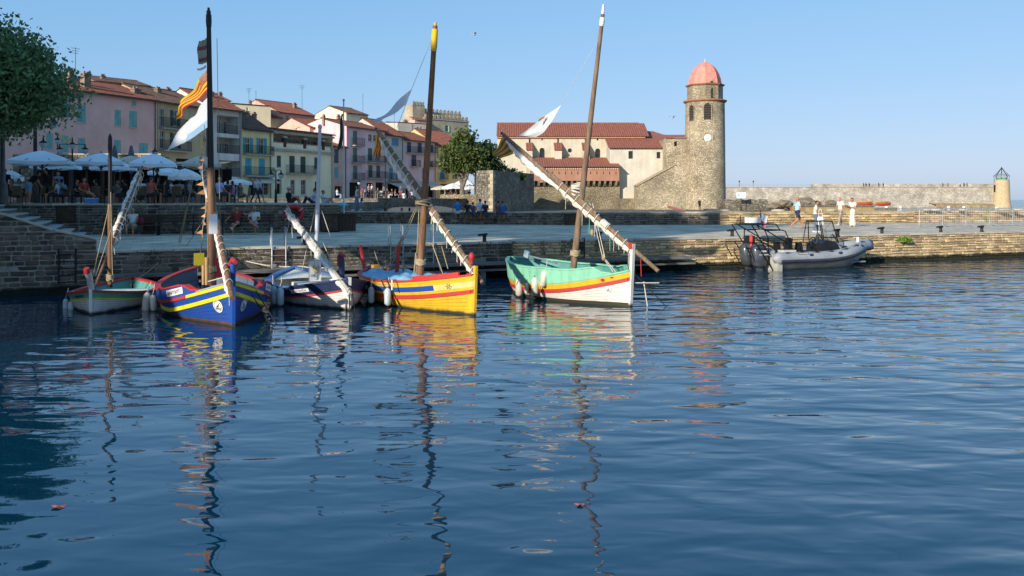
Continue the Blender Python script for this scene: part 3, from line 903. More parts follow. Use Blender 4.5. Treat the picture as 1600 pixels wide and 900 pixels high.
house('mauve house in two bays with dark green shutters and small balconies', 541.5, 122, 603, 131, 201, mauve,
      [(551.5, 204.5, 558, 225, 's', '58756c'), (551.5, 231, 558, 253, 's', '58756c'), (551.5, 259, 558.5, 280, 's', '58756c'), (575.5, 210, 581, 221, 'w'), (583, 211, 588, 221, 'w'),
       (575, 231.5, 581.5, 251, 's', GR), (587, 233, 593, 252, 'w'), (575.5, 258, 582, 277, 's', GR), (588, 258.5, 594, 277, 's', GR), (546, 285, 563, 308, 'd'), (573, 286, 583, 308, 'd'), (587, 285, 600, 308, 'd')],
      bal=((549, 565, 226.5), (549, 565, 254), (549, 565, 281), (572, 599, 253), (572, 600, 278)), rise=1.3, roofm=tile_m, chim=((529, 533, 180, 4),))
house('grey beige house with bright blue shutters and café awning', 603, 131, 630, 135, 211, greyb,
      [(612, 216, 623, 228, 's', BL), (608, 237, 614, 254, 's', DG), (619, 247, 625, 256, 'w'), (608, 262.5, 614, 280, 's', BL), (619, 263, 625.5, 280.5, 's', BL), (606, 288, 628, 309, 'd')],
      bal=((606, 616, 254.5), (606, 629, 281)), rise=2.6, roofm=tile_m, extra=awning(((604, 631, 284),), 2.2, .8))
house('mauve house with navy shutters behind the brown mast', 630, 135, 681, 142, 220, mauve,
      [(636, 222, 642.5, 238, 's', DB), (652.5, 223, 659, 238, 's', DB), (671, 226, 677, 238, 's', DB), (643, 242, 650.5, 259.5, 's', DB), (660, 263, 666, 279, 's', DB), (671, 252, 677, 262, 'w'), (634, 287, 678, 309, 'd')],
      bal=((634, 664, 238.5), (667, 680, 239), (641, 653, 260), (667, 680, 261)), rise=1.6, roofm=tile_m, extra=awning(((633, 655, 283), (657, 679, 284)), 2.0, .7))
house('ochre house with red tiled roof behind the promenade tree', 681, 142, 726, 149, 228, ochre,
      [(687.5, 245, 693, 260, 'w'), (687.5, 265, 694.5, 280, 's', BL), (707, 268, 715, 280, 'w'), (703, 243, 710, 257, 'w'), (688, 288, 722, 309, 'd')], bal=((686, 696, 280.5),), rise=2.8, roofm=tile_r)
# houses of the second row, seen above the roofs
grp2 = 'houses rising behind the waterfront row'
house('beige house with flat tiled roof above the long pink house', 150, 101, 236, 106, 131, rosew, [(170, 132, 175, 140, 'w'), (200, 134, 205, 142, 'w')], depth=8, rise=1.0, group=grp2, roofm=tile_d, gutter=False, chim=((158, 164, 118, 2),))
house('small beige house above the tan house', 249, 106, 286, 110, 150, greyb, [(256, 152, 260, 158, 'w')], depth=6, rise=1.1, group=grp2, roofm=tile_d, gutter=False, chim=((272, 280, 136, 2),))
house('red roofed house behind the tall dark mast', 318, 112, 360, 115, 156, tan, [(345, 158, 350, 165, 'w')], depth=7, rise=1.2, group=grp2, roofm=tile_r, gutter=False, chim=((346, 351, 146, 2),))
house('pale block with flat roof above the small yellow house', 357, 124, 423, 128, 164, cream, [(385, 168, 388, 173, 'w')], depth=8, rise=.35, group=grp2, roofm=tile_d, gutter=False, over=.1, chim=((389, 393, 156, 2),))
house('tan house with low roofs above the cream house', 400, 127, 442, 130, 183, tan, [(412, 187, 416, 194, 'w')], depth=8, rise=1.2, group=grp2, roofm=tile_d, gutter=False, chim=((402, 406, 172, 2),))
house('house with broad red roof above the cream house', 437, 130, 492, 136, 178, rosew, [(446, 181, 451, 188, 'w'), (470, 186, 475, 194, 'w')], depth=11, rise=2.2, group=grp2, roofm=tile_r, gutter=False, chim=((470, 475, 160, 3),))
house('pink gabled house above the narrow pink house', 484, 124, 541, 129, 201, rosew, [(512, 206, 516, 214, 'w')], depth=9, rise=1.6, group=grp2, roofm=tile_m, gutter=False, chim=((536, 541, 178, 3),))
house('yellow house with single small window above the mauve house', 541, 140, 575, 144, 178, cream, [(563.5, 183, 569, 190.5, 'w')], depth=8, rise=1.3, group=grp2, roofm=tile_d, gutter=False)
house('white house with two small square windows below the battlements', 622, 152, 668, 156, 193, white_w, [(651.5, 198, 655, 202.5, 'w'), (656.5, 198, 660, 202.5, 'w')], depth=8, rise=.3, group=grp2, roofm=tile_d, gutter=False, over=.05, chim=((634, 640, 187, 2),))
house('brown roofed house above the grey beige house', 572, 146, 625, 150, 206, greyb, [(590, 208, 594, 214, 'w')], depth=9, rise=1.6, group=grp2, roofm=tile_d, gutter=False, chim=((575, 579, 196, 2),))
# battlemented mansion
def mansion():
    Y0 = 184
    A = P(663, 312, Y0); B = P(732, 312, Y0 + 8)
    A2, B2 = (A.x, Y0), (B.x, Y0 + 8)
    L = math.hypot(B.x - A.x, 8)
    z0 = 2.9
    root = thing('battlemented_house', 'tall beige mansion with crenellated top behind the houses', 'mansion', (A.x, Y0, z0), math.atan2(8, B.x - A.x))
    zt = uz(697, 186, A2, B2)[1] - z0; zu = uz(700, 175, A2, B2)[1] - z0
    w = MB()
    o = [*uz(695, 202, A2, B2), *uz(700, 196, A2, B2)]
    x0, _ = uz(696, 200, A2, B2); x1, _ = uz(701, 200, A2, B2); za = uz(698, 206, A2, B2)[1] - z0; zb = uz(698, 196, A2, B2)[1] - z0
    wall_with_holes(w, L, -1, zt, [(x0, x1, za, zb)])
    w.quad((L, 0, -1), (L, 9, -1), (L, 9, zt), (L, 0, zt)); w.quad((0, 9, -1), (0, 0, -1), (0, 0, zt), (0, 9, zt))
    w.quad((0, 0, zt), (L, 0, zt), (L, 9, zt), (0, 9, zt))
    w.bx(.6, L - .1, 2.5, 9, zt, zu)
    w.build('wall', stone_w, root)
    window(root, x0, x1, za, zb, 'o', '7fae96')
    n = 11
    for i in range(n):
        x = L * (i + .2) / n
        MB().bx(x, x + L / n * .55, -.12, .25, zt + .004, zt + .75).build('merlon', stone_w, root)
        x = .6 + (L - .7) * (i + .2) / n
        MB().bx(x, x + L / n * .5, 2.45, 2.8, zu + .004, zu + .7).build('merlon', stone_w, root)
    MB().bx(-.1, L + .1, -.15, -.003, zt - .35, zt - .1).build('string_course', cream_stone, root)
    # turret at the left
    tx0, tz = uz(649, 163, A2, B2); tx1, _ = uz(668, 163, A2, B2)
    t = MB(); t.bx(tx0, tx1, 1, 4, -1, tz - z0); t.build('turret', stone_w, root)
    for i in range(4):
        x = tx0 + (tx1 - tx0) * (i + .1) / 4
        MB().bx(x, x + (tx1 - tx0) / 4 * .6, .9, 1.3, tz - z0 + .003, tz - z0 + .8).build('merlon', stone_w, root)
    cx0, cz = uz(643, 184, A2, B2); cx1, _ = uz(664, 184, A2, B2)
    c = MB(); ridged(c, cx0, cx1, -1.2, cz - z0 - .5, 1.0, cz - z0 + .3, .3)
    c.build('tiled_ledge', tile_m, root)
    MB().bx(cx0 + .2, cx1 - .2, -.9, 1, -1, cz - z0 - .45).build('side_wing', rosew, root)
mansion()

# aerials on the roofs
def aerial(px, py, Y, h, label):
    q = P(px, py, Y)
    r = thing('roof_aerial', label, 'aerial', tuple(q), rnd.uniform(0, 3), 'roof aerials')
    MB().cyl((0, 0, -1.2), (0, 0, h), .03, .02, 5).build('mast', iron, r)
    for k in range(3): MB().bx(-.45 + .1 * k, .45 - .1 * k, -.02, .02, h - .15 - k * .25, h - .12 - k * .25).build('crossbar', iron, r)
for a in ((118, 108, 85, 2.2, 'thin aerial behind the first chimney of the pink house'), (389, 158, 128, 2.0, 'aerial on the pale block with flat roof'), (400, 158, 128, 1.6, 'short aerial at the right of the pale block'), (472, 160, 136, 2.8, 'tall aerial on the broad red roof'), (567, 170, 142, 2.5, 'aerial on the yellow house with one small window'), (616, 196, 150, 2.4, 'aerial on the brown roof left of the brown mast')): aerial(*a)
# ------------------------------------------------------------------ church, bell tower, bastion, breakwater
tower_m = MASON('tower_rubble', 'a39378', 'cdbd9f', 'bfb195', 3.3, 1.5, .10, .10)
wall_low = MASON('sea_wall_rubble', '857860', 'a0937a', '8f846c', 3.4, 1.5, .08, .10)
bast_m = MASON('bastion_rubble', '6d675c', 'a09786', '8a8374', 2.6, 1.4, .12, .10)
break_m = MASON('breakwater_blocks', 'a29a8b', 'b9b1a2', '978f80', .9, 1.6, .05, .07)
church_w = WALL('church_plaster', 'cac1ad', 'b2a894', .68)
sacr_w = WALL('sacristy_plaster', 'cbc4b4', 'b6ae9e', .72)
brick_w = WALL('red_brick_wall', 'ad7f69', '98705c', .7)
CH = thing('church', 'sunlit fortified church with red tiled roofs beside the bell tower', 'church', (0, 0, 0))
def poly_prism(mb, pts, y0, y1, m=0):
    n = len(pts)
    v = [(x, y0, z) for x, z in pts] + [(x, y1, z) for x, z in pts]
    mb.add(v, [tuple(range(n)), tuple(range(2 * n - 1, n - 1, -1))] + [(i, i + n, (i + 1) % n + n, (i + 1) % n) for i in range(n)], m)
def XZ(px, py, Y): q = P(px, py, Y); return q.x, q.z
# nave
YN = 140.0
xa, ze = XZ(777, 212, YN); xb, _ = XZ(1006, 212, YN)
holes = []
def hole(px0, py0, px1, py1, Y):
    a, z1 = XZ(px0, py0, Y); b, z0 = XZ(px1, py1, Y)
    return a - xa, b - xa, z0, z1
nave_arch = [hole(843, 231, 851, 250, YN), hole(930, 232, 938, 250.5, YN)]
slots = [hole(846, 215.5, 848, 219.5, YN), hole(932.5, 215.5, 935, 219.5, YN)]
rounds = [hole(800.3, 230.8, 807, 237.5, YN), hole(887, 231.8, 893.6, 238.4, YN)]
nv = MB()
wall_with_holes(nv, xb - xa, 1.0, ze, nave_arch + slots + rounds, 0, .35)
D = 11.0
nv.quad((0, D, 1), (0, 0, 1), (0, 0, ze), (0, D, ze)); nv.quad((xb - xa, 0, 1), (xb - xa, D, 1), (xb - xa, D, ze), (xb - xa, 0, ze))
for x in (0.0, xb - xa): nv.add([(x, 0, ze), (x, D, ze), (x, D / 2, ze + 2.45)], [(0, 1, 2)])
nv.build('nave_wall', church_w, CH, (xa, YN, 0))
def arch_fill(x0, x1, z0, z1, mat, y=0.0, r=.3, full=False):
    """turn a square hole into an arched (or round) one: spandrels flush with the wall, dark glass behind"""
    cx, w = (x0 + x1) / 2, (x1 - x0) / 2
    n = 10
    sp = MB()
    def corner(sx, top):
        cz = (z1 - w) if top else (z0 + w)
        zc = z1 if top else z0
        pts = [(cx + sx * w, zc)] + [(cx + sx * w * math.cos(a), cz + (1 if top else -1) * w * math.sin(a)) for a in [math.pi / 2 * i / n for i in range(n + 1)]]
        poly_prism(sp, pts, y + .006, y + r)
    for sx in (-1, 1):
        corner(sx, True)
        if full: corner(sx, False)
    o = sp.build('window', mat, CH, (xa, YN, 0))
    MB().quad((x0, y + r - .01, z0), (x1, y + r - .01, z0), (x1, y + r - .01, z1), (x0, y + r - .01, z1)).build('pane', glass, o)
    if not full:
        b = MB()
        for k in range(1, 4): b.bx(x0, x1, y + r - .06, y + r - .02, z0 + (z1 - z0) * k / 4, z0 + (z1 - z0) * k / 4 + .04)
        b.bx(cx - .02, cx + .02, y + r - .065, y + r - .02, z0, z1)
        b.build('glazing_bar', iron, o)
for h_ in nave_arch: arch_fill(*h_, church_w)
for h_ in rounds: arch_fill(*h_, church_w, full=True)
for h_ in slots: MB().quad((h_[0], .3, h_[2]), (h_[1], .3, h_[2]), (h_[1], .3, h_[3]), (h_[0], .3, h_[3])).build('slot', dark, CH, (xa, YN, 0))
rf = MB()
ridged(rf, -.15, xb - xa + .9, -.45, ze - .2, D / 2, ze + 2.5, .37, .08, rows=12)
rf.quad((-.15, D / 2, ze + 2.5), (xb - xa + .3, D / 2, ze + 2.5), (xb - xa + .3, D, ze), (-.15, D, ze))
rf.tube([(-.15, D / 2, ze + 2.55), (xb - xa, D / 2, ze + 2.55)], .14, 6)
rf.build('nave_roof', tile_r, CH, (xa, YN, 0))
cn = MB(); cn.bx(-.1, xb - xa + .2, -.3, -.003, ze - .42, ze - .22); cn.build('cornice', M('cornice_tile', 'b48468', 'a07258', ns=3), CH, (xa, YN, 0))
# buttresses with tiled caps
for px0, px1 in ((823, 832), (867, 878), (911, 921)):
    x0, zt = XZ(px0, 222, YN - 1.9); x1, _ = XZ(px1, 222, YN - 1.9)
    zlo = H - (234 - HY) * (YN - 1.9) / F
    b = MB(); poly = [(YN - .003, zt - .15), (YN - 1.75, zlo - .1), (YN - 1.75, 4.9), (YN - .003, 4.9)]
    n = 4
    v = [(x0, y, z) for y, z in poly] + [(x1, y, z) for y, z in poly]
    b.add(v, [(0, 1, 2, 3), (7, 6, 5, 4), (0, 4, 5, 1), (1, 5, 6, 2), (2, 6, 7, 3), (3, 7, 4, 0)])
    bo = b.build('buttress', church_w, CH)
    c = MB(); ridged(c, x0 - .12, x1 + .12, YN - 2.0, zlo - .1, YN - .02, zt, .3, .07, rows=4)
    c.build('tiled_cap', tile_r, bo)
    xm = (x0 + x1) / 2
    MB().tube([(xm, YN - .12, ze - .3), (xm, YN - .12, zt)], .09, 6).build('drainpipe', iron, bo)
# sacristy block
YS = 134.6
sx0, sze = XZ(953, 231, YS); sx1, _ = XZ(1042, 231, YS)
zb = 2.9
sh = []
for a, b_, c, d in ((982, 236, 989, 248), (1026, 237.5, 1032, 247.5)):
    q0, z1 = XZ(a, b_, YS); q1, z0 = XZ(c, d, YS); sh.append((q0 - sx0, q1 - sx0, z0, z1))
sm_ = MB()
wall_with_holes(sm_, sx1 - sx0, zb, sze, sh, 0, .35)
sm_.quad((0, 5.6, zb), (0, 0, zb), (0, 0, sze), (0, 5.6, sze + 1.6)); sm_.quad((sx1 - sx0, 0, zb), (sx1 - sx0, 5.6, zb), (sx1 - sx0, 5.6, sze + 1.6), (sx1 - sx0, 0, sze))
sm_.build('sacristy_wall', sacr_w, CH, (sx0, YS, 0))
for h_ in sh:
    fr = MB(); t = .06
    for a, b_, c, d in ((h_[0], h_[0] + t, h_[2], h_[3]), (h_[1] - t, h_[1], h_[2], h_[3]), (h_[0] + t, h_[1] - t, h_[3] - t, h_[3]), (h_[0] + t, h_[1] - t, h_[2], h_[2] + t), ((h_[0] + h_[1]) / 2 - .03, (h_[0] + h_[1]) / 2 + .03, h_[2] + t, h_[3] - t)):
        fr.bx(a, b_, .24, .29, c, d)
    fo = fr.build('window', wood_brown, CH, (sx0, YS, 0))
    MB().quad((h_[0], .3, h_[2]), (h_[1], .3, h_[2]), (h_[1], .3, h_[3]), (h_[0], .3, h_[3])).build('pane', glass, fo)
r2 = MB(); ridged(r2, -.25, sx1 - sx0 + .3, -.5, sze - .12, 5.4, sze + 1.85, .37, .08, rows=12); r2.build('sacristy_roof', tile_r, CH, (sx0, YS, 0))
# apse roof and wall to the right of the nave
ap = MB()
ax0, az0 = XZ(1000, 221, 141); ax1, _ = XZ(1071, 221, 141)
azt = H - (205 - HY) * 145 / F
ap.bx(ax0, ax1, 141, 148, 1.2, az0 + .2)
ap.build('apse_wall', church_w, CH)
ar = MB()
xr0 = XZ(1006, 205, 145)[0]; xr1 = XZ(1020, 205, 145)[0]; xe = XZ(1062, 218, 141)[0]
ar.add([(ax0, 140.6, az0), (xe, 140.6, az0 + .25), (xr1, 145, azt), (xr0, 145, azt + .05), (xe, 149, az0 + .25), (ax0, 149, az0)], [(0, 1, 2, 3), (1, 4, 2), (2, 4, 5, 3)])
ar.build('apse_roof', tile_r, CH)
# brick gallery on corbels
YG = 132.4
gx0, gz1 = XZ(829, 260.5, YG); gx1, gz0 = XZ(967.5, 282.5, YG)
g = MB(); GL = gx1 - gx0
gh = [(GL * (i + .5) / 14 - .06, GL * (i + .5) / 14 + .06, (gz0 + gz1) / 2 - .1, (gz0 + gz1) / 2 + .35) for i in range(14)]
wall_with_holes(g, GL, gz0, gz1, gh, 0, .3)
g.quad((0, 4, gz0), (0, 0, gz0), (0, 0, gz1), (0, 4, gz1 + .8)); g.quad((GL, 0, gz0), (GL, 4, gz0), (GL, 4, gz1 + .8), (GL, 0, gz1))
g.quad((0, 0, gz0), (0, 4, gz0), (GL, 4, gz0), (GL, 0, gz0))
go = g.build('gallery', brick_w, CH, (gx0, YG, 0))
MB().quad((.1, .29, gz0 + .2), (GL - .1, .29, gz0 + .2), (GL - .1, .29, gz1 - .2), (.1, .29, gz1 - .2)).build('loophole_back', dark, go)
gr = MB(); ridged(gr, -.2, GL + .2, -.4, gz1 - .1, 7.2, gz1 + 1.75, .37, .08, rows=9); gr.build('gallery_roof', tile_r, CH, (gx0, YG, 0))
dn = MB()
for i in range(40):
    x = GL * i / 40; dn.bx(x, x + GL / 40 * .55, -.16, -.003, gz1 - .45, gz1 - .22)
dn.build('dentil_frieze', M('frieze', 'c7b296', 'b39d80', ns=3), CH, (gx0, YG, 0))
zc = H - (291.5 - HY) * YG / F
for i in range(16):
    x = GL * (i + .5) / 16 - .16
    c = MB()
    poly = [(0.02, gz0 - .003), (1.3, gz0 - .003), (1.3, zc), (.95, zc + .1), (.45, (zc + gz0) / 2)]
    n = 5
    v = [(x, y, z) for y, z in poly] + [(x + .34, y, z) for y, z in poly]
    c.add(v, [tuple(range(n)), tuple(range(2 * n - 1, n - 1, -1))] + [(k, (k + 1) % n, (k + 1) % n + n, k + n) for k in range(n)])
    c.build('corbel', tower_m, CH, (gx0, YG, 0))
lw = MB()
lx0 = XZ(833, 300, 133.7)[0]; lx1 = XZ(968.3, 300, 133.7)[0]
lw.bx(lx0, lx1, 133.7, 139, .8, gz0 - .2)
lw.build('base_wall', wall_low, CH)
l2 = MB(); l2.bx(lx1 + .004, XZ(1000, 300, 132.6)[0], 132.9, 139, .8, 2.95); l2.build('low_plinth', wall_low, CH)
# stone annex against the tower and the sloping stone ramp wall
an = MB()
ax_, az_ = XZ(1040.5, 216, 131.6); ax2, _ = XZ(1078, 216, 131.6)
q0, zq1 = XZ(1053.5, 221, 131.6); q1, zq0 = XZ(1058, 228.5, 131.6)
wall_with_holes(an, ax2 - ax_, 2, az_, [(q0 - ax_, q1 - ax_, zq0, zq1)], 0, .3)
an.quad((0, 6, 2), (0, 0, 2), (0, 0, az_), (0, 6, az_)); an.quad((ax2 - ax_, 0, 2), (ax2 - ax_, 6, 2), (ax2 - ax_, 6, az_), (ax2 - ax_, 0, az_))
ano = an.build('annex_wall', tower_m, CH, (ax_, 131.6, 0))
MB().quad((q0 - ax_, .28, zq0), (q1 - ax_, .28, zq0), (q1 - ax_, .28, zq1), (q0 - ax_, .28, zq1)).build('window', dark, ano)
ar2 = MB(); ridged(ar2, -.1, ax2 - ax_, -.3, az_ - .05, 3.5, az_ + .75, .37, .08, rows=4); ar2.build('annex_roof', tile_r, CH, (ax_, 131.6, 0))
rw = MB()
pts = [XZ(995.5, 328, 130.6), XZ(1078, 328, 130.6), XZ(1078, 259, 130.6), XZ(1056, 258, 130.6), XZ(995.5, 291.5, 130.6)]
poly_prism(rw, pts, 130.6, 134.0)
rw.build('ramp_wall', tower_m, CH)
rc = MB(); p0, p1 = XZ(994.5, 291, 130.5), XZ(1057, 257, 130.5)
rc.add([(p0[0], 130.45, p0[1]), (p1[0], 130.45, p1[1]), (p1[0], 134.05, p1[1]), (p0[0], 134.05, p0[1]), (p0[0], 130.45, p0[1] + .16), (p1[0], 130.45, p1[1] + .16), (p1[0], 134.05, p1[1] + .16), (p0[0], 134.05, p0[1] + .16)], [(0, 1, 5, 4), (4, 5, 6, 7), (1, 2, 6, 5), (3, 0, 4, 7)])
rc.build('ramp_coping', M('pale_coping', 'ad9c7c', '95866a', ns=3), CH)
# ---- bell tower
YT = 132.0
tx = (1101.5 - CX) * YT / F
TW = thing('bell_tower', 'round stone bell tower with pink dome and clock at the harbour', 'tower', (tx, YT, 1.2))
k = YT / F
zz = lambda py: H - (py - HY) * (YT - 3) / F - 1.2
tb = MB(); tb.lathe([(3.28, -1), (3.16, 1.0), (3.1, 4), (3.06, 9), (2.98, zz(158))], 48)
tb.build('tower_wall', tower_m, TW)
corn = M('cornice_stone', 'a8785c', '8e644c', ns=4, rough=.85, bump=.02, bs=9)
z1 = zz(158)
MB().lathe([(2.97, z1), (3.12, z1 + .05), (3.3, z1 + .2), (3.34, z1 + .34), (3.1, z1 + .42)], 48).build('cornice', corn, TW)
z2 = zz(132)
A0 = -math.pi / 2 + R(12) + math.pi / 8
MB().lathe([(2.72, z1 + .4), (2.72, z2)], 8, smooth=False, a0=A0).build('lantern_wall', tower_m, TW)
MB().lathe([(2.73, z2), (2.86, z2 + .06), (3.02, z2 + .22), (3.02, z2 + .3), (2.6, z2 + .36)], 8, smooth=False, a0=A0).build('lantern_cornice', corn, TW)
dome_m = M('pink_dome', 'd29180', 'bf7d6c', ns=1.6, rough=.75, bump=.01, bs=6, det=9, c3='b06f58')
dp = []
hd = zz(92) - z2 - .3
for i in range(15):
    t = i / 14
    dp.append((2.5 * math.cos(t * math.pi / 2) ** .78 * (1 - .08 * t) + .02, z2 + .3 + hd * (math.sin(t * math.pi / 2) * .62 + t * .38)))
vs, fs = [], []
n = 8
d = MB()
for i in range(14):
    for j in range(n):
        a, b_ = A0 + 2 * math.pi * j / n, A0 + 2 * math.pi * (j + 1) / n
        (r0, h0), (r1, h1) = dp[i], dp[i + 1]
        d.quad((r0 * math.cos(a), r0 * math.sin(a), h0), (r0 * math.cos(b_), r0 * math.sin(b_), h0), (r1 * math.cos(b_), r1 * math.sin(b_), h1), (r1 * math.cos(a), r1 * math.sin(a), h1))
do = d.build('dome', dome_m, TW)
ribs = MB()
for j in range(n):
    a = A0 + 2 * math.pi * j / n
    ribs.tube([((r + .01) * math.cos(a), (r + .01) * math.sin(a), h) for r, h in dp], .03, 5)
ribs.build('rib', dome_m, do)
zt = dp[-1][1]
fb = MB(); fb.lathe([(.08, zt - .05), (.16, zt + .1), (.05, zt + .2), (.03, zt + .55)], 8); fb.bx(-.18, .18, -.02, .02, zt + .38, zt + .44); fb.build('finial', M('finial_white', 'c9b8a8', ns=2), TW)
slat_m = M('louvre_slat', '7a7268', '625a50', ns=6, rough=.8)
def tower_window(px, py0, py1, wpx, r, name='louvre_window', slats=9, arch=True):
    ang = math.asin(max(-1, min(1, (px - 1101.5) * k / r)))
    o = bpy.data.objects.new(name, None)
    zb_, zt_ = zz(py1), zz(py0)
    w = wpx * k
    mb = MB()
    # surround ring and dark back
    n = 9
    inner = [(-w / 2, zb_)] + ([(w / 2 * math.cos(a), zt_ - w / 2 + w / 2 * math.sin(a)) for a in [math.pi - math.pi * i / n for i in range(n + 1)]] if arch else [(-w / 2, zt_), (w / 2, zt_)]) + [(w / 2, zb_)]
    outer = [(x * (1 + .32 / w), z if i in (0, len(inner) - 1) else (z - zb_) * (1 + .16 / (zt_ - zb_)) + zb_) for i, (x, z) in enumerate(inner)]
    m_ = len(inner)
    v = [(x, -.02, z) for x, z in inner] + [(x, -.02, z) for x, z in outer] + [(x, .3, z) for x, z in inner] + [(x, .3, z) for x, z in outer]
    f = []
    for i in range(m_ - 1):
        f += [(i, i + 1, m_ + i + 1, m_ + i), (i, 2 * m_ + i, 2 * m_ + i + 1, i + 1), (m_ + i, m_ + i + 1, 3 * m_ + i + 1, 3 * m_ + i)]
    mb.add(v, f)
    so = mb.build(name, tower_m, TW, (r * math.sin(ang) * 1.012, -r * math.cos(ang) * 1.012, 0), ang)
    bk = MB(); bk.add([(x, .03, z) for x, z in inner], [tuple(range(m_))]); bk.build('opening', dark, so)
    sl = MB()
    for i in range(slats):
        z = zb_ + (zt_ - zb_ - .12) * (i + .3) / slats
        ww = w / 2 - .02 if z < zt_ - w / 2 else math.sqrt(max(.0, (w / 2) ** 2 - (z - zt_ + w / 2) ** 2)) * .95
        sl.obox((0, .0, z), (2 * ww, .14, .045), 0, 0, -.6)
    sl.build('slat', slat_m, so)
    return so
tower_window(1098.5, 161, 187, 11, 3.0)
tower_window(1077, 163, 188, 9, 3.0)
tower_window(1106.5, 137, 152.5, 4.6, 2.72 * math.cos(math.pi / 8) + .06, 'lantern_window', 6)
tower_window(1106.5, 126.5, 130.5, 5.5, 2.55, 'dome_vent', 1)
# clock
ang = math.asin((1098.6 - 1101.5) * k / 3.03)
cz = zz(215)
cf = MB()
cf.add([(.56 * math.cos(2 * math.pi * i / 28), -.06, cz + .56 * math.sin(2 * math.pi * i / 28)) for i in range(28)] + [(.56 * math.cos(2 * math.pi * i / 28), .3, cz + .56 * math.sin(2 * math.pi * i / 28)) for i in range(28)], [tuple(range(28))] + [(i, (i + 1) % 28, (i + 1) % 28 + 28, i + 28) for i in range(28)])
co = cf.build('clock_face', M('clock_white', 'e2dfd6', 'd5d1c6', ns=2, rough=.5), TW, (3.05 * math.sin(ang), -3.05 * math.cos(ang), 0), ang)
hd_ = MB()
hd_.beam((0, -.075, cz), (.16, -.075, cz - .3), .05, .02); hd_.beam((0, -.08, cz), (-.05, -.08, cz - .42), .035, .02)
hd_.beam((0, -.078, cz), (.2, -.078, cz - .08), .05, .02)
hd_.build('clock_hand', iron, co)
mk = MB()
for i in range(12):
    a = 2 * math.pi * i / 12
    mk.beam((.42 * math.cos(a), -.066, cz + .42 * math.sin(a)), (.51 * math.cos(a), -.066, cz + .51 * math.sin(a)), .04, .012)
mk.build('hour_mark', iron, co)
nc = MB()
for i in range(14):
    a = math.pi * (-.12 + 1.24 * i / 13); b_ = math.pi * (-.12 + 1.24 * (i + 1) / 13)
    if i == 13: break
    q = [(rr_ * math.cos(t), yy, cz + .06 + rr_ * math.sin(t)) for yy in (-.13, .3) for rr_, t in ((.62, a), (.86, a), (.86, b_), (.62, b_))]
    nc.add(q, [(0, 1, 2, 3), (7, 6, 5, 4), (0, 3, 7, 4), (1, 5, 6, 2)])
nc.build('clock_niche', tower_m, co)
# ---- bastion
A_, B_, C_ = P(745, 312, 107), P(770, 312, 105), P(834.5, 312, 121.5)
BA = thing('bastion', 'big rough stone bastion with pale corner between the tree and the church', 'bastion', (B_.x, 105, 1.2))
pts = [(A_.x, 107), (B_.x, 105), (C_.x, 121.5), (C_.x - 4, 126), (A_.x - 1, 122)]
bm_ = MB(); n = 5
bt = 1.03
v = [((x - B_.x) + (.0), y - 105, -1.5) for x, y in pts] + [((x - B_.x), y - 105 + .25, 5.2 + (.04 if i == 2 else 0)) for i, (x, y) in enumerate(pts)]
bm_.add(v, [(i, (i + 1) % n, (i + 1) % n + n, i + n) for i in range(n)] + [(5, 6, 7, 8, 9)])
bm_.build('bastion_wall', bast_m, BA)
qm = M('quoin', 'b7a88c', '9c8d72', ns=3, rough=.9, bump=.02, bs=8, var=.2)
for i in range(12):
    w = .75 if i % 2 else .5
    dl = (Vector((A_.x, 107)) - Vector((B_.x, 105))).normalized(); dr = (Vector((C_.x, 121.5)) - Vector((B_.x, 105))).normalized()
    q = MB(); z0 = i * .435; yb = .25 * (z0 + 1.5) / 6.7
    a, b_, c = dl * w, Vector((0, 0)), dr * (.85 if i % 2 == 0 else .5)
    e = .035
    nl, nr = Vector((-dl.y, dl.x)) * 1, Vector((dr.y, -dr.x))
    if nl.y > 0: nl = -nl
    pz = [(a + nl * e), (b_ + nl * e + nr * e), (c + nr * e), (c - nr * .1), (b_ - (nl + nr) * .1), (a - nl * .1)]
    v = [(p_.x, p_.y + yb, z0) for p_ in pz] + [(p_.x, p_.y + yb, z0 + .41) for p_ in pz]
    q.add(v, [(j, (j + 1) % 6, (j + 1) % 6 + 6, j + 6) for j in range(6)] + [(6, 7, 8, 9, 10, 11)])
    q.build('quoin', qm, BA)
bw = thing('beach_wall', 'low sunlit rubble wall in front of the far parasols, left of the bastion', 'wall', (A_.x, 107, 1.2))
L_ = P(688, 312, 110)
mb = MB(); dx, dy = L_.x - A_.x, 3.0
mb.add([(0, 0, -1), (dx, dy, -1), (dx, dy, 2.2), (0, 0, 2.2), (0, 1.2, -1), (dx, dy + 1.2, -1), (dx, dy + 1.2, 2.2), (0, 1.2, 2.2)], [(1, 0, 3, 2), (2, 3, 7, 6), (4, 5, 6, 7), (0, 4, 7, 3), (5, 1, 2, 6)])
mb.build('wall_core', wall_low, bw)
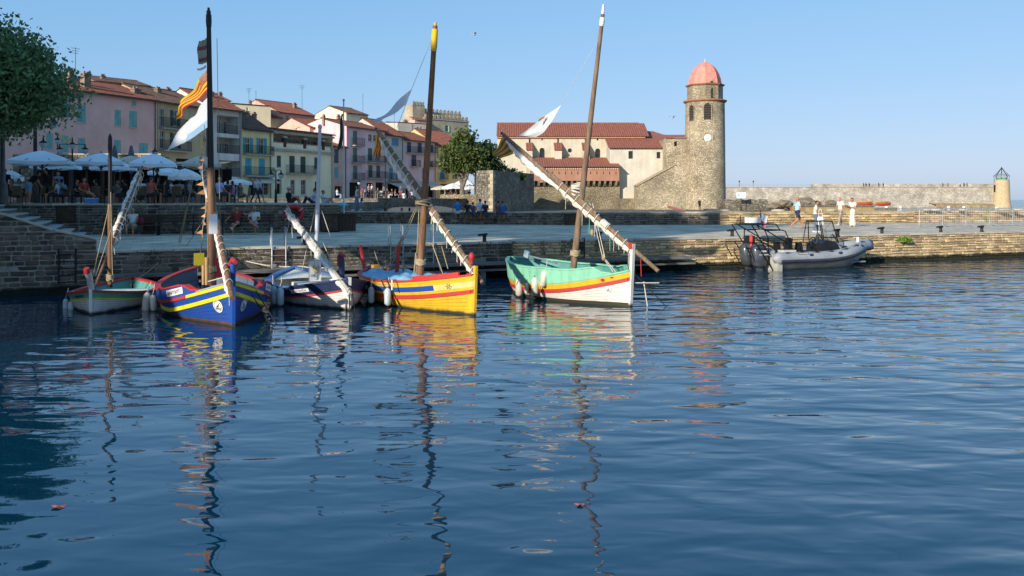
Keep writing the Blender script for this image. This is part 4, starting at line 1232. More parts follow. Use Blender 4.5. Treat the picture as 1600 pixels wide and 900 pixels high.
# ---- rocks, jetty, breakwater, lighthouse
rk = thing('rock_wall', 'dark rounded rock retaining wall at the right foot of the bell tower', 'wall', tuple(P(1133, 312, 118).xy) + (1.2,))
m1 = MB()
def rkf(u, v):
    x = u * 6.2; e = 1 if u < .93 else 1 - ((u - .93) / .07) ** 2 * .5
    return (x + .15 * math.sin(v * 9), -.35 * math.sin(v * 2.6) + (2.2 * v if v > .6 else 0) + .1 * math.sin(u * 31 + v * 7), -1 + 2.55 * e * (min(1, v * 1.7)) + .08 * math.sin(u * 23))
m1.grid(rkf, 30, 10); m1.bx(0, 6.1, 1.2, 5, -1, 1.4)
m1.build('rock_face', bast_m, rk)
def boulder(px, py, Y, s, label):
    q = P(px, py, Y)
    rr = random.Random(int(px * 7))
    from mathutils import noise
    mb = MB(); mb.ell((0, 0, 0), (s * rr.uniform(.9, 1.4), s, s * .55), 16, 10)
    mb.v = [tuple(Vector(v) * (1 + .5 * noise.noise(Vector(v) * 1.3 / s + Vector((px, 0, 0))) + .22 * noise.noise(Vector(v) * 4 / s))) for v in mb.v]
    mb.sm = [False] * len(mb.sm)
    return tag(mb.build('boulder', bast_m2, None, tuple(q), rr.uniform(0, 3)), label, 'boulder', 'boulders at the foot of the breakwater')
bast_m2 = M('boulder_rock', '8a7c66', '6b6050', ns=1.2, rough=.95, bump=.05, bs=5, det=8)
sl = MB()   # shore of shingle rising to the breakwater foot
sl.grid(lambda u, v: (27 + 33 * u + 20 * v, 112 + 180 * v, 1.0 + 3.2 * v * (1 - u) + .15 * math.sin(13 * u + 9 * v) - .9 * u), 22, 14)
tag(sl.build('shore', sand), kind='structure')
bl = ['first boulder right of the dark rock wall', 'second boulder right of the dark rock wall', 'boulder left of the man in the blue shirt', 'low boulder just behind the man in the blue shirt', 'boulder between the man in blue and the woman with bag', 'boulder above the woman with the bag', 'boulder left of the concrete jetty', 'small boulder beyond the jetty']
for i, (px, py, s) in enumerate(((1208, 322, 1.0), (1224, 320, 1.2), (1235, 323, .9), (1252, 321, 1.1), (1262, 324, .8), (1275, 319, 1.0), (1258, 316, 1.3), (1298, 317, .9))): boulder(px, py, 116 + i, s * .9, bl[i])
j0, j1 = P(1258, 323, 110), P(1366, 322.5, 110)
jt = thing('jetty', 'low ochre concrete jetty carrying the stacked kayaks', 'jetty', (j0.x, 110, 0))
MB().bx(0, j1.x - j0.x, 0, 6, -1, 1.86).build('wall', M('jetty_stone', 'a48f62', '8d7a52', ns=2, rough=.95, bump=.02, bs=6, det=7), jt)
MB().bx(-.1, j1.x - j0.x + .15, -.15, 6.1, 1.864, 2.02).build('deck', conc, jt)
YB_ = 300.0
bx0, bx1 = (1090 - CX) * YB_ / F, (1556 - CX) * YB_ / F
BW = thing('breakwater', 'long sunlit stone breakwater running out to the little lighthouse', 'breakwater', (bx0, YB_, 0))
Lb = bx1 - bx0
m1 = MB(); m1.add([(0, -.6, -2), (Lb, -.6, -2), (Lb, 0, 7.15), (0, 0, 7.15), (0, 8, 7.15), (Lb, 8, 7.15)], [(0, 1, 2, 3), (3, 2, 5, 4)]); m1.build('face', break_m, BW)
xp = (1270 - CX) * YB_ / F - bx0
MB().bx(xp, Lb - .5, 1.0, 2.2, 7.154, 8.35).build('parapet', break_m, BW)
MB().bx(0, Lb, -.25, .5, 7.16, 7.3).build('coping', coping_m, BW)
m2 = MB(); m2.add([(Lb - 22, -2.2, -1), (Lb + 3, -2.2, -1), (Lb + 3, -2.0, .9), (Lb - 22, -2.0, 1.0), (Lb - 24, -.4, 1.6), (Lb + 3, -.4, 1.3)], [(0, 1, 2, 3), (3, 2, 5, 4)])
m2.build('foot_ledge', M('ledge_rock', 'a5926c', '7e6f54', ns=.6, rough=.95, bump=.1, bs=2, det=7), BW)
rl = MB()
for i in range(22):
    x = (1134 - CX) * YB_ / F - bx0 + i * 1.4
    rl.bx(x, x + .07, .2, .27, 7.3, 8.25)
for z in (7.75, 8.2): rl.bx((1134 - CX) * YB_ / F - bx0, xp, .2, .27, z, z + .06)
rl.build('railing', M('pale_rail', '8f979c', ns=2), BW)
for px in (1157, 1179):
    x = (px - CX) * YB_ / F - bx0
    lp = MB(); lp.cyl((x, 1.5, 7.2), (x, 1.5, 9.0), .09, .07, 6); lp.lathe([(.1, 0), (.28, .2), (.2, .5), (.05, .65)], 8, (x, 1.5, 8.9)); lp.build('lamp_post', iron, BW)
rb = MB(); rr = random.Random(5)
for i in range(150):
    x = rr.uniform(-5, 46); s = rr.uniform(.4, 1.1)
    rb.ell((x, -1 - rr.random() * 4, rr.uniform(.2, 2.4) * (1 - max(0, x) / 70)), (s * 1.3, s, s * .7), 6, 4)
tag(rb.build('rock_armour', bast_m2, BW), kind='stuff')
lx = (1565 - CX) * 299 / F
LH = thing('lighthouse', 'small round stone lighthouse with open iron lantern at the breakwater end', 'lighthouse', (lx, 299, 0))
zt = H - (282 - HY) * 299 / F
MB().lathe([(3.3, -1), (3.0, .8), (2.7, 2.2), (2.5, zt - 1), (2.4, zt)], 24).build('tower_body', M('lighthouse_stone', 'c0ab86', 'ab9674', ns=2, rough=.9, bump=.05, bs=3, det=7), LH)
MB().lathe([(2.41, zt), (2.55, zt + .1), (2.41, zt + .25)], 24).build('cornice', coping_m, LH)
MB().lathe([(1.6, zt + .25), (1.6, zt + .95), (1.45, zt + 1.0)], 16).build('green_drum', M('green_paint', '4f9a63', '3f8553', ns=3), LH)
ir = MB()
for i in range(8):
    a = 2 * math.pi * i / 8 + .2
    c, s = math.cos(a), math.sin(a)
    ir.tube([(2.2 * c, 2.2 * s, zt + .3), (2.45 * c, 2.45 * s, zt + 1.6), (1.9 * c, 1.9 * s, zt + 2.2), (1.0 * c, 1.0 * s, zt + 3.2), (.35 * c, .35 * s, zt + 4.0)], .07, 5)
ir.lathe([(.5, zt + 3.9), (.55, zt + 4.05), (.2, zt + 4.3), (.06, zt + 4.8)], 10)
for rr_, z in ((1.9, 2.2), (2.45, 1.6)):
    ir.tube([(rr_ * math.cos(2 * math.pi * i / 20), rr_ * math.sin(2 * math.pi * i / 20), zt + z) for i in range(20)], .05, 5, closed=True)
ir.build('lantern_frame', iron, LH)
MB().lathe([(.3, zt + 1.2), (.35, zt + 1.7), (.3, zt + 2.1)], 10).build('lamp', M('lamp_white', 'd8d8d0', ns=2), LH)
MB().bx(-2.8, -2.3, -.6, -.1, zt - 4, zt - 1.6).build('door_recess', dark, LH)
# ------------------------------------------------------------------ the wooden lateen boats
BLUE, YEL, RED, GRN, WHT = PAINT('blue_paint', '12489a'), PAINT('yellow_paint', 'dcae22'), PAINT('red_paint', 'b02c2c'), PAINT('green_paint_boat', '5f9f86'), PAINT('hull_white', 'dcd8cd', wear=.5)
LEM = PAINT('lemon_paint', 'd6c21c'); NAVY = PAINT('navy_paint', '1c2c52'); PALEB = PAINT('pale_blue_paint', '6f93b4'); MINT = PAINT('mint_paint', '7fc0a0'); BROWNB = PAINT('antifouling_brown', '4a2a20'); DKB = PAINT('dark_bottom', '14161c')
INTG = PAINT('inner_grey_blue', '4f6273'); INTT = PAINT('inner_teal', '4d8f86'); INTW = PAINT('inner_white', 'd5d4cc'); SKY_B = PAINT('sky_blue_paint', '4d86b8'); CREAMP = PAINT('cream_paint', 'd8c27c')
REDBOOT = PAINT('boot_red', 'a04030')
spar_m = M('spar_wood', '84603f', '5f4330', ns=3, rough=.6, bump=.004, bs=30, stretch=(4, 4, .5), c3='96724f')
spar_d = M('dark_spar', '241c19', '15110f', ns=3, rough=.5, stretch=(4, 4, .5))
spar_g = M('grey_spar', '85705a', '5d4c3c', ns=3, rough=.75, bump=.006, bs=30, stretch=(5, 5, .4), c3='a08a70')
sail_m = M('furled_sailcloth', 'ddd4c2', 'c6bcab', ns=7, rough=.95, bump=.02, bs=16)
sail_w = M('white_sailcloth', 'e0ddd4', 'cac6bc', ns=7, rough=.9, bump=.015, bs=14)

def smooth(a, b, x):
    t = min(1, max(0, (x - a) / (b - a))); return t * t * (3 - 2 * t)

class Boat:
    def __init__(s, label, bow, head, L, B, sheer, name='sailing_boat', group='moored lateen boats'):
        s.L, s.B, s.sh = L, B, sheer
        h = Vector(head).normalized(); s.h = h
        b = PG(bow[0], bow[1], 0.0)
        st_ = Vector((b.x, b.y)) - h * L
        s.o = st_; s.lat = Vector((-h.y, h.x))          # port side
        s.root = thing(name, label, 'boat', (st_.x, st_.y, 0), math.atan2(h.y, h.x), group)
    def px(s, px, py, y=0.0):
        """local point on the boat's lengthwise plane (shifted y to port) behind a pixel"""
        dx = (px - CX) / F
        o = s.o + s.lat * y
        t = (o.x * s.h.y - o.y * s.h.x) / (dx * s.h.y - s.h.x)
        x = (dx * t - o.x) * s.h.x + (t - o.y) * s.h.y
        return Vector((x, y, H - (py - HY) / F * t))
    def world(s, p): q = s.o + s.h * p[0] + s.lat * p[1]; return Vector((q.x, q.y, p[2]))
    def zs(s, t):
        bow, mid, st = s.sh
        c = .42
        return mid + (bow - mid) * ((t - c) / (1 - c)) ** 2.0 if t > c else mid + (st - mid) * ((c - t) / c) ** 2.0
    def plan(s, t):
        u = (t - .45) / .55 if t > .45 else (.45 - t) / .45
        e = (1 - min(1, u) ** 2.4) if t > .45 else (1 - min(1, u) ** 2.8)
        return s.B / 2 * max(.0, e) + .028
    def zk(s, t): return -.38 + .12 * abs(2 * t - 1) ** 3
    def hb(s, t, z, zs=None):
        zs = s.zs(t) if zs is None else zs
        zk = s.zk(t)
        q = .30 + .55 * abs(2 * t - 1) ** 2.5
        w = max(0, min(1.0, (z - zk) / (zs - zk)))
        return s.plan(t) * w ** q
    def pt(s, t, z, side, off=0.0):
        zs = s.zs(t)
        b = s.hb(t, min(z, zs)) + max(0, z - zs) * .12
        rake = .10 * (z - .3) * smooth(.8, 1, t) - .08 * (z - .3) * smooth(.2, 0, t)
        return Vector((t * s.L + rake, side * (b + off), z))
    def hull(s, bands, boot, bottom, mats, wl=.07, n=36):
        """bands: (height, material index, optional (start, end, alternative index))"""
        mb = MB()
        def rows(t):
            zs = s.zs(t); fb = zs - wl - .05
            tot = sum(b[0] for b in bands)
            kk = min(1, fb / tot)
            r = [zs]
            for b in bands: r.append(r[-1] - b[0] * kk)
            r += [wl, -.03, -.15, s.zk(t) * .8, s.zk(t)]
            if len(r) > 1: r[len(bands) + 1] = min(wl, r[len(bands)] - .01)
            return r
        s.rows = rows
        mi = [b[1] for b in bands] + [s_rest, boot, bottom, bottom, bottom] if False else None
        for side in (-1, 1):
            R_ = len(rows(0))
            base = len(mb.v)
            for i in range(n + 1):
                t = i / n
                for z in rows(t): mb.v.append(tuple(s.pt(t, z, side)))
            for i in range(n):
                t = (i + .5) / n
                for j in range(R_ - 1):
                    if j < len(bands):
                        b = bands[j]; m = b[1]
                        if len(b) > 2 and b[2][0] <= t <= b[2][1]: m = b[2][2]
                    else:
                        m = (s.rest, boot, bottom, bottom)[j - len(bands)] if j - len(bands) < 4 else bottom
                    a = base + i * R_ + j
                    f = [a, a + R_, a + R_ + 1, a + 1]
                    mb.f.append(f if side > 0 else f[::-1]); mb.m.append(m); mb.sm.append(True)
        s.hullo = mb.build('hull', mats, s.root)
        return s.hullo
    def inner(s, mat, floor=.10, top=None, t0=.02, t1=.98, n=28, parent=None):
        mb = MB()
        for side in (-1, 1):
            mb.grid(lambda u, v: s.inpt(t0 + (t1 - t0) * u, v, side, floor, top), n, 4)
        o = mb.build('inner_planking', mat, s.root)
        fl = MB(); fl.grid(lambda u, v: (lambda p, q: p.lerp(q, v))(s.inpt(t0 + (t1 - t0) * u, 1, -1, floor, top), s.inpt(t0 + (t1 - t0) * u, 1, 1, floor, top)), n, 2)
        fl.build('sole', mat, s.root)
        rb = MB()
        for i in range(9):
            t = .12 + .75 * i / 8
            for side in (-1, 1):
                pts = [s.inpt(t, v, side, floor, top) - Vector((0, side * .015, 0)) for v in (0.02, .35, .7, 1)]
                rb.tube(pts, .022, 5)
        rb.build('rib', mat, o)
    def inpt(s, t, v, side, floor, top):
        zt = (s.zs(t) if top is None else top(t)) - .015
        z = zt + (floor - zt) * v
        p = s.pt(t, z, side, 0)
        p.y = side * max(0.004, abs(p.y) - .055 - .03 * v)
        return p
    def strip(s, name, mat, t0, t1, zf, w, h, n=30, out=0.0, inside=None, closed_end=True):
        """a batten or rail swept along both sides: zf(t) its middle height, w its width outboard, h its height"""
        mb = MB()
        for side in (-1, 1):
            base = len(mb.v)
            for i in range(n + 1):
                t = t0 + (t1 - t0) * i / n
                z = zf(t)
                p = s.pt(t, z, side, out)
                y1 = abs(p.y) + w / 2; y0 = abs(p.y) - (w / 2 if inside is None else inside)
                y0 = max(y0, 0)
                for (y, zz_) in ((y0, z - h / 2), (y1, z - h / 2), (y1, z + h / 2), (y0, z + h / 2)):
                    mb.v.append((p.x, side * y, zz_))
            for i in range(n):
                for j in range(4):
                    a, b = base + i * 4 + j, base + i * 4 + (j + 1) % 4
                    f = [a, a + 4, b + 4, b]
                    mb.f.append(f if side < 0 else f[::-1]); mb.m.append(0); mb.sm.append(False)
            mb.f += [[base, base + 1, base + 2, base + 3], [base + n * 4 + k for k in (3, 2, 1, 0)]]; mb.m += [0, 0]; mb.sm += [False, False]
        return mb.build(name, mat, s.root)
    def wash(s, mat, capmat, t0, t1, hf, n=24, inner=None):
        mb = MB()
        for side in (-1, 1):
            mb.grid(lambda u, v: s.pt(t0 + (t1 - t0) * u, s.zs(t0 + (t1 - t0) * u) + hf(t0 + (t1 - t0) * u) * v, side, .004), n, 2, 0)
            mb.grid(lambda u, v: s.pt(t0 + (t1 - t0) * u, s.zs(t0 + (t1 - t0) * u) + hf(t0 + (t1 - t0) * u) * v, side, -.05), n, 2, 1)
        o = mb.build('wash_strake', [mat, inner or mat], s.root)
        s.strip('capping_rail', capmat, t0, t1, lambda t: s.zs(t) + hf(t) + .018, .05, .036, n, inside=.12)
        return o
    def stem(s, mat, zt, w=.065, d=.13, head=None, tip=.0):
        x = s.L
        mb = MB()
        zs_ = s.zs(1)
        pts = [(x - .07, -.36), (x - .01, -.36), (x + .03 + .1 * (zt - .3) * .6, zt), (x - .07 + .1 * (zt - .3) * .6, zt)]
        mb.add([(a, -w / 2, z) for a, z in pts] + [(a, w / 2, z) for a, z in pts], [(0, 1, 2, 3), (7, 6, 5, 4), (0, 4, 5, 1), (1, 5, 6, 2), (2, 6, 7, 3), (3, 7, 4, 0)])
        o = mb.build('stem_post', mat, s.root)
        if head:
            hb = MB(); xx = x + .06 * zt - .02
            hb.bx(xx - .12, xx + .02, -w * .56, w * .56, zt - .14, zt + .015)
            hb.build('stem_head', head, o)
        return o
    def deck(s, mat, t0, t1, drop=.05, crown=.05, n=14, name='foredeck'):
        mb = MB()
        def f(u, v):
            t = t0 + (t1 - t0) * u
            z = s.zs(t) - drop
            b = abs(s.pt(t, z, 1).y) - .03
            y = (2 * v - 1)
            return (s.pt(t, z, 1).x, y * max(b, 0), z + crown * (1 - y * y))
        mb.grid(f, n, 10)
        w = MB()
        t = t0
        return mb.build(name, mat, s.root)
    def thwart(s, mat, t, z, w=.22):
        b = abs(s.pt(t, z, 1).y) - .05
        return MB().bx(t * s.L - w / 2, t * s.L + w / 2, -b, b, z - .04, z).build('thwart', mat, s.root)
    def mast(s, mat, b, t, r0, r1, topmat=None, band=None, tf=.88):
        mb = MB()
        d = t - b
        n = 14
        rr = [r0 + (r1 - r0) * (i / n) ** 1.1 for i in range(n + 1)]
        mb.tube([b + d * (i / n) for i in range(n + 1)], rr, 12)
        o = mb.build('mast', mat, s.root)
        tp = MB()
        tp.tube([b + d * tf, b + d * (tf + .02), b + d * .985, b + d * .99, b + d * 1.012], [r1 * 1.18, r1 * 1.35, r1 * 1.25, r1 * .7, r1 * .55], 12)
        tp.build('masthead', topmat or mat, o)
        if band:
            bd = MB(); bd.tube([b + d * band[0], b + d * band[1]], r0 * 1.04, 12); bd.build('mast_band', band[2], o)
        c = MB(); rr_ = random.Random(3)
        for k in range(5):
            q = b + d * .05 + d.normalized() * (.03 * k)
            c.tube([q + Vector((math.cos(a) * r0 * 1.25, math.sin(a) * r0 * 1.25, .02 * math.sin(3 * a + k))) for a in [2 * math.pi * i / 14 for i in range(14)]], .022, 6, closed=True)
        c.build('rope_coil', rope_m, o)
        return o
    def yard(s, mat, p0, p1, r, sail=None, f0=.0, f1=1.0, side=1, sr=.075, ties=14, sag=0.0, tip=None, under=1.0, bend=0.0):
        d = p1 - p0
        bv = lambda f: Vector((bend * math.sin(math.pi * f), 0, bend * .3 * math.sin(math.pi * f)))
        n = 16
        mb = MB()
        rr = [r * (.62 + .38 * math.sin(math.pi * (.12 + .8 * i / n))) for i in range(n + 1)]
        mb.tube([p0 + d * (i / n) + bv(i / n) for i in range(n + 1)], rr, 10)
        # the lateen yard is two spars lashed together
        m2 = MB(); m2.tube([p0 + d * (.36 + .3 * i / 6) + bv(.36 + .3 * i / 6) + Vector((0, .0, r * 1.2)) for i in range(7)], r * .62, 8)
        yo = mb.build('yard', mat, s.root)
        m2.build('yard_splice', mat, yo)
        if tip:
            t_ = MB(); t_.tube([p1 - d * .16, p1 + d * .012], [r * .82, r * .55], 10); t_.build('yard_tip', tip, yo)
        nr = d.normalized()
        dn = (Vector((0, 0, -1)) + nr * nr.z).normalized()
        rg = random.Random(int(abs(p0.x * 100)))
        if sail:
            ms = MB()
            K = 56
            path, rad = [], []
            for i in range(K + 1):
                f = f0 + (f1 - f0) * i / K
                bulge = .93 + .11 * abs(math.sin((f - f0) / (f1 - f0) * ties * math.pi)) + rg.uniform(-.05, .05)
                env = min(1, (i + 2) / 6, (K - i + 2) / 6)
                path.append(p0 + d * f + bv(f) + dn * (r * .8 + sr * .75 * under + sag * math.sin(math.pi * f)) + Vector((0, side * (.055 if side < 0 else .02) + rg.uniform(-.008, .008), rg.uniform(-.012, .012))))
                rad.append(max(.012, sr * bulge * env * (1 + .22 * math.sin(i * .37 + p0.x) * math.sin(i * 1.13)) * rg.uniform(.93, 1.07)))
            ms.tube(path, rad, 9)
            # a second, thinner fold
            path2 = [p + dn * rad[i] * .7 + Vector((0, side * .03 * math.sin(i * .9), .01 * math.sin(i * 1.7))) for i, p in enumerate(path)]
            ms.tube(path2, [q * .55 for q in rad], 7)
            so = ms.build('furled_sail', sail, s.root)
            for k in range(ties):
                tb = MB()
                f = f0 + (f1 - f0) * (k + .5 + rg.uniform(-.28, .28)) / ties
                c = p0 + d * f + bv(f) + dn * (sr * .45)
                e1 = nr.cross(Vector((0, 1, 0))).normalized() if abs(nr.y) < .9 else Vector((0, 0, 1))
                e2 = Vector((0, 1, 0))
                a_, b_ = r + sr * .95, max(r, sr) * 1.08
                tb.tube([c + dn * math.cos(t) * a_ + e2 * math.sin(t) * b_ + nr * .02 * math.sin(t) for t in [2 * math.pi * i / 12 for i in range(12)]], .013, 5, closed=True)
                if k % 2 == 0:
                    q = c + dn * a_
                    tb.tube([q, q + Vector((.01, 0, -.12)), q + Vector((-.01, .01, -.2 - .22 * rg.random()))], .009, 4)
                tb.build('sail_tie', rope_w, so)
        return yo
    def rope(s, a, b, r=.011, mat=None, sag=0.0, name='rigging_line', n=8):
        mb = MB(); a, b = Vector(a), Vector(b)
        mb.tube([a.lerp(b, i / n) - Vector((0, 0, sag * math.sin(math.pi * i / n))) for i in range(n + 1)], r, 5)
        return mb.build(name, mat or rope_m, s.root)
    def block(s, p, r=.05):
        mb = MB(); mb.ell(tuple(p), (r, r * .6, r * 1.35), 8, 6)
        return mb.build('pulley_block', M('block_wood', 'a58f6d', '7f6c50', ns=6), s.root)
    def plate(s, t0, t1, zf, h, side, mat, marks=True, mark_m=None, round_=False):
        mb = MB(); n = 8
        def f(u, v, off=.012):
            t = t0 + (t1 - t0) * u; z = zf(t) + (v - .5) * h
            return s.pt(t, z, side, off)
        mb.grid(lambda u, v: f(u, v, .014), n, 3, 0, False)
        o = mb.build('name_plate', mat, s.root)
        if marks:
            mk = MB(); rg = random.Random(int(t0 * 1000) + side)
            x = .1
            while x < .88:
                w = rg.uniform(.03, .055)
                for (a, b, c, d) in ((x, x + w * .35, .25, .75), (x, x + w, .65, .75)) if rg.random() < .5 else ((x, x + w * .35, .25, .75), (x, x + w, .45, .55), (x + w * .65, x + w, .25, .55)):
                    mk.add([f(a, c, .02), f(b, c, .02), f(b, d, .02), f(a, d, .02)], [(0, 1, 2, 3)])
                x += w + .025
            mk.build('lettering', mark_m or M('plate_ink', '4a4a55', ns=2), o)
        return o
    def disc(s, t, z, r, side, mat, ink=None):
        def f(x, y, off): tt = t + x / s.L; return s.pt(tt, z + y, side, off)
        mb = MB(); n = 20
        mb.add([f(r * .85 * math.cos(2 * math.pi * i / n), r * math.sin(2 * math.pi * i / n), .015) for i in range(n)], [tuple(range(n))])
        o = mb.build('emblem', mat, s.root)
        if ink:
            m2 = MB()
            for i in range(n):   # thin ring
                a, b = 2 * math.pi * i / n, 2 * math.pi * (i + 1) / n
                m2.add([f(q * .85 * r * math.cos(c), q * r * math.sin(c), .02) for q, c in ((.72, a), (.8, a), (.8, b), (.72, b))], [(0, 1, 2, 3)])
            # a small sailing boat: hull and slanting sail
            m2.add([f(x * r, y * r, .021) for x, y in ((-.5, -.28), (-.34, -.5), (.34, -.5), (.5, -.28))], [(0, 1, 2, 3)])
            m2.add([f(x * r, y * r, .021) for x, y in ((-.42, -.2), (.1, -.2), (.42, .55))], [(0, 1, 2)])
            m2.build('emblem_print', ink, o)
        return o

ink_b = M('ink_blue', '5c6c8a', ns=3); ink_d = M('ink_dark', '39454a', ns=3)

# ---- B1: small green and white boat at the left
b1 = Boat('small green and white boat with red gunwale, leftmost of the moored boats', (142, 492), (.2, -.98), 4.2, 2.0, (.56, .34, .5))
b1.rest = 1
b1.hull([(.15, 0), (.035, 2)], 1, 3, [GRN, WHT, LEM, DKB])
b1.strip('rubbing_strake', LEM, .01, .99, lambda t: b1.rows(t)[1] - .015, .03, .035)
b1.strip('gunwale', RED, .0, .995, lambda t: b1.zs(t) + .01, .06, .05, inside=.12)
b1.inner(INTT)
b1.deck(INTT, .66, .985, .06, .04)
for t in (.2, .42, .6): b1.thwart(PAINT('bench_pale', '9fb4b8'), t, .27)
b1.stem(WHT, .62)
mb = MB(); mb.tube([b1.px(143, 452), b1.px(139, 432), b1.px(136, 424)], [.07, .075, .07], 10); o_ = mb.build('bow_bollard', WHT, b1.root)
mb = MB(); mb.tube([b1.px(136, 426), b1.px(135, 419)], [.078, .06], 10); mb.build('red_cap', RED, o_)
b1.mast(spar_d, b1.px(172, 449), b1.px(172, 212), .062, .042, band=(.02, .55, spar_m), tf=.9)
b1.yard(spar_m, b1.px(148, 449, -.14), b1.px(222, 262, -.14), .042, sail_w, .3, .98, -1, .095, 11, under=.35, tip=spar_d)
for a, b_ in (((143, 440), (171, 320)), ((176, 440), (173, 300)), ((150, 430), (180, 340))): b1.rope(b1.px(*a, .1), b1.px(*b_, .05), .01, rope_m)
b1.plate(.86, .95, lambda t: b1.zs(t) - .09, .06, -1, PAINT('plate_green', '39584c'))
og = M('orange_pennant', 'd29a6c', 'c2885a', ns=4, rough=.9)
mb = MB(); q = b1.px(217, 270, .14); mb.grid(lambda u, v: q + Vector((-.12 * v - .1 * u, .05 * math.sin(3 * v + u), -.42 * v * (1 - .4 * u))), 4, 6); mb.build('sail_pennant', og, b1.root)

# ---- B2: blue, yellow and red boat
b2 = Boat('bright blue boat with yellow and red stripes and tall dark mast', (365, 511), (.45, -.893), 5.9, 2.5, (.97, .34, .55))
b2.rest = 0
b2.hull([(.075, 2, (.80, 1, 1)), (.12, 0), (.10, 1)], 3, 4, [BLUE, LEM, RED, REDBOOT, DKB])
b2.strip('rubbing_strake', LEM, .005, .992, lambda t: (b2.rows(t)[2] + b2.rows(t)[3]) / 2, .06, .085)
b2.strip('upper_strake', LEM, .80, .992, lambda t: b2.zs(t) - .035, .03, .07)
b2.strip('upper_strake', RED, .02, .795, lambda t: b2.zs(t) - .035, .03, .07)
wf = lambda t: .24 + .08 * smooth(.3, 0, t) - .22 * smooth(.78, .86, t)
b2.wash(BLUE, RED, .01, .87, wf, inner=INTG)
b2.strip('gunwale', PAINT('pale_rail', 'd8d4c6'), .86, .99, lambda t: b2.zs(t) + .02, .04, .03, inside=.1)
b2.inner(INTG, .1)
b2.deck(INTG, .8, .985, .09, .03)
for t in (.2, .42, .6): b2.thwart(INTG, t, .32)
b2.stem(BLUE, 1.02)
mb = MB(); mb.tube([b2.px(362, 452), b2.px(364, 425), b2.px(364, 412)], [.065, .065, .06], 10, flat=.7); o_ = mb.build('bow_bollard', BLUE, b2.root)
mb = MB(); mb.tube([b2.px(360, 427), b2.px(361, 413), b2.px(364, 406), b2.px(368, 410)], [.05, .062, .062, .045], 10); mb.build('red_cap', RED, o_)
b2.mast(spar_d, b2.px(332, 446), b2.px(326, 17), .095, .055, topmat=spar_d, band=(.0, .42, spar_m), tf=.94)
mb = MB(); p_ = b2.px(331, 428); mb.tube([b2.px(331, 432), b2.px(331, 399)], .099, 12); mb.build('mast_sleeve', M('worn_sleeve', 'a39a8e', '7c7268', ns=5), b2.root)
b2.yard(spar_m, b2.px(363, 466, -.2), b2.px(314, 247, .42), .065, sail_w, .03, .98, -1, .048, 18, bend=.16, under=.5, sag=.02)
# white board hung on the mast
c_ = b2.px(333, 350, -.3)
mb = MB(); w_, h_ = 10 * 21 / F, 28 * 21 / F
mb.obox((c_.x, c_.y, c_.z), (.02, w_ * 1.15, h_), .15); mb.build('white_board', M('board_white', 'e6e4de', ns=2, rough=.5), b2.root)
for a, b_, r_ in (((269, 424), (301, 283), .016), ((273, 424), (301, 283), .014), ((256, 440), (286, 390), .02), ((260, 441), (288, 390), .02), ((286, 392), (318, 345), .012), ((318, 345), (330, 305), .012), ((306, 443), (317, 370), .011), ((325, 420), (323, 290), .011), ((341, 430), (336, 300), .011), ((345, 425), (339, 60), .008), ((322, 110), (314, 260), .007)):
    b2.rope(b2.px(*a, .25), b2.px(*b_, .1), r_, rope_m)
for a in ((288, 390), (318, 346), (330, 305)): b2.block(b2.px(*a, .18), .06)
b2.rope(b2.px(325, 440, -.3), b2.px(362, 430, .1), .014, rope_w)
for px_, py_ in ((318, 395), (323, 392)): 
    mb = MB(); mb.tube([b2.px(px_ , 445, -.2), b2.px(px_, 402, -.2)], [.04, .05], 8); mb.build('rope_bitt', PAINT('bitt_buff', 'b08c5c'), b2.root)
mb = MB(); q = b2.px(311, 405, -.5); mb.obox((q.x, q.y, q.z), (.1, .22, .28), 0); mb.build('lemon_locker', PAINT('shaded_lemon_paint', '9c8f1e'), b2.root)  # lemon paint darkened: the locker's shade is put into its colour
mb = MB(); q = b2.px(345, 418, .2); mb.obox((q.x, q.y, q.z), (.1, .3, .5), 0); mb.build('red_locker', RED, b2.root)
for sd in (-1, 1):
    b2.plate(.66, .79, lambda t: b2.zs(t) + .13, .15, sd, M('plate_white', 'd8d5cc', ns=3, rough=.5))
    b2.disc(.935, .42, .14, sd, M('emblem_white', 'dedcd4', ns=3, rough=.5), ink_d)
# two dark mooring warps from the bow down into the water
for dy in (0, .13):
    b2.rope((5.2, -1.0 * 0 + .45 + dy, .7), (5.75 + dy, .85 + dy, -.1), .014, rope_d, name='mooring_warp')

# ---- B3: white and navy boat
b3 = Boat('white boat with navy topsides, thin red stripe and white mast', (546, 485), (.48, -.877), 5.4, 2.5, (.78, .40, .7))
b3.rest = 1
b3.hull([(.24, 0), (.05, 2)], 1, 3, [NAVY, WHT, RED, DKB])
b3.strip('rubbing_strake', RED, .01, .992, lambda t: b3.rows(t)[1] - .025, .03, .045)
b3.strip('gunwale', PAINT('mid_blue_paint', '44699c'), .0, .72, lambda t: b3.zs(t) + .012, .05, .045, inside=.2)
b3.strip('gunwale', NAVY, .72, .995, lambda t: b3.zs(t) + .012, .05, .045, inside=.10)
b3.inner(INTW, .12)
b3.deck(INTW, .62, .985, .04, .05)
b3.deck(INTW, .03, .2, .05, .03, name='stern_deck')
for t in (.34, .5): b3.thwart(INTW, t, .3)
mb = MB(); mb.bx(1.9, 3.1, -.55, .55, .12, .44); mb.build('engine_box', INTW, b3.root)
b3.stem(WHT, .82)
mb = MB(); mb.tube([b3.px(534, 440), b3.px(534, 410), b3.px(533, 400)], [.075, .08, .075], 10, flat=.7); o_ = mb.build('bow_bollard', NAVY, b3.root)
mb = MB(); mb.tube([b3.px(530, 415), b3.px(530, 402), b3.px(533, 396), b3.px(537, 400)], [.05, .06, .06, .04], 10); mb.build('red_cap', RED, o_)
m_al = M('white_mast', 'c2c6ca', 'aeb3b8', ns=2, rough=.35)
b3.mast(m_al, b3.px(493, 436), b3.px(500, 197), .066, .045, tf=.985)
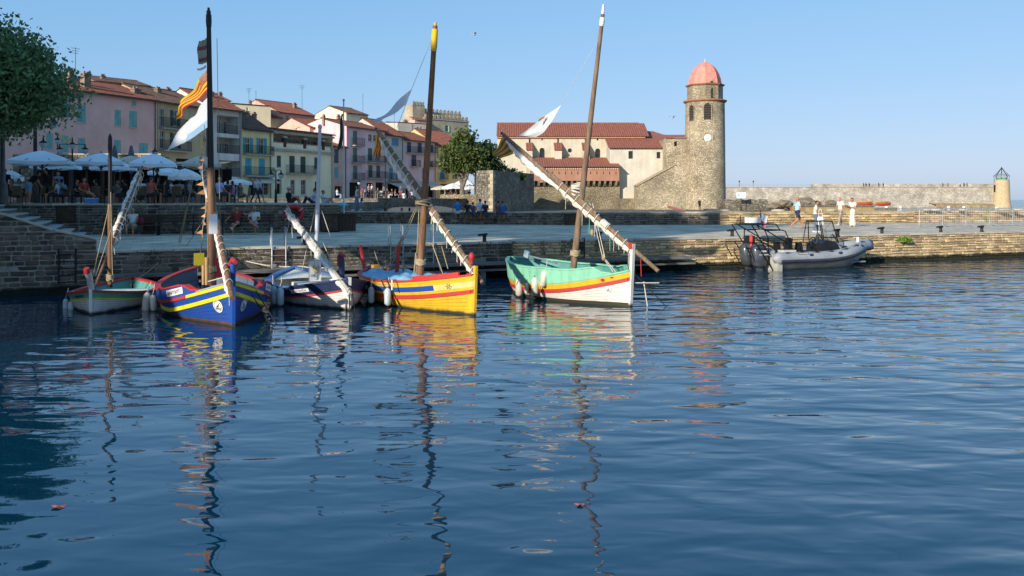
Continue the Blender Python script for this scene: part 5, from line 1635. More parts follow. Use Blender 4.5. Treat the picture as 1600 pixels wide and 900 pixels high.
mb = MB(); a = b3.px(492, 438); mb.obox((a.x, 0, a.z + .26), (.2, .3, .56)); mb.build('mast_case', M('mast_case_white', 'd4d3cc', ns=3, rough=.5), b3.root)
b3.yard(M('pale_yard', 'b7ae9e', '9d9484', ns=4), b3.px(548, 458, -.16), b3.px(448, 326, -.16), .05, sail_w, .0, 1.0, -1, .06, 12, under=.3)
for a, b_ in (((470, 432), (498, 300)), ((500, 437), (516, 410)), ((528, 432), (505, 380)), ((540, 440), (503, 330)), ((452, 345), (449, 362)), ((455, 340), (457, 372))): b3.rope(b3.px(*a, .1), b3.px(*b_, .08), .01, rope_w)
for px_, y_ in ((424, .0), (555, .0)):
    q = b3.px(px_, 440); mb = MB(); mb.cyl((q.x, (.95 if px_ > 500 else -.95), .5), (q.x, (.95 if px_ > 500 else -.95), .75), .02, .02, 6); mb.build('thole_pin', white_p, b3.root)
for sd in (-1, 1): b3.plate(.70, .82, lambda t: b3.zs(t) - .12, .09, sd, M('plate_white', 'd8d5cc', ns=3))
b3.rope((5.45, .02, .62), (5.6, .1, -.1), .014, rope_d, name='mooring_warp'); b3.rope((5.45, -.02, .62), (5.5, -.02, -.1), .014, rope_d, name='mooring_warp')

# ---- B4: yellow boat
b4 = Boat('yellow boat with blue and red stripes and golden masthead', (742, 493), (.57, -.82), 5.8, 2.1, (.97, .64, .72))
b4.rest = 0
b4.hull([(.14, 0), (.13, 1, (.84, 1, 4)), (.07, 0), (.10, 2)], 0, 3, [YEL, BLUE, RED, DKB, CREAMP], wl=.05)
b4.strip('rubbing_strake', RED, .01, .985, lambda t: (b4.rows(t)[3] + b4.rows(t)[4]) / 2, .04, .09)
b4.strip('gunwale', RED, .0, .99, lambda t: b4.zs(t) + .012, .05, .045, inside=.11)
b4.inner(INTG, .2)
tarp = M('pale_blue_cover', '8fbcd4', '6c9dbb', ns=3.5, rough=.8, bump=.03, bs=7, c3='d2e2e8')
def cov(u, v):
    t = .16 + .52 * u; y = 2 * v - 1
    b = abs(b4.pt(t, b4.zs(t) - .03, 1).y) - .06
    return (t * b4.L, y * b, b4.zs(t) - .02 + .12 * (1 - y * y) + .05 * math.sin(9 * u + 4 * v) * math.sin(7 * v) + .03 * math.sin(23 * u + 6 * v) + .02 * math.sin(31 * v + 11 * u))
mb = MB(); mb.grid(cov, 44, 26); mb.build('boat_cover', tarp, b4.root)
b4.deck(tarp, .66, .985, .05, .05)
mb = MB(); b4.strip('coaming', RED, .72, .93, lambda t: b4.zs(t) + .07, .03, .11, inside=.03, out=-.1)
b4.stem(YEL, 1.18)
mb = MB(); mb.lathe([(.05, -.1), (.055, 0), (.075, .03), (.08, .1), (.05, .16), (.02, .18)], 10, tuple(b4.px(737, 406, .15))); mb.build('red_knob', RED, b4.root)
for pxs in (((572, 432), (566, 400), (563, 384)), ((620, 425), (622, 396), (624, 384))):
    mb = MB(); mb.tube([b4.px(*q) for q in pxs], [.06, .055, .06], 8, flat=.6); mb.build('stern_post', RED, b4.root)
mb = MB(); q = b4.px(587, 419); mb.obox(tuple(q), (.16, .2, .2)); mb.build('yellow_box', PAINT('box_yellow', 'c98a20'), b4.root)
b4.mast(spar_m, b4.px(656, 432), b4.px(680, 40), .096, .062, topmat=YEL, tf=.90)
mb = MB(); mb.tube([b4.px(662, 300), b4.px(678, 85)], [.02, .015], 6); mb.build('halyard', rope_d, b4.root)
b4.yard(spar_g, b4.px(754, 442, .18), b4.px(589, 203, .18), .066, sail_m, .05, .52, 1, .066, 9, tip=spar_d)
p0_, p1_ = b4.px(754, 442, .18), b4.px(589, 203, .18)
mb = MB(); d_ = p1_ - p0_
K = 30
path = [p0_ + d_ * (.53 + .44 * i / K) + Vector((0, .03, -.16 - .16 * math.sin(math.pi * i / K) + .02 * math.sin(i * 1.3))) for i in range(K + 1)]
mb.tube(path, [max(.015, (.05 + .055 * math.sin(math.pi * i / K)) * (1 + .25 * math.sin(i * 1.9))) for i in range(K + 1)], 8); mb.build('furled_sail', sail_w, b4.root)
for k_ in range(8):
    tb = MB()
    c = p0_ + d_ * (.55 + .4 * k_ / 8)
    tb.tube([c + Vector((.02 * math.sin(t), math.cos(t) * .1, -.07 + math.sin(t) * .16)) for t in [2 * math.pi * i / 12 for i in range(12)]], .018, 5, closed=True)
    tb.build('sail_tie', rope_w, b4.root)
c = MB()
for k_ in range(4):
    q = b4.px(661, 312 + 3 * k_); c.tube([q + Vector((math.cos(a) * .17, math.sin(a) * .2, .05 * math.sin(a + k_))) for a in [2 * math.pi * i / 14 for i in range(14)]], .022, 6, closed=True)
c.build('mast_parrel', rope_m, b4.root)
for a, b_, r_ in (((597, 420), (628, 372), .016), ((602, 422), (629, 372), .016), ((608, 423), (630, 372), .014), ((628, 372), (655, 312), .012), ((632, 372), (657, 312), .012), ((636, 428), (622, 395), .01), ((650, 430), (655, 320), .012), ((647, 428), (650, 395), .02), ((692, 428), (676, 383), .012), ((700, 420), (690, 385), .01), ((675, 60), (643, 140), .006), ((643, 140), (620, 200), .006)):
    b4.rope(b4.px(*a, .15), b4.px(*b_, .1), r_, rope_m)
for a in ((629, 372), (630, 420)): b4.block(b4.px(*a, .13), .06)
for a, b_, m in (((675, 327), (674, 350), rope_w), ((683, 335), (683, 361), rope_w), ((715, 388), (715, 411), RED), ((720, 392), (720, 415), rope_w), ((709, 380), (706, 395), rope_w)): b4.rope(b4.px(*a, .2), b4.px(*b_, .2), .013, m, name='hanging_line')
b4.plate(.42, .62, lambda t: b4.zs(t) - .075, .085, -1, PAINT('plate_buff', 'd2b65e'), mark_m=M('faded_ink', '9a8450', ns=3))
mb = MB()
for t, z in ((.9, .0),):
    f = lambda x, y: b4.pt(t + x / b4.L, b4.zs(t) - .2 + y, -1, .02)
    for a in range(6):
        an_ = a * math.pi / 3; mb.add([f(.01 * math.sin(an_), -.01 * math.cos(an_)), f(.07 * math.cos(an_ - .2), .07 * math.sin(an_ - .2)), f(.07 * math.cos(an_ + .2), .07 * math.sin(an_ + .2))], [(0, 1, 2)])
mb.build('star_mark', M('star_ink', '8a6a28', ns=2), b4.root)
for dx_ in (0, .28):
    mb = MB(); a = b4.pt(.53 + dx_ / 5.8, b4.zs(.53) + .05, -1, .04); b_ = b4.pt(.56 + dx_ * 1.3 / 5.8, -.1, -1, .1)
    mb.tube([a + Vector((-.02 if dx_ == 0 else .02, .25, .0)), a, a.lerp(b_, .5), b_], .018, 6); mb.build('mooring_warp', rope_d, b4.root)

# ---- B5: white boat with mint upper works
b5 = Boat('white boat with mint green wash strake, rightmost of the moored wooden boats', (986, 479), (.62, -.785), 4.95, 2.0, (.93, .46, .52))
b5.rest = 1
b5.hull([(.03, 0), (.13, 2), (.10, 3)], 4, 4, [MINT, WHT, YEL, RED, BROWNB], wl=.09)
b5.strip('rubbing_strake', RED, .01, .985, lambda t: (b5.rows(t)[2] + b5.rows(t)[3]) / 2, .04, .09)
b5.wash(MINT, MINT, .0, .92, lambda t: .42 + .06 * smooth(.35, 0, t) - .14 * smooth(.5, .8, t) - .26 * smooth(.83, .91, t), inner=INTT)
b5.strip('gunwale', MINT, .9, .99, lambda t: b5.zs(t) + .02, .04, .04, inside=.1)
b5.inner(INTT, .2)
b5.deck(INTT, .8, .985, .06, .04)
for t in (.22, .45): b5.thwart(INTT, t, .52)
b5.stem(WHT, 1.62, .095, .14, head=RED)
b5.mast(spar_g, b5.px(896, 418), b5.px(942, 22), .097, .052, topmat=WHT, tf=.955)
mb = MB(); mb.tube([b5.px(941, 30), b5.px(943, 7)], [.05, .03], 8); mb.build('mast_tip', WHT, b5.root)
b5.yard(spar_g, b5.px(1029, 424, .2), b5.px(786, 210, -.5), .07, sail_m, .12, .62, 1, .072, 10, tip=spar_d)
p0_, p1_ = b5.px(1029, 424, .2), b5.px(786, 210, -.5)
d_ = p1_ - p0_; mb = MB()
path = [p0_ + d_ * (.60 + .38 * i / K) + Vector((0, .03, -.13 - .10 * math.sin(math.pi * i / K) + .015 * math.sin(i * 1.6))) for i in range(K + 1)]
mb.tube(path, [max(.015, (.04 + .07 * math.sin(math.pi * i / K)) * (1 + .2 * math.sin(i * 1.7))) for i in range(K + 1)], 8); mb.build('furled_sail', sail_w, b5.root)
mb = MB(); mb.tube([p0_.lerp(p1_, .29), p0_.lerp(p1_, .325)], .1, 10); mb.build('chafe_wrap', rope_w, b5.root)
c = MB()
for k_ in range(7):
    q = b5.px(903, 288 + 3 * k_); c.tube([q + Vector((math.cos(a) * .14, math.sin(a) * .19, .05 * math.sin(a + k_))) for a in [2 * math.pi * i / 14 for i in range(14)]], .03, 6, closed=True)
c.build('mast_parrel', rope_w, b5.root)
for a, b_, r_ in (((926, 318), (945, 402), .012), ((922, 318), (941, 400), .012), ((943, 404), (958, 425), .012), ((958, 425), (972, 463), .014), ((945, 404), (962, 425), .012), ((936, 60), (876, 165), .005), ((1030, 442), (985, 442), .012)):
    b5.rope(b5.px(*a, .2), b5.px(*b_, .14), r_, rope_d if r_ == .014 else rope_w)
for a in ((925, 363), (943, 402)): b5.block(b5.px(*a, .16), .07)
for a, b_, m in (((919, 350), (919, 366), GRN), ((930, 330), (931, 354), rope_w), ((953, 365), (953, 392), GRN), ((964, 362), (964, 385), rope_w), ((966, 366), (967, 390), rope_w), ((976, 378), (975, 396), rope_w), ((921, 315), (921, 365), GRN), ((882, 290), (883, 312), rope_w), ((990, 410), (990, 438), rope_m), ((1001, 405), (1002, 432), RED), ((990, 395), (992, 432), rope_m)): b5.rope(b5.px(*a, .2), b5.px(*b_, .2), .011, m, name='hanging_line')
mb = MB(); mb.tube([b5.px(870, 411), b5.px(835, 402), b5.px(826, 400)], [.025, .03, .03], 8); o_ = mb.build('tiller', PAINT('tiller_grey', '6c7f86'), b5.root)
mb = MB(); q = b5.px(823, 397); mb.obox((q.x, q.y, q.z), (.2, .06, .2), 0, 0, 0, .3); mb.build('tiller_head', PAINT('tiller_head_blue', 'a7bccb'), o_)
b5.disc(.9, .42, .085, -1, M('emblem_white', 'dedcd4', ns=3), ink_b)
mk = MB()
for i, (dx_, dz_) in enumerate(((0, 0), (.02, -.03), (0, -.06), (.2, 0))):
    t = .875 + dx_ / b5.L; z = b5.zs(t) - .08 + dz_ * .7
    mk.add([b5.pt(t, z, -1, .02), b5.pt(t + .012, z, -1, .02), b5.pt(t + .012, z + .035, -1, .02), b5.pt(t, z + .035, -1, .02)], [(0, 1, 2, 3)])
mk.build('registration_mark', RED, b5.root)
b5.rope(b5.pt(.55, b5.zs(.55) + .3, -1, .02), b5.pt(.5, -.1, -1, .35), .008, rope_d, name='mooring_warp')
b5.rope((5.05, .1, .8), (5.6, .75, -.1), .012, rope_d, name='mooring_warp')

# ---- plank seams along the hulls
for b_, cs_ in ((b1, ('41705f', '8f8c84')), (b2, ('142c6e', '142c6e')), (b3, ('131e3a', '8f8c84')), (b4, ('96771a', '96771a')), (b5, ('8f8c84', '8f8c84'))):
    nb_ = len(b_.rows(0)) - 5
    for f_ in (.2, .42, .64, .84):
        b_.strip('plank_seam', M('seam_' + cs_[1], cs_[1], ns=3), .03, .97, lambda t: (lambda r: r[nb_ - 1] + (r[nb_] - r[nb_ - 1]) * f_)(b_.rows(t)), .006, .008, 26)
    b_.strip('plank_seam', M('seam_' + cs_[0], cs_[0], ns=3), .03, .97, lambda t: (b_.rows(t)[0] + b_.rows(t)[1]) / 2, .006, .007, 26)
# ---- fenders: each hangs on its own lanyard
fen_w = M('fender_white', 'cfcabb', 'b5ae9b', ns=5, rough=.5, var=.1)
fen_b = M('fender_blue_grey', 'b6c2c4', '9eabae', ns=5, rough=.5, var=.1)
def fender(px, y0, y1, Y, m, label, tilt=0.0):
    top = P(px, y0, Y); ln = (y1 - y0) * Y / F; r = ln * .19
    o = thing('fender', label, 'fender', (top.x, Y, top.z), 0, 'fenders hanging between the boats')
    mb = MB(); mb.lathe([(r * .25, -ln), (r * .75, -ln * .96), (r, -ln * .86), (r, -ln * .2), (r * .75, -ln * .1), (r * .35, -ln * .03), (r * .3, 0)], 14)
    b = mb.build('fender_body', m, o)
    MB().lathe([(r * .36, -ln * .04), (r * .4, 0), (r * .3, .03)], 10).build('collar', M('fender_collar', '3f6f94', ns=3), o)
    l = MB(); l.tube([(0, 0, .02), (.02, .03, .12), (.01, .1, .25)], .01, 5); l.build('lanyard', rope_w, o)
    o.rotation_euler = (0, tilt, 0)
    return o
fender(103, 466, 489, 21.6, fen_b, 'pale fender at the left bow of the small green boat, the outer one')
fender(111, 470, 492, 21.3, fen_b, 'pale fender at the left bow of the small green boat, the inner one')
fender(231, 456, 488, 21.2, fen_w, 'dirty white fender on the right side of the small green boat', .12)
fender(239, 460, 486, 21.0, fen_w, 'dirty white fender touching the stern quarter of the blue boat', -.05)
fender(426, 446, 476, 22.0, fen_b, 'tilted pale fender between the blue and the navy boats', -.14)
fender(438, 448, 478, 21.9, fen_b, 'upright pale fender beside the navy and white hull')
fender(580, 447, 474, 22.2, fen_b, 'bluish fender at the stern of the yellow boat')
fender(606, 449, 478, 21.6, fen_b, 'pale fender against the shaded yellow hull')
fender(811, 434, 463, 23.9, fen_w, 'leftmost cream fender of the white boat')
fender(823, 441, 459, 23.6, fen_w, 'small round fender between two long ones on the white boat')
fender(836, 432, 461, 23.3, fen_w, 'thick orange-stained fender on the white boat')
fender(852, 421, 449, 23.0, fen_w, 'rightmost fender of the white boat, tilted against the mint strake', .18)

# ---- flags
cat_y, cat_r = M('flag_yellow', 'e6c02c', 'd8b224', ns=3, rough=.85, trans=.35), M('flag_red', 'b83440', 'a82c38', ns=3, rough=.85, trans=.3)
fl_w, fl_b = M('flag_white', 'e4e5e5', 'd8dadc', ns=2, rough=.85, trans=.4), M('flag_pale_blue', 'a9c8e2', '9abcda', ns=2, rough=.85, trans=.4)
fl_s = M('flag_shadow_blue', 'd5dde4', 'c5d0da', ns=2, rough=.85, trans=.4)  # white cloth with the blue of shade put into its colour
def flag(label, boat, c, y, mats, mf, nu=22, nv=12, amp=.08, waves=2.2, name='flag', cat='flag', depth=None, group='flags on the boats'):
    """c: corner pixels along the hoist then the fly: (top hoist, bottom hoist, bottom fly, top fly)"""
    Yh = boat.world(boat.px(*c[0], y)).y          # it streams across the view from its hoist
    w = [P(a, b, Yh + e) for (a, b), e in zip(c, (0, 0, .5, .6))]
    o = thing(name, label, cat, tuple(w[0]), 0, group)
    mb = MB()
    nrm = (w[3] - w[0]).cross(w[1] - w[0]).normalized()
    def f(u, v):
        p = w[0].lerp(w[3], u).lerp(w[1].lerp(w[2], u), v)
        a = amp * (u ** .7)
        return p - w[0] + nrm * (a * math.sin(waves * 2 * math.pi * u + 2.3 * v) + a * .5 * math.sin(7 * v + 5 * u)) + Vector((0, 0, -.03 * math.sin(math.pi * u)))
    mb.grid(f, nu, nv, 0, True, mf)
    mb.build('cloth', mats, o)
    return o
cstripe = lambda n: (lambda i, j: [0, 1][int(j / n * 7) % 2])
flag('small faded striped flag near the top of the dark mast', b2, ((324, 58), (324, 97), (309, 100), (312, 64)), .12, [M('flag_faded_buff', 'a0937c', ns=3, trans=.3), M('flag_faded_red', '7c4a44', ns=3, trans=.3)], lambda i, j: 1 if 3 <= j % 6 < 5 else 0, 10, 12, .04)
flag('tiny pale pennant below the topmost flag of the dark mast', b2, ((322, 101), (322, 106), (308, 110), (309, 107)), .12, [fl_w], None, 8, 3, .02)
flag('red and yellow striped Catalan flag blowing left from the dark mast', b2, ((325, 108), (325, 142), (268, 188), (276, 168)), .12, [cat_y, cat_r, M('flag_emblem_buff', 'b08f70', 'a05848', ns=22, trans=.3)], lambda i, j: 2 if i < 6 and j < 8 else [0, 1][int(j / 18 * 8) % 2], 26, 18, .13, 1.6)
flag('large white flag with pale blue lower band on the blue boat', b2, ((326, 150), (326, 198), (262, 236), (296, 185)), .14, [fl_w, fl_b], lambda i, j: 1 if j > 8 and i < 13 else 0, 22, 12, .06, 1.0)
flag('white flag, tinted blue for shade, streaming from the halyard of the golden topped mast', b4, ((643, 139), (635, 163), (590, 192), (584, 190)), .12, [fl_s], None, 22, 10, .08, 1.2)
flag('small Catalan flag hanging from the yard tip of the yellow boat', b4, ((590, 203), (600, 212), (594, 249), (583, 240)), .2, [cat_y, cat_r], cstripe(18), 16, 18, .05, 1.4)
wf_ = flag('white flag with small coloured crest above the church roof', b5, ((877, 164), (861, 192), (838, 215), (806, 212)), .14, [M('flag_bright_white', 'dcdcd8', 'cfd0ce', ns=2, rough=.85, trans=.25)], None, 24, 12, .05, .9)
mb = MB(); w0 = b5.world(b5.px(877, 164, .14)); w0 = P(877, 164, w0.y)
for (a, b_), s_, mm in (((846, 186), .07, 0), ((849, 183), .05, 1), ((843, 189), .05, 2)):
    q = P(a, b_, w0.y + .2) - w0
    nrm_ = Vector((0, -.14, 0)); mb.add([q + nrm_ + Vector((x * s_ * 1.3, 0, z * s_)) for x, z in ((-1, -.9), (.8, .2), (1, .9), (-.8, .0))], [(0, 1, 2, 3)], mm)
mb.build('crest', [M('crest_red', 'a85a48', ns=2), M('crest_ochre', 'b89a60', ns=2), M('crest_green', '6f8f80', ns=2)], wf_)
flag('Catalan flag hanging from the yard tip of the white boat', b5, ((788, 209), (803, 240), (776, 247), (770, 240)), .2, [M('flag_yellow_dim', 'b09a3a', ns=3, trans=.3), M('flag_red_dim', '94453c', ns=3, trans=.3)], lambda i, j: [0, 1][int(j / 14 * 7) % 2], 16, 14, .06, 1.3)
# vertical string of small orange pennants on the blue boat
ps = thing('pennant_string', 'vertical string of small orange pennants beside the dark mast', 'bunting', tuple(b2.world(b2.px(319, 200, -.3))))
w0 = b2.world(b2.px(319, 200, -.3))
pth = [b2.world(b2.px(319 + 3 * math.sin(k_ * .8), 195 + 176 * k_ / 14, -.3)) - w0 for k_ in range(15)]
mb = MB(); mb.tube(pth, .008, 5); mb.build('string', rope_w, ps)
for k_ in range(1, 14):
    for sg in (0,):
        p = pth[k_] + Vector((0, 0, -.08 * sg)); s_ = rnd.uniform(.12, .18); a = rnd.uniform(-.7, .7)
        mb = MB(); dx_ = -s_ * math.cos(a) * (1 if (k_ + sg) % 3 else -.4); dy_ = s_ * math.sin(a)
        mb.add([p, p + Vector((0, 0, -s_ * .75)), p + Vector((dx_, dy_, -s_ * .6)), p + Vector((dx_ * .5, dy_ * .5 + .03, -s_ * .25))], [(0, 1, 2), (0, 2, 3)]); mb.build('pennant', og, ps)

# ---- mooring lines to the quay
def line(label, pts, r=.014, m=None):
    o = thing('mooring_line', label, 'rope', tuple(pts[0]), 0, 'mooring lines to the quay')
    mb = MB(); out = []
    for a, b in zip(pts[:-1], pts[1:]):
        a, b = Vector(a), Vector(b)
        for i in range(10): out.append(a.lerp(b, i / 10) - Vector((0, 0, (b - a).length * .04 * math.sin(math.pi * i / 10))) - Vector(pts[0]))
    out.append(Vector(pts[-1]) - Vector(pts[0]))
    mb.tube(out, r, 5); mb.build('strand', m or rope_m, o)
line('pale mooring line from the navy boat stern to the quay', (P(520, 417, 25.8), P(470, 416, 26.2), P(385, 408, 26.9)), .018, rope_w)
line('slack line from the yellow boat up to the quay ladder', (P(690, 425, 24.5), P(680, 385, 28.5)), .014)
line('line from the yellow boat stern to the wall', (P(600, 425, 24.8), P(585, 392, 27.5)), .014)
line('line from the small green boat along the quay wall', (P(205, 440, 24.3), P(255, 402, 26.3)), .014)
line('line from the white boat stern to the quay', (P(860, 408, 25.6), P(893, 392, 31.5)), .014)
line('white rope trailing from the white boat bow into the water', (P(1006, 440, 22.3), P(1012, 480, 22.0)), .016, rope_w)
# ------------------------------------------------------------------ the inflatable boat
T_GREY = M('tube_grey', '94989c', '82868a', ns=2, rough=.55, bump=.006, bs=6, det=6)
T_WHITE = M('rib_hull_white', 'c3c2ba', '9a9a8e', ns=1.5, rough=.5, det=7)
BLK = M('black_plastic', '17181a', '232426', ns=5, rough=.5)
BLKT = M('black_tube', '121314', '1a1b1d', ns=5, rough=.35, metal=.3)
RUBB = M('rub_strake', '2a2e36', '353a42', ns=3, rough=.6)
ENG = M('engine_grey', '5e646b', '43474d', ns=2.5, rough=.3, metal=.4)
so = P(1193, 312, 33.7)
RH = Vector((.927, .375))
RIB = thing('inflatable_boat', 'grey rigid inflatable boat with twin outboards moored at the sunny quay', 'boat', (so.x, 33.7, 0), math.atan2(RH.y, RH.x))
rt = .24
def tube_path(side, n=30):
    pts = []
    for i in range(n + 1):
        t = i / n
        x = 5.45 * t
        y = .86 * (1 - smooth(.55, 1.0, t) ** 1.5)
        z = .47 + .38 * smooth(.35, 1.0, t) ** 1.3
        pts.append(Vector((x, side * y, z)))
    return pts
mb = MB()
pl = tube_path(1); pr = tube_path(-1)
full = [Vector((-.22, .86, .47)), Vector((-.1, .86, .47))] + pl + pr[::-1][1:] + [Vector((-.1, -.86, .47)), Vector((-.22, -.86, .47))]
rr_ = [.06, .19] + [rt] * (len(full) - 4) + [.19, .06]
mb.tube(full, rr_, 16)
mb.build('buoyancy_tube', T_GREY, RIB)
for sd, pth in ((1, pl), (-1, pr)):
    mb = MB()
    mb.tube([p + Vector((.0, sd * .205 * (1 if p.x < 4.6 else .8), -.10)) + (Vector((.16 * smooth(4.2, 5.4, p.x), 0, 0))) for p in pth[:-1]], .075, 8)
    mb.build('rub_strake', RUBB, RIB)
    g = MB()
    gp = []
    for i in range(25):
        p = pth[2 + i] if 2 + i < len(pth) - 2 else pth[-3]
        gp.append(p + Vector((0, sd * .10, rt * .93 - .05 * abs(math.sin(i * math.pi / 4)) + .02)))
    g.tube(gp, .014, 5); g.build('grab_line', BLK, RIB)
    for i in range(2, 27, 4):
        p = pth[i] + Vector((0, sd * .11, rt * .92)); q = MB(); q.obox(tuple(p), (.16, .07, .03)); q.build('rope_patch', BLK, RIB)
    for i in (8, 16, 24):
        p = pth[i] + Vector((0, sd * (rt * .83), rt * .5)); q = MB(); q.ell(tuple(p), (.12, .05, .06), 10, 6); q.build('handle_patch', RUBB, RIB)
# V hull below the tubes
mb = MB()
def hv(side):
    def f(u, v):
        x = .1 + 5.15 * u
        t = x / 5.45
        y = (.9 * (1 - smooth(.55, 1.0, t) ** 1.4)) * v ** .8
        zk = -.28 + .75 * smooth(.55, 1.0, t) ** 2
        zt = .34 + .36 * smooth(.35, 1.0, t) ** 1.3
        return (x, side * y, zk + (zt - zk) * (v ** .9) - .05 * math.sin(math.pi * v))
    return f
for sd in (1, -1): mb.grid(hv(sd), 26, 8)
mb.build('hull', T_WHITE, RIB)
mb = MB(); mb.bx(.05, 4.6, -.66, .66, .2, .25); mb.build('deck', M('rib_deck', '7f8284', '6c6f71', ns=4), RIB)
mb = MB(); mb.bx(-.02, .12, -.75, .75, -.2, .62); mb.bx(-.1, .14, -.95, -.72, -.02, .6); mb.build('transom', T_WHITE, RIB)
# marking plate on the near tube with strokes
q = MB()
for k_ in range(2): q.obox((.95 + k_ * .24, -.86 - rt * .80, .66), (.21, .012, .1), 0, 0, .25)
po = q.build('name_plate', BLK, RIB)
q = MB(); rg = random.Random(4)
for k_ in range(9):
    x = .875 + k_ * .048; q.obox((x, -.86 - rt * .80 - .012, .66), (.026, .006, .055), 0, 0, .25)
q.build('lettering', white_p, po)
# twin outboards
def outboard(y):
    o = bpy.data.objects.new('outboard_motor', None); COL.objects.link(o); o.parent = RIB; o.location = (-.42, y, 0)
    mb = MB()
    secs = [(-.30, .16, .20, .52), (-.2, .25, .24, .60), (.0, .30, .27, .86), (.35, .31, .27, .92), (.52, .26, .23, .97), (.6, .14, .15, .99)]
    vs = []
    n = 14
    for z, rx, ry, _ in secs:
        for i in range(n):
            a = 2 * math.pi * i / n
            c, s_ = math.cos(a), math.sin(a)
            vs.append((-.05 + rx * 1.1 * (abs(c) ** .7) * (1 if c > 0 else -1) - .04 * (z > .2), ry * .9 * (abs(s_) ** .7) * (1 if s_ > 0 else -1), .42 + z))
    fs = [(i * n + j, i * n + (j + 1) % n, (i + 1) * n + (j + 1) % n, (i + 1) * n + j) for i in range(len(secs) - 1) for j in range(n)] + [tuple(range(n))[::-1], tuple(range((len(secs) - 1) * n, len(secs) * n))]
    mb.add(vs, fs, 0, True)
    mb.build('cowling', ENG, o)
    s2 = MB(); s2.bx(-.16, .1, -.06, .06, -.6, .2); s2.bx(-.45, .15, -.11, .11, -.22, -.19); s2.lathe([(.02, -.4), (.09, -.2), (.1, .1), (.05, .3)], 10, (-.05, 0, -.5)); s2.build('leg', ENG, o)
    s3 = MB(); s3.bx(.1, .45, -.1, .1, .2, .55); s3.build('bracket', BLK, o)
    s4 = MB()
    for k_ in range(6): s4.bx(-.2 + k_ * .06, -.165 + k_ * .06, -.262, -.255, .72, .78)
    s4.bx(-.24, .2, -.262, -.256, .60, .625); s4.build('decal', white_p, o)
    st_ = MB(); st_.bx(-.36, .3, -.252, .252, .83, .86); st_.build('cowl_band', BLK, o)
    return o
outboard(-.33); outboard(.33)
# stern guard, roll bar, console, seats, windscreen
def tubes(name, paths, r=.026, m=None, par=None):
    mb = MB()
    for p in paths: mb.tube(p, r, 7)
    return mb.build(name, m or BLKT, par or RIB)
for sd in (-.62, .62):
    tubes('stern_guard', [[(.25, sd, .55), (-.1, sd * 1.05, .95), (-.5, sd * 1.08, 1.08), (-1.25, sd * 1.08, 1.1), (-1.35, sd * 1.05, 1.0), (-1.05, sd, .5)], [(-.9, sd * 1.06, 1.09), (.0, sd * .98, -.05)]], .022)
    tubes('roll_bar', [[(.75, sd, .45), (.72, sd, 1.2), (.55, sd, 1.52), (.4, sd, 1.56)], [(.75, sd, 1.0), (-.85, sd, 1.8)], [(-.2, sd, .6), (-1.05, sd, 1.78)], [(-.95, sd, 1.78), (.1, sd, 1.80), (.3, sd, 1.55)]], .023)
tubes('roll_bar', [[(-.95, -.62, 1.78), (-.95, .62, 1.78)], [(.1, -.62, 1.8), (.1, .62, 1.8)], [(.4, -.62, 1.56), (.4, .62, 1.56)], [(-.45, -.62, 1.55), (.4, -.62, 1.56)], [(-.45, .62, 1.55), (.4, .62, 1.56)], [(-.45, .62, 1.55), (-.45, .62, .6)], [(-.45, -.1, 1.56), (-.45, .62, 1.55)]], .023)
mb = MB(); mb.obox((.78, -.5, .92), (.36, .06, .66), 0, 0, 0, .14); mb.build('side_panel', BLK, RIB)
mb = MB(); mb.obox((-.42, .3, .95), (.1, .5, .75)); mb.build('back_panel', BLK, RIB)
for z in (1.2, .86):
    mb = MB(); mb.lathe([(.06, -.14), (.075, -.1), (.075, .08), (.03, .14), (.03, .18)], 10, (-.5, .12, z)); mb.build('fire_extinguisher', PAINT('extinguisher_red', 'b93a30'), RIB)
mb = MB(); mb.bx(-.75, -.3, -.2, .2, 1.84, 2.05); mb.build('white_case', white_p, RIB)
mb = MB(); mb.cyl((-.15, 0, 1.8), (-.15, 0, 2.3), .02, .015, 6); mb.cyl((-.88, .3, 1.8), (-.88, .3, 2.15), .015, .015, 6); mb.build('aerial', BLKT, RIB)
fb = MB(); fb.grid(lambda u, v: (-.14 + .3 * u * (1 - .4 * v), -.02 + .06 * math.sin(4 * u), 2.22 - .45 * v - .12 * u), 6, 5, 0, True, lambda i, j: 1 if j > 2 else 0); fb.build('pennant', [fl_w, M('pennant_pink', 'b8556a', ns=3)], RIB)
mb = MB(); mb.bx(.35, .95, -.78, -.42, .55, .78); mb.build('battery_box', T_WHITE, RIB)
mb = MB(); mb.bx(.45, .62, -.8, -.78, .6, .7); mb.build('battery_hatch', BLK, RIB)
for x in (1.25, 1.85):
    for y in (-.3, .3):
        s_ = MB(); s_.bx(x - .32, x + .1, y - .16, y + .16, .25, .62); s_.ell((x - .1, y, .66), (.3, .17, .08), 10, 6); b_ = s_.build('jockey_seat', BLK, RIB)
        s_ = MB(); s_.obox((x - .35, y, .88), (.07, .34, .36), 0, 0, 0, -.15); s_.build('seat_back', BLK, b_)
        s_ = MB(); s_.tube([(x + .15, y - .14, .6), (x + .2, y - .14, .95), (x + .2, y + .14, .95), (x + .15, y + .14, .6)], .018, 6); s_.build('hand_rail', BLKT, b_)
mb = MB()
prof = [(2.45, .25), (3.5, .25), (3.48, .75), (3.3, 1.02), (2.85, 1.12), (2.5, .98)]
mb.add([(x, -.42, z) for x, z in prof] + [(x, .42, z) for x, z in prof], [tuple(range(6)), tuple(range(11, 5, -1))] + [(i, i + 6, (i + 1) % 6 + 6, (i + 1) % 6) for i in range(6)])
mb.build('console', BLK, RIB)
mb = MB(); mb.tube([(2.42 + .06 * math.sin(a), .2 * math.cos(a), 1.02 + .19 * math.sin(a)) for a in [2 * math.pi * i / 20 for i in range(20)]], .018, 6, closed=True); mb.cyl((2.42, 0, 1.0), (2.6, 0, .95), .03, .03, 6); mb.build('steering_wheel', BLKT, RIB)
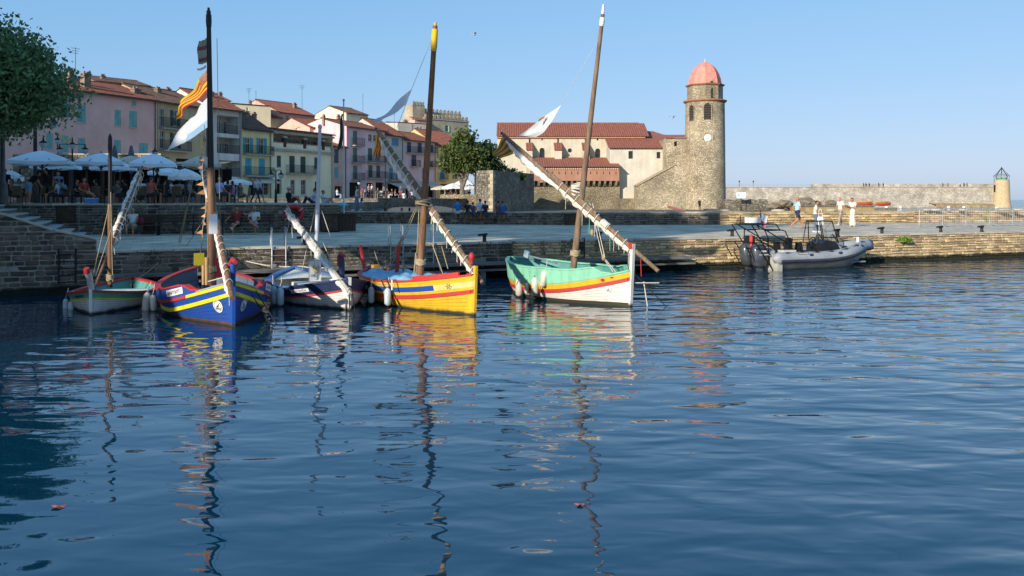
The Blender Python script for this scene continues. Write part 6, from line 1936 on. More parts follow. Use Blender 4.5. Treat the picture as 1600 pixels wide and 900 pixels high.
for y in (-.4, .4): tubes('windscreen_frame', [[(3.42, y, .98), (3.15, y * .82, 1.88), (2.42, y * .82, 1.88), (2.3, y, 1.0)], [(2.6, y, 1.1), (2.5, y * .82, 1.88)], [(3.42, y, .98), (3.1, y, 1.35)]], .022)
tubes('windscreen_frame', [[(3.15, -.33, 1.88), (3.15, .33, 1.88)], [(2.42, -.33, 1.88), (2.42, .33, 1.88)], [(3.35, -.37, 1.2), (3.35, .37, 1.2)]], .022)
gl = M('tinted_screen', '5b6064', ns=1, rough=.1); 
gm, gt, gb, gL = nodes('screen_glass'); gb.inputs['Base Color'].default_value = (.35, .38, .4, 1); gb.inputs['Roughness'].default_value = .05
tp = gt.nodes.new('ShaderNodeBsdfTransparent'); tp.inputs[0].default_value = (.75, .78, .8, 1); mxs = gt.nodes.new('ShaderNodeMixShader'); mxs.inputs[0].default_value = .3
gL(tp.outputs[0], mxs.inputs[1]); gL(gb.outputs[0], mxs.inputs[2]); gL(mxs.outputs[0], gt.nodes['Material Output'].inputs[0])
mb = MB(); mb.quad((3.40, -.37, 1.05), (3.40, .37, 1.05), (3.16, .31, 1.86), (3.16, -.31, 1.86)); mb.build('windscreen', gm, RIB)
for y in (-.5, .5): tubes('bow_rail', [[(3.55, y * .95, .62), (4.5, y * .8, .98), (4.65, y * .7, .75)], [(4.0, y * .9, .8), (4.0, y * .9, .45)]], .022)
mb = MB(); mb.lathe([(.05, 0), (.06, .02), (.06, .42), (.05, .45)], 10, (4.55, -.28, .75)); mb.build('bow_post', white_p, RIB)
mb = MB(); mb.bx(3.55, 4.1, -.3, .3, .25, .62); mb.build('bow_locker', M('locker_grey', '8b8d8e', ns=3), RIB)
mb = MB(); mb.ell((3.95, -.2, .72), (.14, .14, .14), 10, 8); mb.build('rope_bag', BLK, RIB)
line('dark line from the inflatable boat up to the quay bollard', (P(1345, 395, 35.2), P(1310, 372, 37.2)), .014, rope_d)

# ------------------------------------------------------------------ quay furniture
bol_m = M('bollard_iron', '1e1c1b', '302a26', ns=6, rough=.6, bump=.006)
def bollard(px, py, label):
    q = PG(px, py, 1.2)
    o = thing('bollard', label, 'bollard', tuple(q), .42, 'mooring bollards along the quay edge')
    mb = MB(); mb.lathe([(.15, 0), (.15, .05), (.10, .08), (.09, .3), (.12, .36)], 12); mb.build('post', bol_m, o)
    mb = MB(); mb.obox((-.1, 0, .40), (.46, .16, .1), 0, 0, 0, -.1); mb.build('head', bol_m, o); o.scale = (.72, .72, .72)
    return o
for px, py, l in ((129, 390.5, 'dark bollard beside the ladder at the foot of the steps'), (475, 384, 'dark bollard behind the white mast'), (757, 379, 'dark bollard above the yellow boat bow'), (937, 376, 'dark bollard behind the long yard of the white boat'), (1144, 370.5, 'dark bollard just behind the inflatable boat stern'), (1309, 370, 'dark bollard beside the inflatable boat console'), (1378, 366.5, 'dark bollard above the leafy tuft on the sunny quay wall'), (1534, 363.5, 'dark bollard below the barriers'), (1470, 364, 'low dark mooring cleat left below the barriers')): bollard(px, py, l)
rail_m = M('ladder_steel', 'a5a8a8', '8a8c8c', ns=5, rough=.4, metal=.6)
def ladder(px, label, s=None, high=True, panel=True):
    t = (px - CX) / F
    if px < 800: Y = 31 / (1 - t * .4603)
    else: Y = 31 / (1 - t * .405)
    Y -= .14
    X = t * Y
    o = thing('quay_ladder', label, 'ladder', (X, Y, 1.2), math.atan2(.42, .9), 'ladders on the quay wall')
    h = .75 if high else .05
    for x in (-.22, .22):
        mb = MB(); mb.tube([(x, .35 if not high else .25, h - .05 if not high else -.02), (x, .25, h), (x, 0, h - .12 if high else .12), (x, -.0, -.9)], .024, 7); mb.build('rail', rail_m if high else iron, o)
    for k_ in range(5):
        mb = MB(); mb.cyl((-.22, 0, -.05 - k_ * .2), (.22, 0, -.05 - k_ * .2), .016, .016, 6); mb.build('rung', rail_m if high else iron, o)
    if panel: MB().bx(-.19, .19, .02, .045, -.42, -.06).build('plate', hm, o)
    return o
ladder(436, 'white railed ladder with brown plate behind the navy and white boat')
ladder(105, 'low dark ladder hoop at the foot of the steps', high=False, panel=False)
ladder(905, 'ladder with grey plate behind the white boat mast', high=False)
ladder(620, 'ladder behind the yellow boat', high=True, panel=False)
ladder(668, 'ladder with pale rails right of the brown mast', high=True, panel=False)
# benches
bench_wood = M('bench_wood', '4a3526', '36271c', ns=7, rough=.7, stretch=(1, 1, 4))
def bench(px, py, Y, w, label):
    o = thing('bench', label, 'bench', tuple(P(px, py, Y).xy) + (1.2,), .3, 'benches along the terrace wall')
    for k_ in range(4): MB().bx(-w / 2, w / 2, -.42 + k_ * .11, -.33 + k_ * .11, .42, .46).build('slat', bench_wood, o)
    for k_ in range(3): MB().bx(-w / 2, w / 2, .04, .075, .54 + k_ * .13, .64 + k_ * .13).build('slat', bench_wood, o)
    for x in (-w / 2 + .2, w / 2 - .2):
        MB().bx(x - .03, x + .03, -.4, .03, 0, .42).build('leg', iron, o); MB().bx(x - .03, x + .03, .03, .06, 0, .92).build('back_support', iron, o)
    return o
bench(208, 368, 36.9, 2.4, 'wooden bench under the woman in the white top')
bench(385, 366, 38.0, 2.4, 'wooden bench under the two seated men')
bench(276, 367, 37.7, 1.8, 'empty bench in the shade behind the dark mast')
# life ring
lr = thing('life_ring', 'big red life ring on the terrace wall behind the white yard', 'life ring', tuple(P(459, 334, 39.3)), .3)
mb = MB(); mb.tube([(.37 * math.cos(a), 0, .33 * math.sin(a)) for a in [2 * math.pi * i / 32 for i in range(32)]], .115, 10, closed=True); mb.build('ring', PAINT('ring_red', 'a82a28'), lr)
for a in (.6, 2.2, 3.8, 5.3):
    mb = MB(); mb.tube([((.37 + .13 * math.cos(t)) * math.cos(a), .125 * math.sin(t), (.33 + .13 * math.cos(t)) * math.sin(a)) for t in [2 * math.pi * i / 12 for i in range(12)]], .018, 5, closed=True); mb.build('white_band', rope_w, lr)
MB().bx(-.3, .3, .08, .12, -.3, .3).build('backboard', hm, lr)
# wooden box with planks, and the tiny blue parasol on it
q = PG(537, 362.5, 1.2)
bx_ = thing('wooden_box', 'dark plank box at the foot of the white flagpole', 'box', tuple(q), .25)
for k_ in range(7): MB().bx(-.55 + k_ * .16, -.405 + k_ * .16, -.25, -.22, .06, .82).build('plank', bench_wood, bx_)
MB().bx(-.54, .56, -.219, .3, .05, .83).build('carcass', M('box_dark', '2b2019', ns=3), bx_)
MB().bx(-.6, .62, -.32, .36, .832, .9).build('lid', hm, bx_)
# flagpole
fp = thing('flagpole', 'slim white flagpole with furled green flag', 'flagpole', (P(537, 318, 44).x, 44, 1.2))
zt_ = P(538, 158, 44).z - 1.2
mb = MB(); mb.cyl((0, 0, 0), (0, 0, zt_), .055, .035, 10); mb.build('pole', m_al, fp)
mb = MB(); mb.lathe([(.03, 0), (.07, .03), (.05, .1), (.01, .12)], 8, (0, 0, zt_)); mb.build('finial', m_al, fp)
fg = thing('flag', 'dark green flag hanging limp along the white flagpole', 'flag', (fp.location.x, 44, P(538, 178, 44).z))
mb = MB(); mb.grid(lambda u, v: (-.03 - .26 * u * (.35 + .65 * v) - .03 * math.sin(8 * v), .1 * math.sin(9 * u + 2 * v) * u, -1.6 * v - .35 * u * v), 14, 16); mb.build('cloth', M('flag_green', '2e5a45', '264c3a', ns=3, rough=.9, trans=.2), fg)
# barriers
bar_m = M('galvanised_steel', 'b5b8b8', '9a9d9d', ns=6, rough=.45, metal=.3)
def barrier():
    o = thing('crowd_barrier', '', 'barrier', (0, 0, 1.2), 0, 'steel crowd barriers along the quay')
    w, h = 1.3, 1.05
    mb = MB(); r = .024
    mb.tube([(0, 0, .12), (0, 0, h - .08), (.08, 0, h), (w - .08, 0, h), (w, 0, h - .08), (w, 0, .12)], r, 7); mb.cyl((0, 0, .2), (w, 0, .2), r, r, 7)
    mb.build('frame', bar_m, o)
    vb = MB(); vb.cyl((0, 0, 0), (0, 0, .6), .008, .008, 5); vm = vb.mesh('bar', bar_m)
    for k_ in range(1, 13): inst('bar', vm, o, (w * k_ / 13, 0, .2), (0, 0, 0), (1, 1, (h - .2) / .6))
    for x in (.2, w - .2):
        mb = MB(); mb.tube([(x, .25, .01), (x, 0, .14), (x + .06, -.42, .01)], .018, 6); mb.build('foot', bar_m, o)
    return o
b0 = barrier()
lab = ['leftmost steel crowd barrier on the sunny quay', 'second steel crowd barrier from the left', 'middle steel crowd barrier, above the dark bollard', 'fourth steel crowd barrier from the left', 'rightmost steel crowd barrier, cut by the picture edge']
for i in range(5):
    q = PG(1436.5 + i * 36.6, 355.5 - i * .55, 1.2); q2 = PG(1436.5 + (i + 1) * 36.6, 355.5 - (i + 1) * .55, 1.2)
    o = b0 if i == 0 else dup(b0)
    o.location = q; d_ = q2 - q; o.rotation_euler.z = math.atan2(d_.y, d_.x); o.scale = (d_.length / 1.32,) * 1 + (1, 1) if True else (1, 1, 1)
    o['label'] = lab[i]
# notice board by the tower, kayaks, buoys
nb = thing('notice_board', 'white notice board on a thin post right of the bell tower', 'sign', tuple(P(1158, 329, 116).xy) + (1.2,))
mb = MB(); mb.cyl((0, 0, 0), (0, 0, 2.3), .05, .05, 6); mb.build('post', iron, nb)
mb = MB(); mb.bx(-.65, .65, -.06, -.02, 1.75, 2.6); mb.build('panel', M('board_white2', 'd9dadb', 'cfd2d4', ns=2), nb)
mb = MB()
for k_ in range(4): mb.bx(-.1 + .05 * (k_ % 2), .5, -.066, -.061, 1.9 + k_ * .13, 1.95 + k_ * .13)
mb.bx(-.5, -.2, -.066, -.061, 2.0, 2.35); mb.build('print', M('board_print', '9fb4bd', ns=4), nb)
def kayak(px, py, Y, ln, m, label, rz=.1, z=None):
    q = P(px, py, Y)
    o = thing('kayak', label, 'kayak', (q.x, Y, z if z is not None else q.z), rz, 'kayaks laid out on the jetty')
    mb = MB()
    def f(u, v):
        x = (u - .5) * ln; w = .36 * (1 - abs(2 * u - 1) ** 2.2) + .01; a = 2 * math.pi * v
        return (x, w * math.cos(a), .16 + .15 * math.sin(a) * (1 - .3 * abs(2 * u - 1)) + .12 * abs(2 * u - 1) ** 3)
    mb.grid(f, 16, 12); mb.build('shell', m, o)
    mb = MB(); mb.ell((0, 0, .30), (.4, .2, .03), 10, 4); mb.build('cockpit', BLK, o)
KR, KY, KO, KB, KW = PAINT('kayak_red', '9c3a30'), PAINT('kayak_yellow', 'c09a4c'), PAINT('kayak_orange', 'b0603a'), PAINT('kayak_blue', '5f94b8'), PAINT('kayak_white', 'c9ced0')
for i, (px, py, ln, m, l) in enumerate(((1352, 318.6, 2.5, KR, 'red kayak at the bottom of the left stack'), (1351, 316.4, 2.3, KO, 'orange kayak in the middle of the left stack'), (1352, 314.0, 2.2, KY, 'yellow kayak on top of the left stack'), (1379, 319, 2.4, KR, 'red kayak at the bottom of the right stack'), (1380, 316.6, 2.3, KO, 'orange kayak in the middle of the right stack'), (1378, 314.3, 2.1, KY, 'yellow kayak on top of the right stack'))):
    kayak(px, py + 3.0, 128, ln, m, l, rnd.uniform(-.1, .1))
st2 = thing('boat_rack', 'low dark rack under the two stacks of kayaks', 'rack', tuple(P(1364, 322, 128).xy) + (0,)); MB().bx(-3.6, 3.4, -.5, .5, 0, 1.55).build('trestle', conc, st2)
for px, m, l in ((1400, KB, 'blue kayak afloat right of the stacks'), (1412, KW, 'white kayak afloat beside the blue one'), (1424, KB, 'second blue kayak afloat'), (1436, KW, 'rightmost white kayak afloat')): kayak(px, 320.5, 190, 4.2, m, l, rnd.uniform(.2, .5), .0)
for px, py, l in ((1385, 324, 'white buoy just right of the jetty'), (1407, 324, 'second white buoy right of the jetty'), (1482, 316, 'white buoy near the ledge of the breakwater'), (1506, 325, 'white buoy above the second barrier'), (1557, 327, 'white buoy above the fourth barrier')):
    Y_ = min(280, F * H / (py - HY)); q = P(px, py, Y_)
    o = thing('buoy', l, 'buoy', (q.x, Y_, 0), 0, 'white buoys on the sea'); mb = MB(); mb.lathe([(.05, -.2), (.5, 0), (.55, .25), (.3, .6), (.1, .7)], 12); mb.build('float', white_p, o)
# floating leaves
lf_m = M('dead_leaf', '9a5348', '7d4238', ns=20, rough=.8)
for px, py, s_, l in ((91, 792, .042, 'reddish floating leaf at the lower left of the water'), (906, 789, .03, 'small pinkish leaf floating beside the mast reflection')):
    q = PG(px, py, .006); mb = MB()
    n = 15; mb.add([(0, 0, .012)] + [(s_ * (1 + .45 * math.sin(5 * t) + .1 * math.sin(11 * t)) * math.cos(t) * 1.3, s_ * 1.2 * (1 + .3 * math.sin(5 * t)) * math.sin(t), .004 + .008 * math.sin(3 * t)) for t in [2 * math.pi * i / n for i in range(n)]], [(0, i + 1, (i + 1) % n + 1) for i in range(n)])
    tag(mb.build('floating_leaf', lf_m, None, tuple(q)), l, 'leaf')

# ------------------------------------------------------------------ restaurant terrace
can_b = M('parasol_canvas', 'f0f2f5', 'e4e8ec', ns=1.2, rough=.9, trans=.08)  # white canvas, a little blue shade mixed into the colour
can_w = M('parasol_white', 'ebebe8', 'dededa', ns=1.2, rough=.9, trans=.1)
can_t = M('parasol_beige', 'd8cebc', 'c8beac', ns=1.2, rough=.9, trans=.2)
def parasol(pxc, ya, yr, wpx, Y, m, label, n=4, ground=2.53, rot=.35, closed=False, group='restaurant parasols'):
    ap, rim = P(pxc, ya, Y), P(pxc, yr, Y)
    zA, zR = ap.z - ground, rim.z - ground
    r = wpx / 2 * Y / F * (1.12 if n == 4 else 1.02)
    o = thing('parasol', label, 'parasol', (ap.x, Y, ground), rot, group)
    cn_ = MB()
    seg = n
    for k_ in range(seg):
        a0, a1 = 2 * math.pi * (k_ + .5) / seg, 2 * math.pi * (k_ + 1.5) / seg
        def f(u, v):
            c0 = Vector((r * math.cos(a0), r * math.sin(a0), zR)); c1 = Vector((r * math.cos(a1), r * math.sin(a1), zR))
            e = c0.lerp(c1, v); sag = .05 * math.sin(math.pi * v) * u
            return Vector((0, 0, zA)).lerp(e, u) - Vector((0, 0, sag - .10 * (zA - zR) * math.sin(math.pi * u)))
        cn_.grid(f, 6, 6)
        def g(u, v):
            p = f(1, v); return p - Vector((0, 0, .16 * u * (1 + .15 * math.cos(v * 14))))
        cn_.grid(g, 1, 12)
    cn_.build('canopy', m, o)
    MB().cyl((0, 0, 0), (0, 0, zA + .08), .035, .03, 8).build('pole', wood_brown, o)
    for k_ in range(max(seg, 8) if seg > 4 else 8):
        a = 2 * math.pi * (k_ + (.5 if seg > 4 else .5)) / (seg if seg > 4 else 8) + (math.pi / 4 if seg == 4 else 0) * 0
        rr_ = r * .97 if seg > 4 else min(r * .97, r * math.cos(math.pi / 4) * .97 / max(abs(math.cos(a - math.pi / 4 * 0 + math.pi / 4 * (0))), abs(math.sin(a))))
        if seg == 4:
            rr_ = r * .70 / max(abs(math.cos(a)), abs(math.sin(a)))
        MB().cyl((0, 0, zA - .06), (rr_ * math.cos(a), rr_ * math.sin(a), zR + .01), .014, .012, 5).build('rib', wood_brown, o)
        MB().cyl((.04 * math.cos(a), .04 * math.sin(a), zR - .35), (rr_ * .5 * math.cos(a), rr_ * .5 * math.sin(a), (zA + zR) / 2 - .05), .012, .012, 5).build('strut', wood_brown, o)
    MB().bx(-.4, .4, -.4, .4, 0, .07).build('base', conc, o)
    return o
parasol(66, 235, 252, 104, 42, can_b, 'large white parasol tinted for shade, beside the tall brown pole, leftmost big one')
parasol(158, 239, 253, 84, 43, can_b, 'large white parasol tinted for shade, behind the thin dark mast')
parasol(240, 240, 256, 84, 42, can_b, 'large white parasol tinted for shade, left of the white flag')
parasol(289, 263, 275, 52, 40.5, can_w, 'small bright white parasol beside the tall dark mast', 8)
parasol(315, 243, 256, 72, 50, can_t, 'beige parasol behind the tall dark mast')
parasol(17, 266, 277, 40, 44, can_w, 'low white parasol behind the brown lamp pole at the left edge')
parasol(88, 249, 259, 82, 48, can_b, 'second row parasol behind the leftmost big one')
parasol(178, 252, 261, 80, 49, can_b, 'second row parasol behind the thin dark mast')
parasol(262, 262, 269, 70, 52, can_b, 'second row parasol between the white flag and the white parasol')
parasol(205, 243, 253, 60, 54, can_t, 'beige parasol peeping between the two large shade-tinted ones')
parasol(372, 279, 285, 44, 62, can_w, 'pale parasol right of the seated man in the white shirt', 8)
parasol(708, 286, 293, 36, 118, can_w, 'far white parasol left of the tree trunk', 8, 2.9, group='parasols of the far café')
parasol(734, 288, 294, 30, 116, can_w, 'far white parasol right of the tree trunk', 8, 2.9, group='parasols of the far café')
parasol(690, 290, 294.5, 34, 122, can_t, 'far beige parasol beside the ochre house', 8, 2.9, group='parasols of the far café')
parasol(726, 279, 289, 40, 126, can_w, 'far white awning parasol behind the tree trunk', 8, 2.9, group='parasols of the far café')
ub = thing('beach_umbrella', 'small turquoise beach umbrella behind the wooden box and flagpole', 'umbrella', (P(535, 322, 57).x, 57, 1.3))
mb = MB()
for k_ in range(8):
    a0, a1 = k_ * math.pi / 4, (k_ + 1) * math.pi / 4
    mb.grid(lambda u, v: (.42 * math.sin(u * 1.45) * math.cos(a0 + (a1 - a0) * v), .42 * math.sin(u * 1.45) * math.sin(a0 + (a1 - a0) * v), 1.02 + .26 * math.cos(u * 1.45)), 5, 3)
mb.build('canopy', M('turquoise_canvas', '4fb0c8', '429fb8', ns=3, rough=.8), ub)
MB().cyl((0, 0, -.1), (0, 0, 1.3), .018, .015, 6).build('pole', m_al, ub)
# folded parasols seen against the pink house
for px, l in ((179, 'folded grey parasol standing against the pink house, left one'), (205, 'folded grey parasol standing against the pink house, right one')):
    q = P(px, 246, 58); o = thing('folded_parasol', l, 'parasol', (q.x, 58, 2.53)); zt_ = P(px, 227, 58).z - 2.53
    MB().lathe([(.1, zt_ - 1.9), (.24, zt_ - 1.5), (.2, zt_ - .6), (.08, zt_ - .05), (.02, zt_)], 10).build('canopy', M('folded_grey', '63666c', '54575c', ns=3, rough=.9), o)
    MB().cyl((0, 0, 0), (0, 0, zt_), .03, .03, 6).build('pole', wood_brown, o)
# restaurant fence line and backdrop: glazed verandah of the restaurants under the houses
ver = thing('verandah', 'dark glazed restaurant verandah behind the parasols, along the pink house', 'verandah', (P(30, 312, 64).x, 64, 2.53), .0)
vw = MB(); Lv = P(345, 312, 64).x - P(30, 312, 64).x
vw.bx(0, Lv, .0, .2, 2.55, 2.9); vw.bx(0, Lv, .1, .2, 0, .5); vw.build('fascia', M('verandah_grey', '6d6a66', '5a5753', ns=2), ver)
MB().quad((0, 2.5, 0), (Lv, 2.5, 0), (Lv, 2.5, 2.6), (0, 2.5, 2.6)).build('back', dark, ver)
for k_ in range(13): MB().bx(Lv * k_ / 12 - .06, Lv * k_ / 12 + .06, .0, .12, .0, 2.55).build('post', wood_brown, ver)
MB().quad((0, -.6, 2.75), (Lv, -.6, 2.75), (Lv, 2.6, 3.2), (0, 2.6, 3.2)).build('roof', awn_d, ver)
rw_ = thing('garden_wall', 'rough stone wall below the pink house behind the parasols', 'wall', (P(20, 312, 70).x, 70, 2.53))
Lw = P(252, 312, 70).x - P(20, 312, 70).x
MB().bx(0, Lw, 0, .5, 0, 3.9).build('wall_core', bast_m, rw_)
for k_ in range(14): MB().bx(Lw * k_ / 14, Lw * (k_ + 1) / 14 - .02, -.06, .56, 3.904, 4.02).build('coping_stone', coping_m, rw_)
# tables and chairs
wick = M('wicker', '6b5a44', '52442f', ns=14, rough=.8); tab_m = M('table_top', '5d4a38', '4a3b2d', ns=5, rough=.5); cloth_m = M('table_cloth', 'a9a49a', '97928a', ns=3, rough=.9)
def chair():
    o = thing('chair', '', 'chair', (0, 0, 2.53), 0, 'café chairs on the terrace')
    MB().bx(-.22, .22, -.22, .22, .42, .46).build('seat', wick, o)
    mb = MB(); mb.grid(lambda u, v: (-.22 + .44 * u, .2 + .05 * v + .05 * (1 - (2 * u - 1) ** 2), .46 + .42 * v), 6, 3); mb.build('backrest', wick, o)
    lm = MB(); lm.cyl((0, 0, 0), (0, 0, .42), .016, .018, 5); lme = lm.mesh('leg', wick)
    for x in (-.19, .19):
        for y in (-.19, .19): inst('leg', lme, o, (x, y, 0))
    return o
def table():
    o = thing('table', '', 'table', (0, 0, 2.53), 0, 'café tables on the terrace')
    MB().bx(-.42, .42, -.42, .42, .71, .75).build('tabletop', tab_m, o); MB().cyl((0, 0, .02), (0, 0, .71), .03, .03, 8).build('pedestal', iron, o); MB().bx(-.25, .25, -.25, .25, 0, .03).build('foot', iron, o)
    return o
c0, t0 = chair(), table()
TAB = [(42, 41.6, 'the lamp pole'), (62, 42.6, 'the leftmost big parasol pole'), (98, 42.4, 'the thin lamp post'), (127, 42.0, 'the man in the red shirt'), (163, 42.2, 'the thin dark mast'), (205, 42.5, 'the woman in the white hat'), (232, 41.8, 'the man in the salmon shirt'), (258, 43.2, 'the white parasol'), (285, 42.6, 'the tall dark mast'), (352, 44.2, 'the man in the white shirt'), (366, 47.0, 'the woman in pink')]
first = True
for i, (px, Y, w) in enumerate(TAB):
    x = (px - CX) * Y / F
    t_ = t0 if i == 0 else dup(t0)
    t_.location = (x, Y, 2.53); t_.rotation_euler.z = rnd.uniform(-.4, .4); t_['label'] = 'small dark café table nearest ' + w
    for j, (dx_, dy_, rz_, s_) in enumerate(((-.62, .1, math.pi / 2, 'left'), (.62, -.05, -math.pi / 2, 'right'), (.0, -.66, math.pi, 'near'))):
        if j == 2 and i % 2: continue
        c_ = c0 if first else dup(c0); first = False
        c_.location = (x + dx_, Y + dy_, 2.53); c_.rotation_euler.z = rz_ + rnd.uniform(-.25, .25); c_['label'] = 'wicker café chair %s of the table nearest %s' % (s_, w)
cb = thing('cool_box', 'bright blue cool box on the terrace edge below the man in red', 'cool box', tuple(P(143, 309, 40.6).xy) + (2.58,), .2)
MB().bx(-.28, .28, -.15, .15, 0, .2).build('body', PAINT('coolbox_blue', '4a86c8'), cb); MB().bx(-.29, .29, -.16, .16, .203, .25).build('lid', PAINT('coolbox_lid', 'a9bccb'), cb)
# street lamps and poles
lg_m = M('lamp_glass', 'b9bec0', 'a8adb0', ns=2, rough=.25)
def lantern(o, x, z, s=.42, hang=True):
    h = bpy.data.objects.new('lantern', None); COL.objects.link(h); h.parent = o; h.location = (x, 0, z)
    MB().lathe([(.02, .62 * s), (.1 * s, .5 * s), (.12 * s, .2 * s), (.5 * s, -.1 * s), (.52 * s, -.16 * s)], 12).build('hood', iron, h)
    MB().lathe([(.06 * s, -.85 * s), (.3 * s, -.72 * s), (.46 * s, -.4 * s), (.48 * s, -.17 * s)], 12).build('globe', lg_m, h)
def lamp(px, yt, yb, Y, arms, label, r=.07, ground=2.53, mat=None, arm_y=None):
    q = P(px, yb, Y); o = thing('street_lamp', label, 'street lamp', (q.x, Y, ground), .1, 'street lamps of the promenade')
    zt_ = P(px, yt, Y).z - ground
    MB().lathe([(r * 2, 0), (r * 2.1, .1), (r * 1.6, .9), (r, 1.0), (r * .75, zt_ - .2), (r * .3, zt_)], 12).build('post', mat or iron, o)
    for dx_, dz_ in arms:
        za = (P(px, arm_y or yt, Y).z - ground)
        x = dx_ * Y / F
        if abs(x) > .1: MB().tube([(0, 0, za), (x * .5, 0, za + .12), (x, 0, za + .1)], .025, 6).build('arm', mat or iron, o)
        lantern(o, x, za - .15 + dz_)
    return o
pole_m = M('painted_pole', '5a5450', '4a4542', ns=4, rough=.6)
lamp(4, 168, 322, 36.2, ((4, -.1),), 'thick grey lamp post at the left edge with a white globe', .11, mat=pole_m, arm_y=178)
lamp(55, 166, 302, 46, ((-28, .1), (28, .2), (12, -.9)), 'tall brown mast with crossarm and three lanterns under the plane tree', .11, mat=M('brown_mast', '3b2a25', '2d201c', ns=5, stretch=(3, 3, .5)), arm_y=191)
lamp(113, 214, 300, 52, ((-19, 0), (0, .3), (19, 0)), 'dark three-armed street lamp between the two left parasols', .06, arm_y=228)
lamp(90, 212, 300, 56, ((0, .1),), 'thin dark lamp post right of the leftmost big parasol', .05, arm_y=216)
lamp(431, 264, 306, 60, ((-7, 0), (8, 0)), 'dark lamp post with two lanterns before the cream house', .05, arm_y=268)
lamp(561, 282, 308, 100, ((0, 0),), 'small lamp post before the mauve house', .05, 2.9)
lamp(242, 232, 300, 55, ((0, 0),), 'lamp with round hood above the third parasol', .05)
# bunting between the poles
def bunting(label, pts, n, m):
    o = thing('bunting', label, 'bunting', tuple(pts[0])); out = []
    for a, b in zip(pts[:-1], pts[1:]):
        for i in range(n): out.append(Vector(a).lerp(Vector(b), i / n) - Vector((0, 0, .35 * math.sin(math.pi * i / n))) - Vector(pts[0]))
    out.append(Vector(pts[-1]) - Vector(pts[0]))
    mb = MB(); mb.tube(out, .012, 5); mb.build('string', rope_w, o)
    for i in range(len(out) - 1):
        p = out[i]; s_ = .34
        mb = MB(); mb.add([p, p + (out[i + 1] - p) * .8, p + (out[i + 1] - p) * .4 + Vector((rnd.uniform(-.1, .1), rnd.uniform(-.12, .12), -s_))], [(0, 1, 2)]); mb.build('pennant', m[i % len(m)], o)
bunting('string of striped pennants between the left lamp post and the brown mast', (P(-6, 132, 38), P(55, 166, 46), P(84, 192, 51)), 17, [og, cat_y, M('pennant_buff', 'b8a582', ns=3)])
bunting('short string of pennants right of the brown mast', (P(92, 206, 54), P(112, 214, 52)), 7, [og, cat_y])
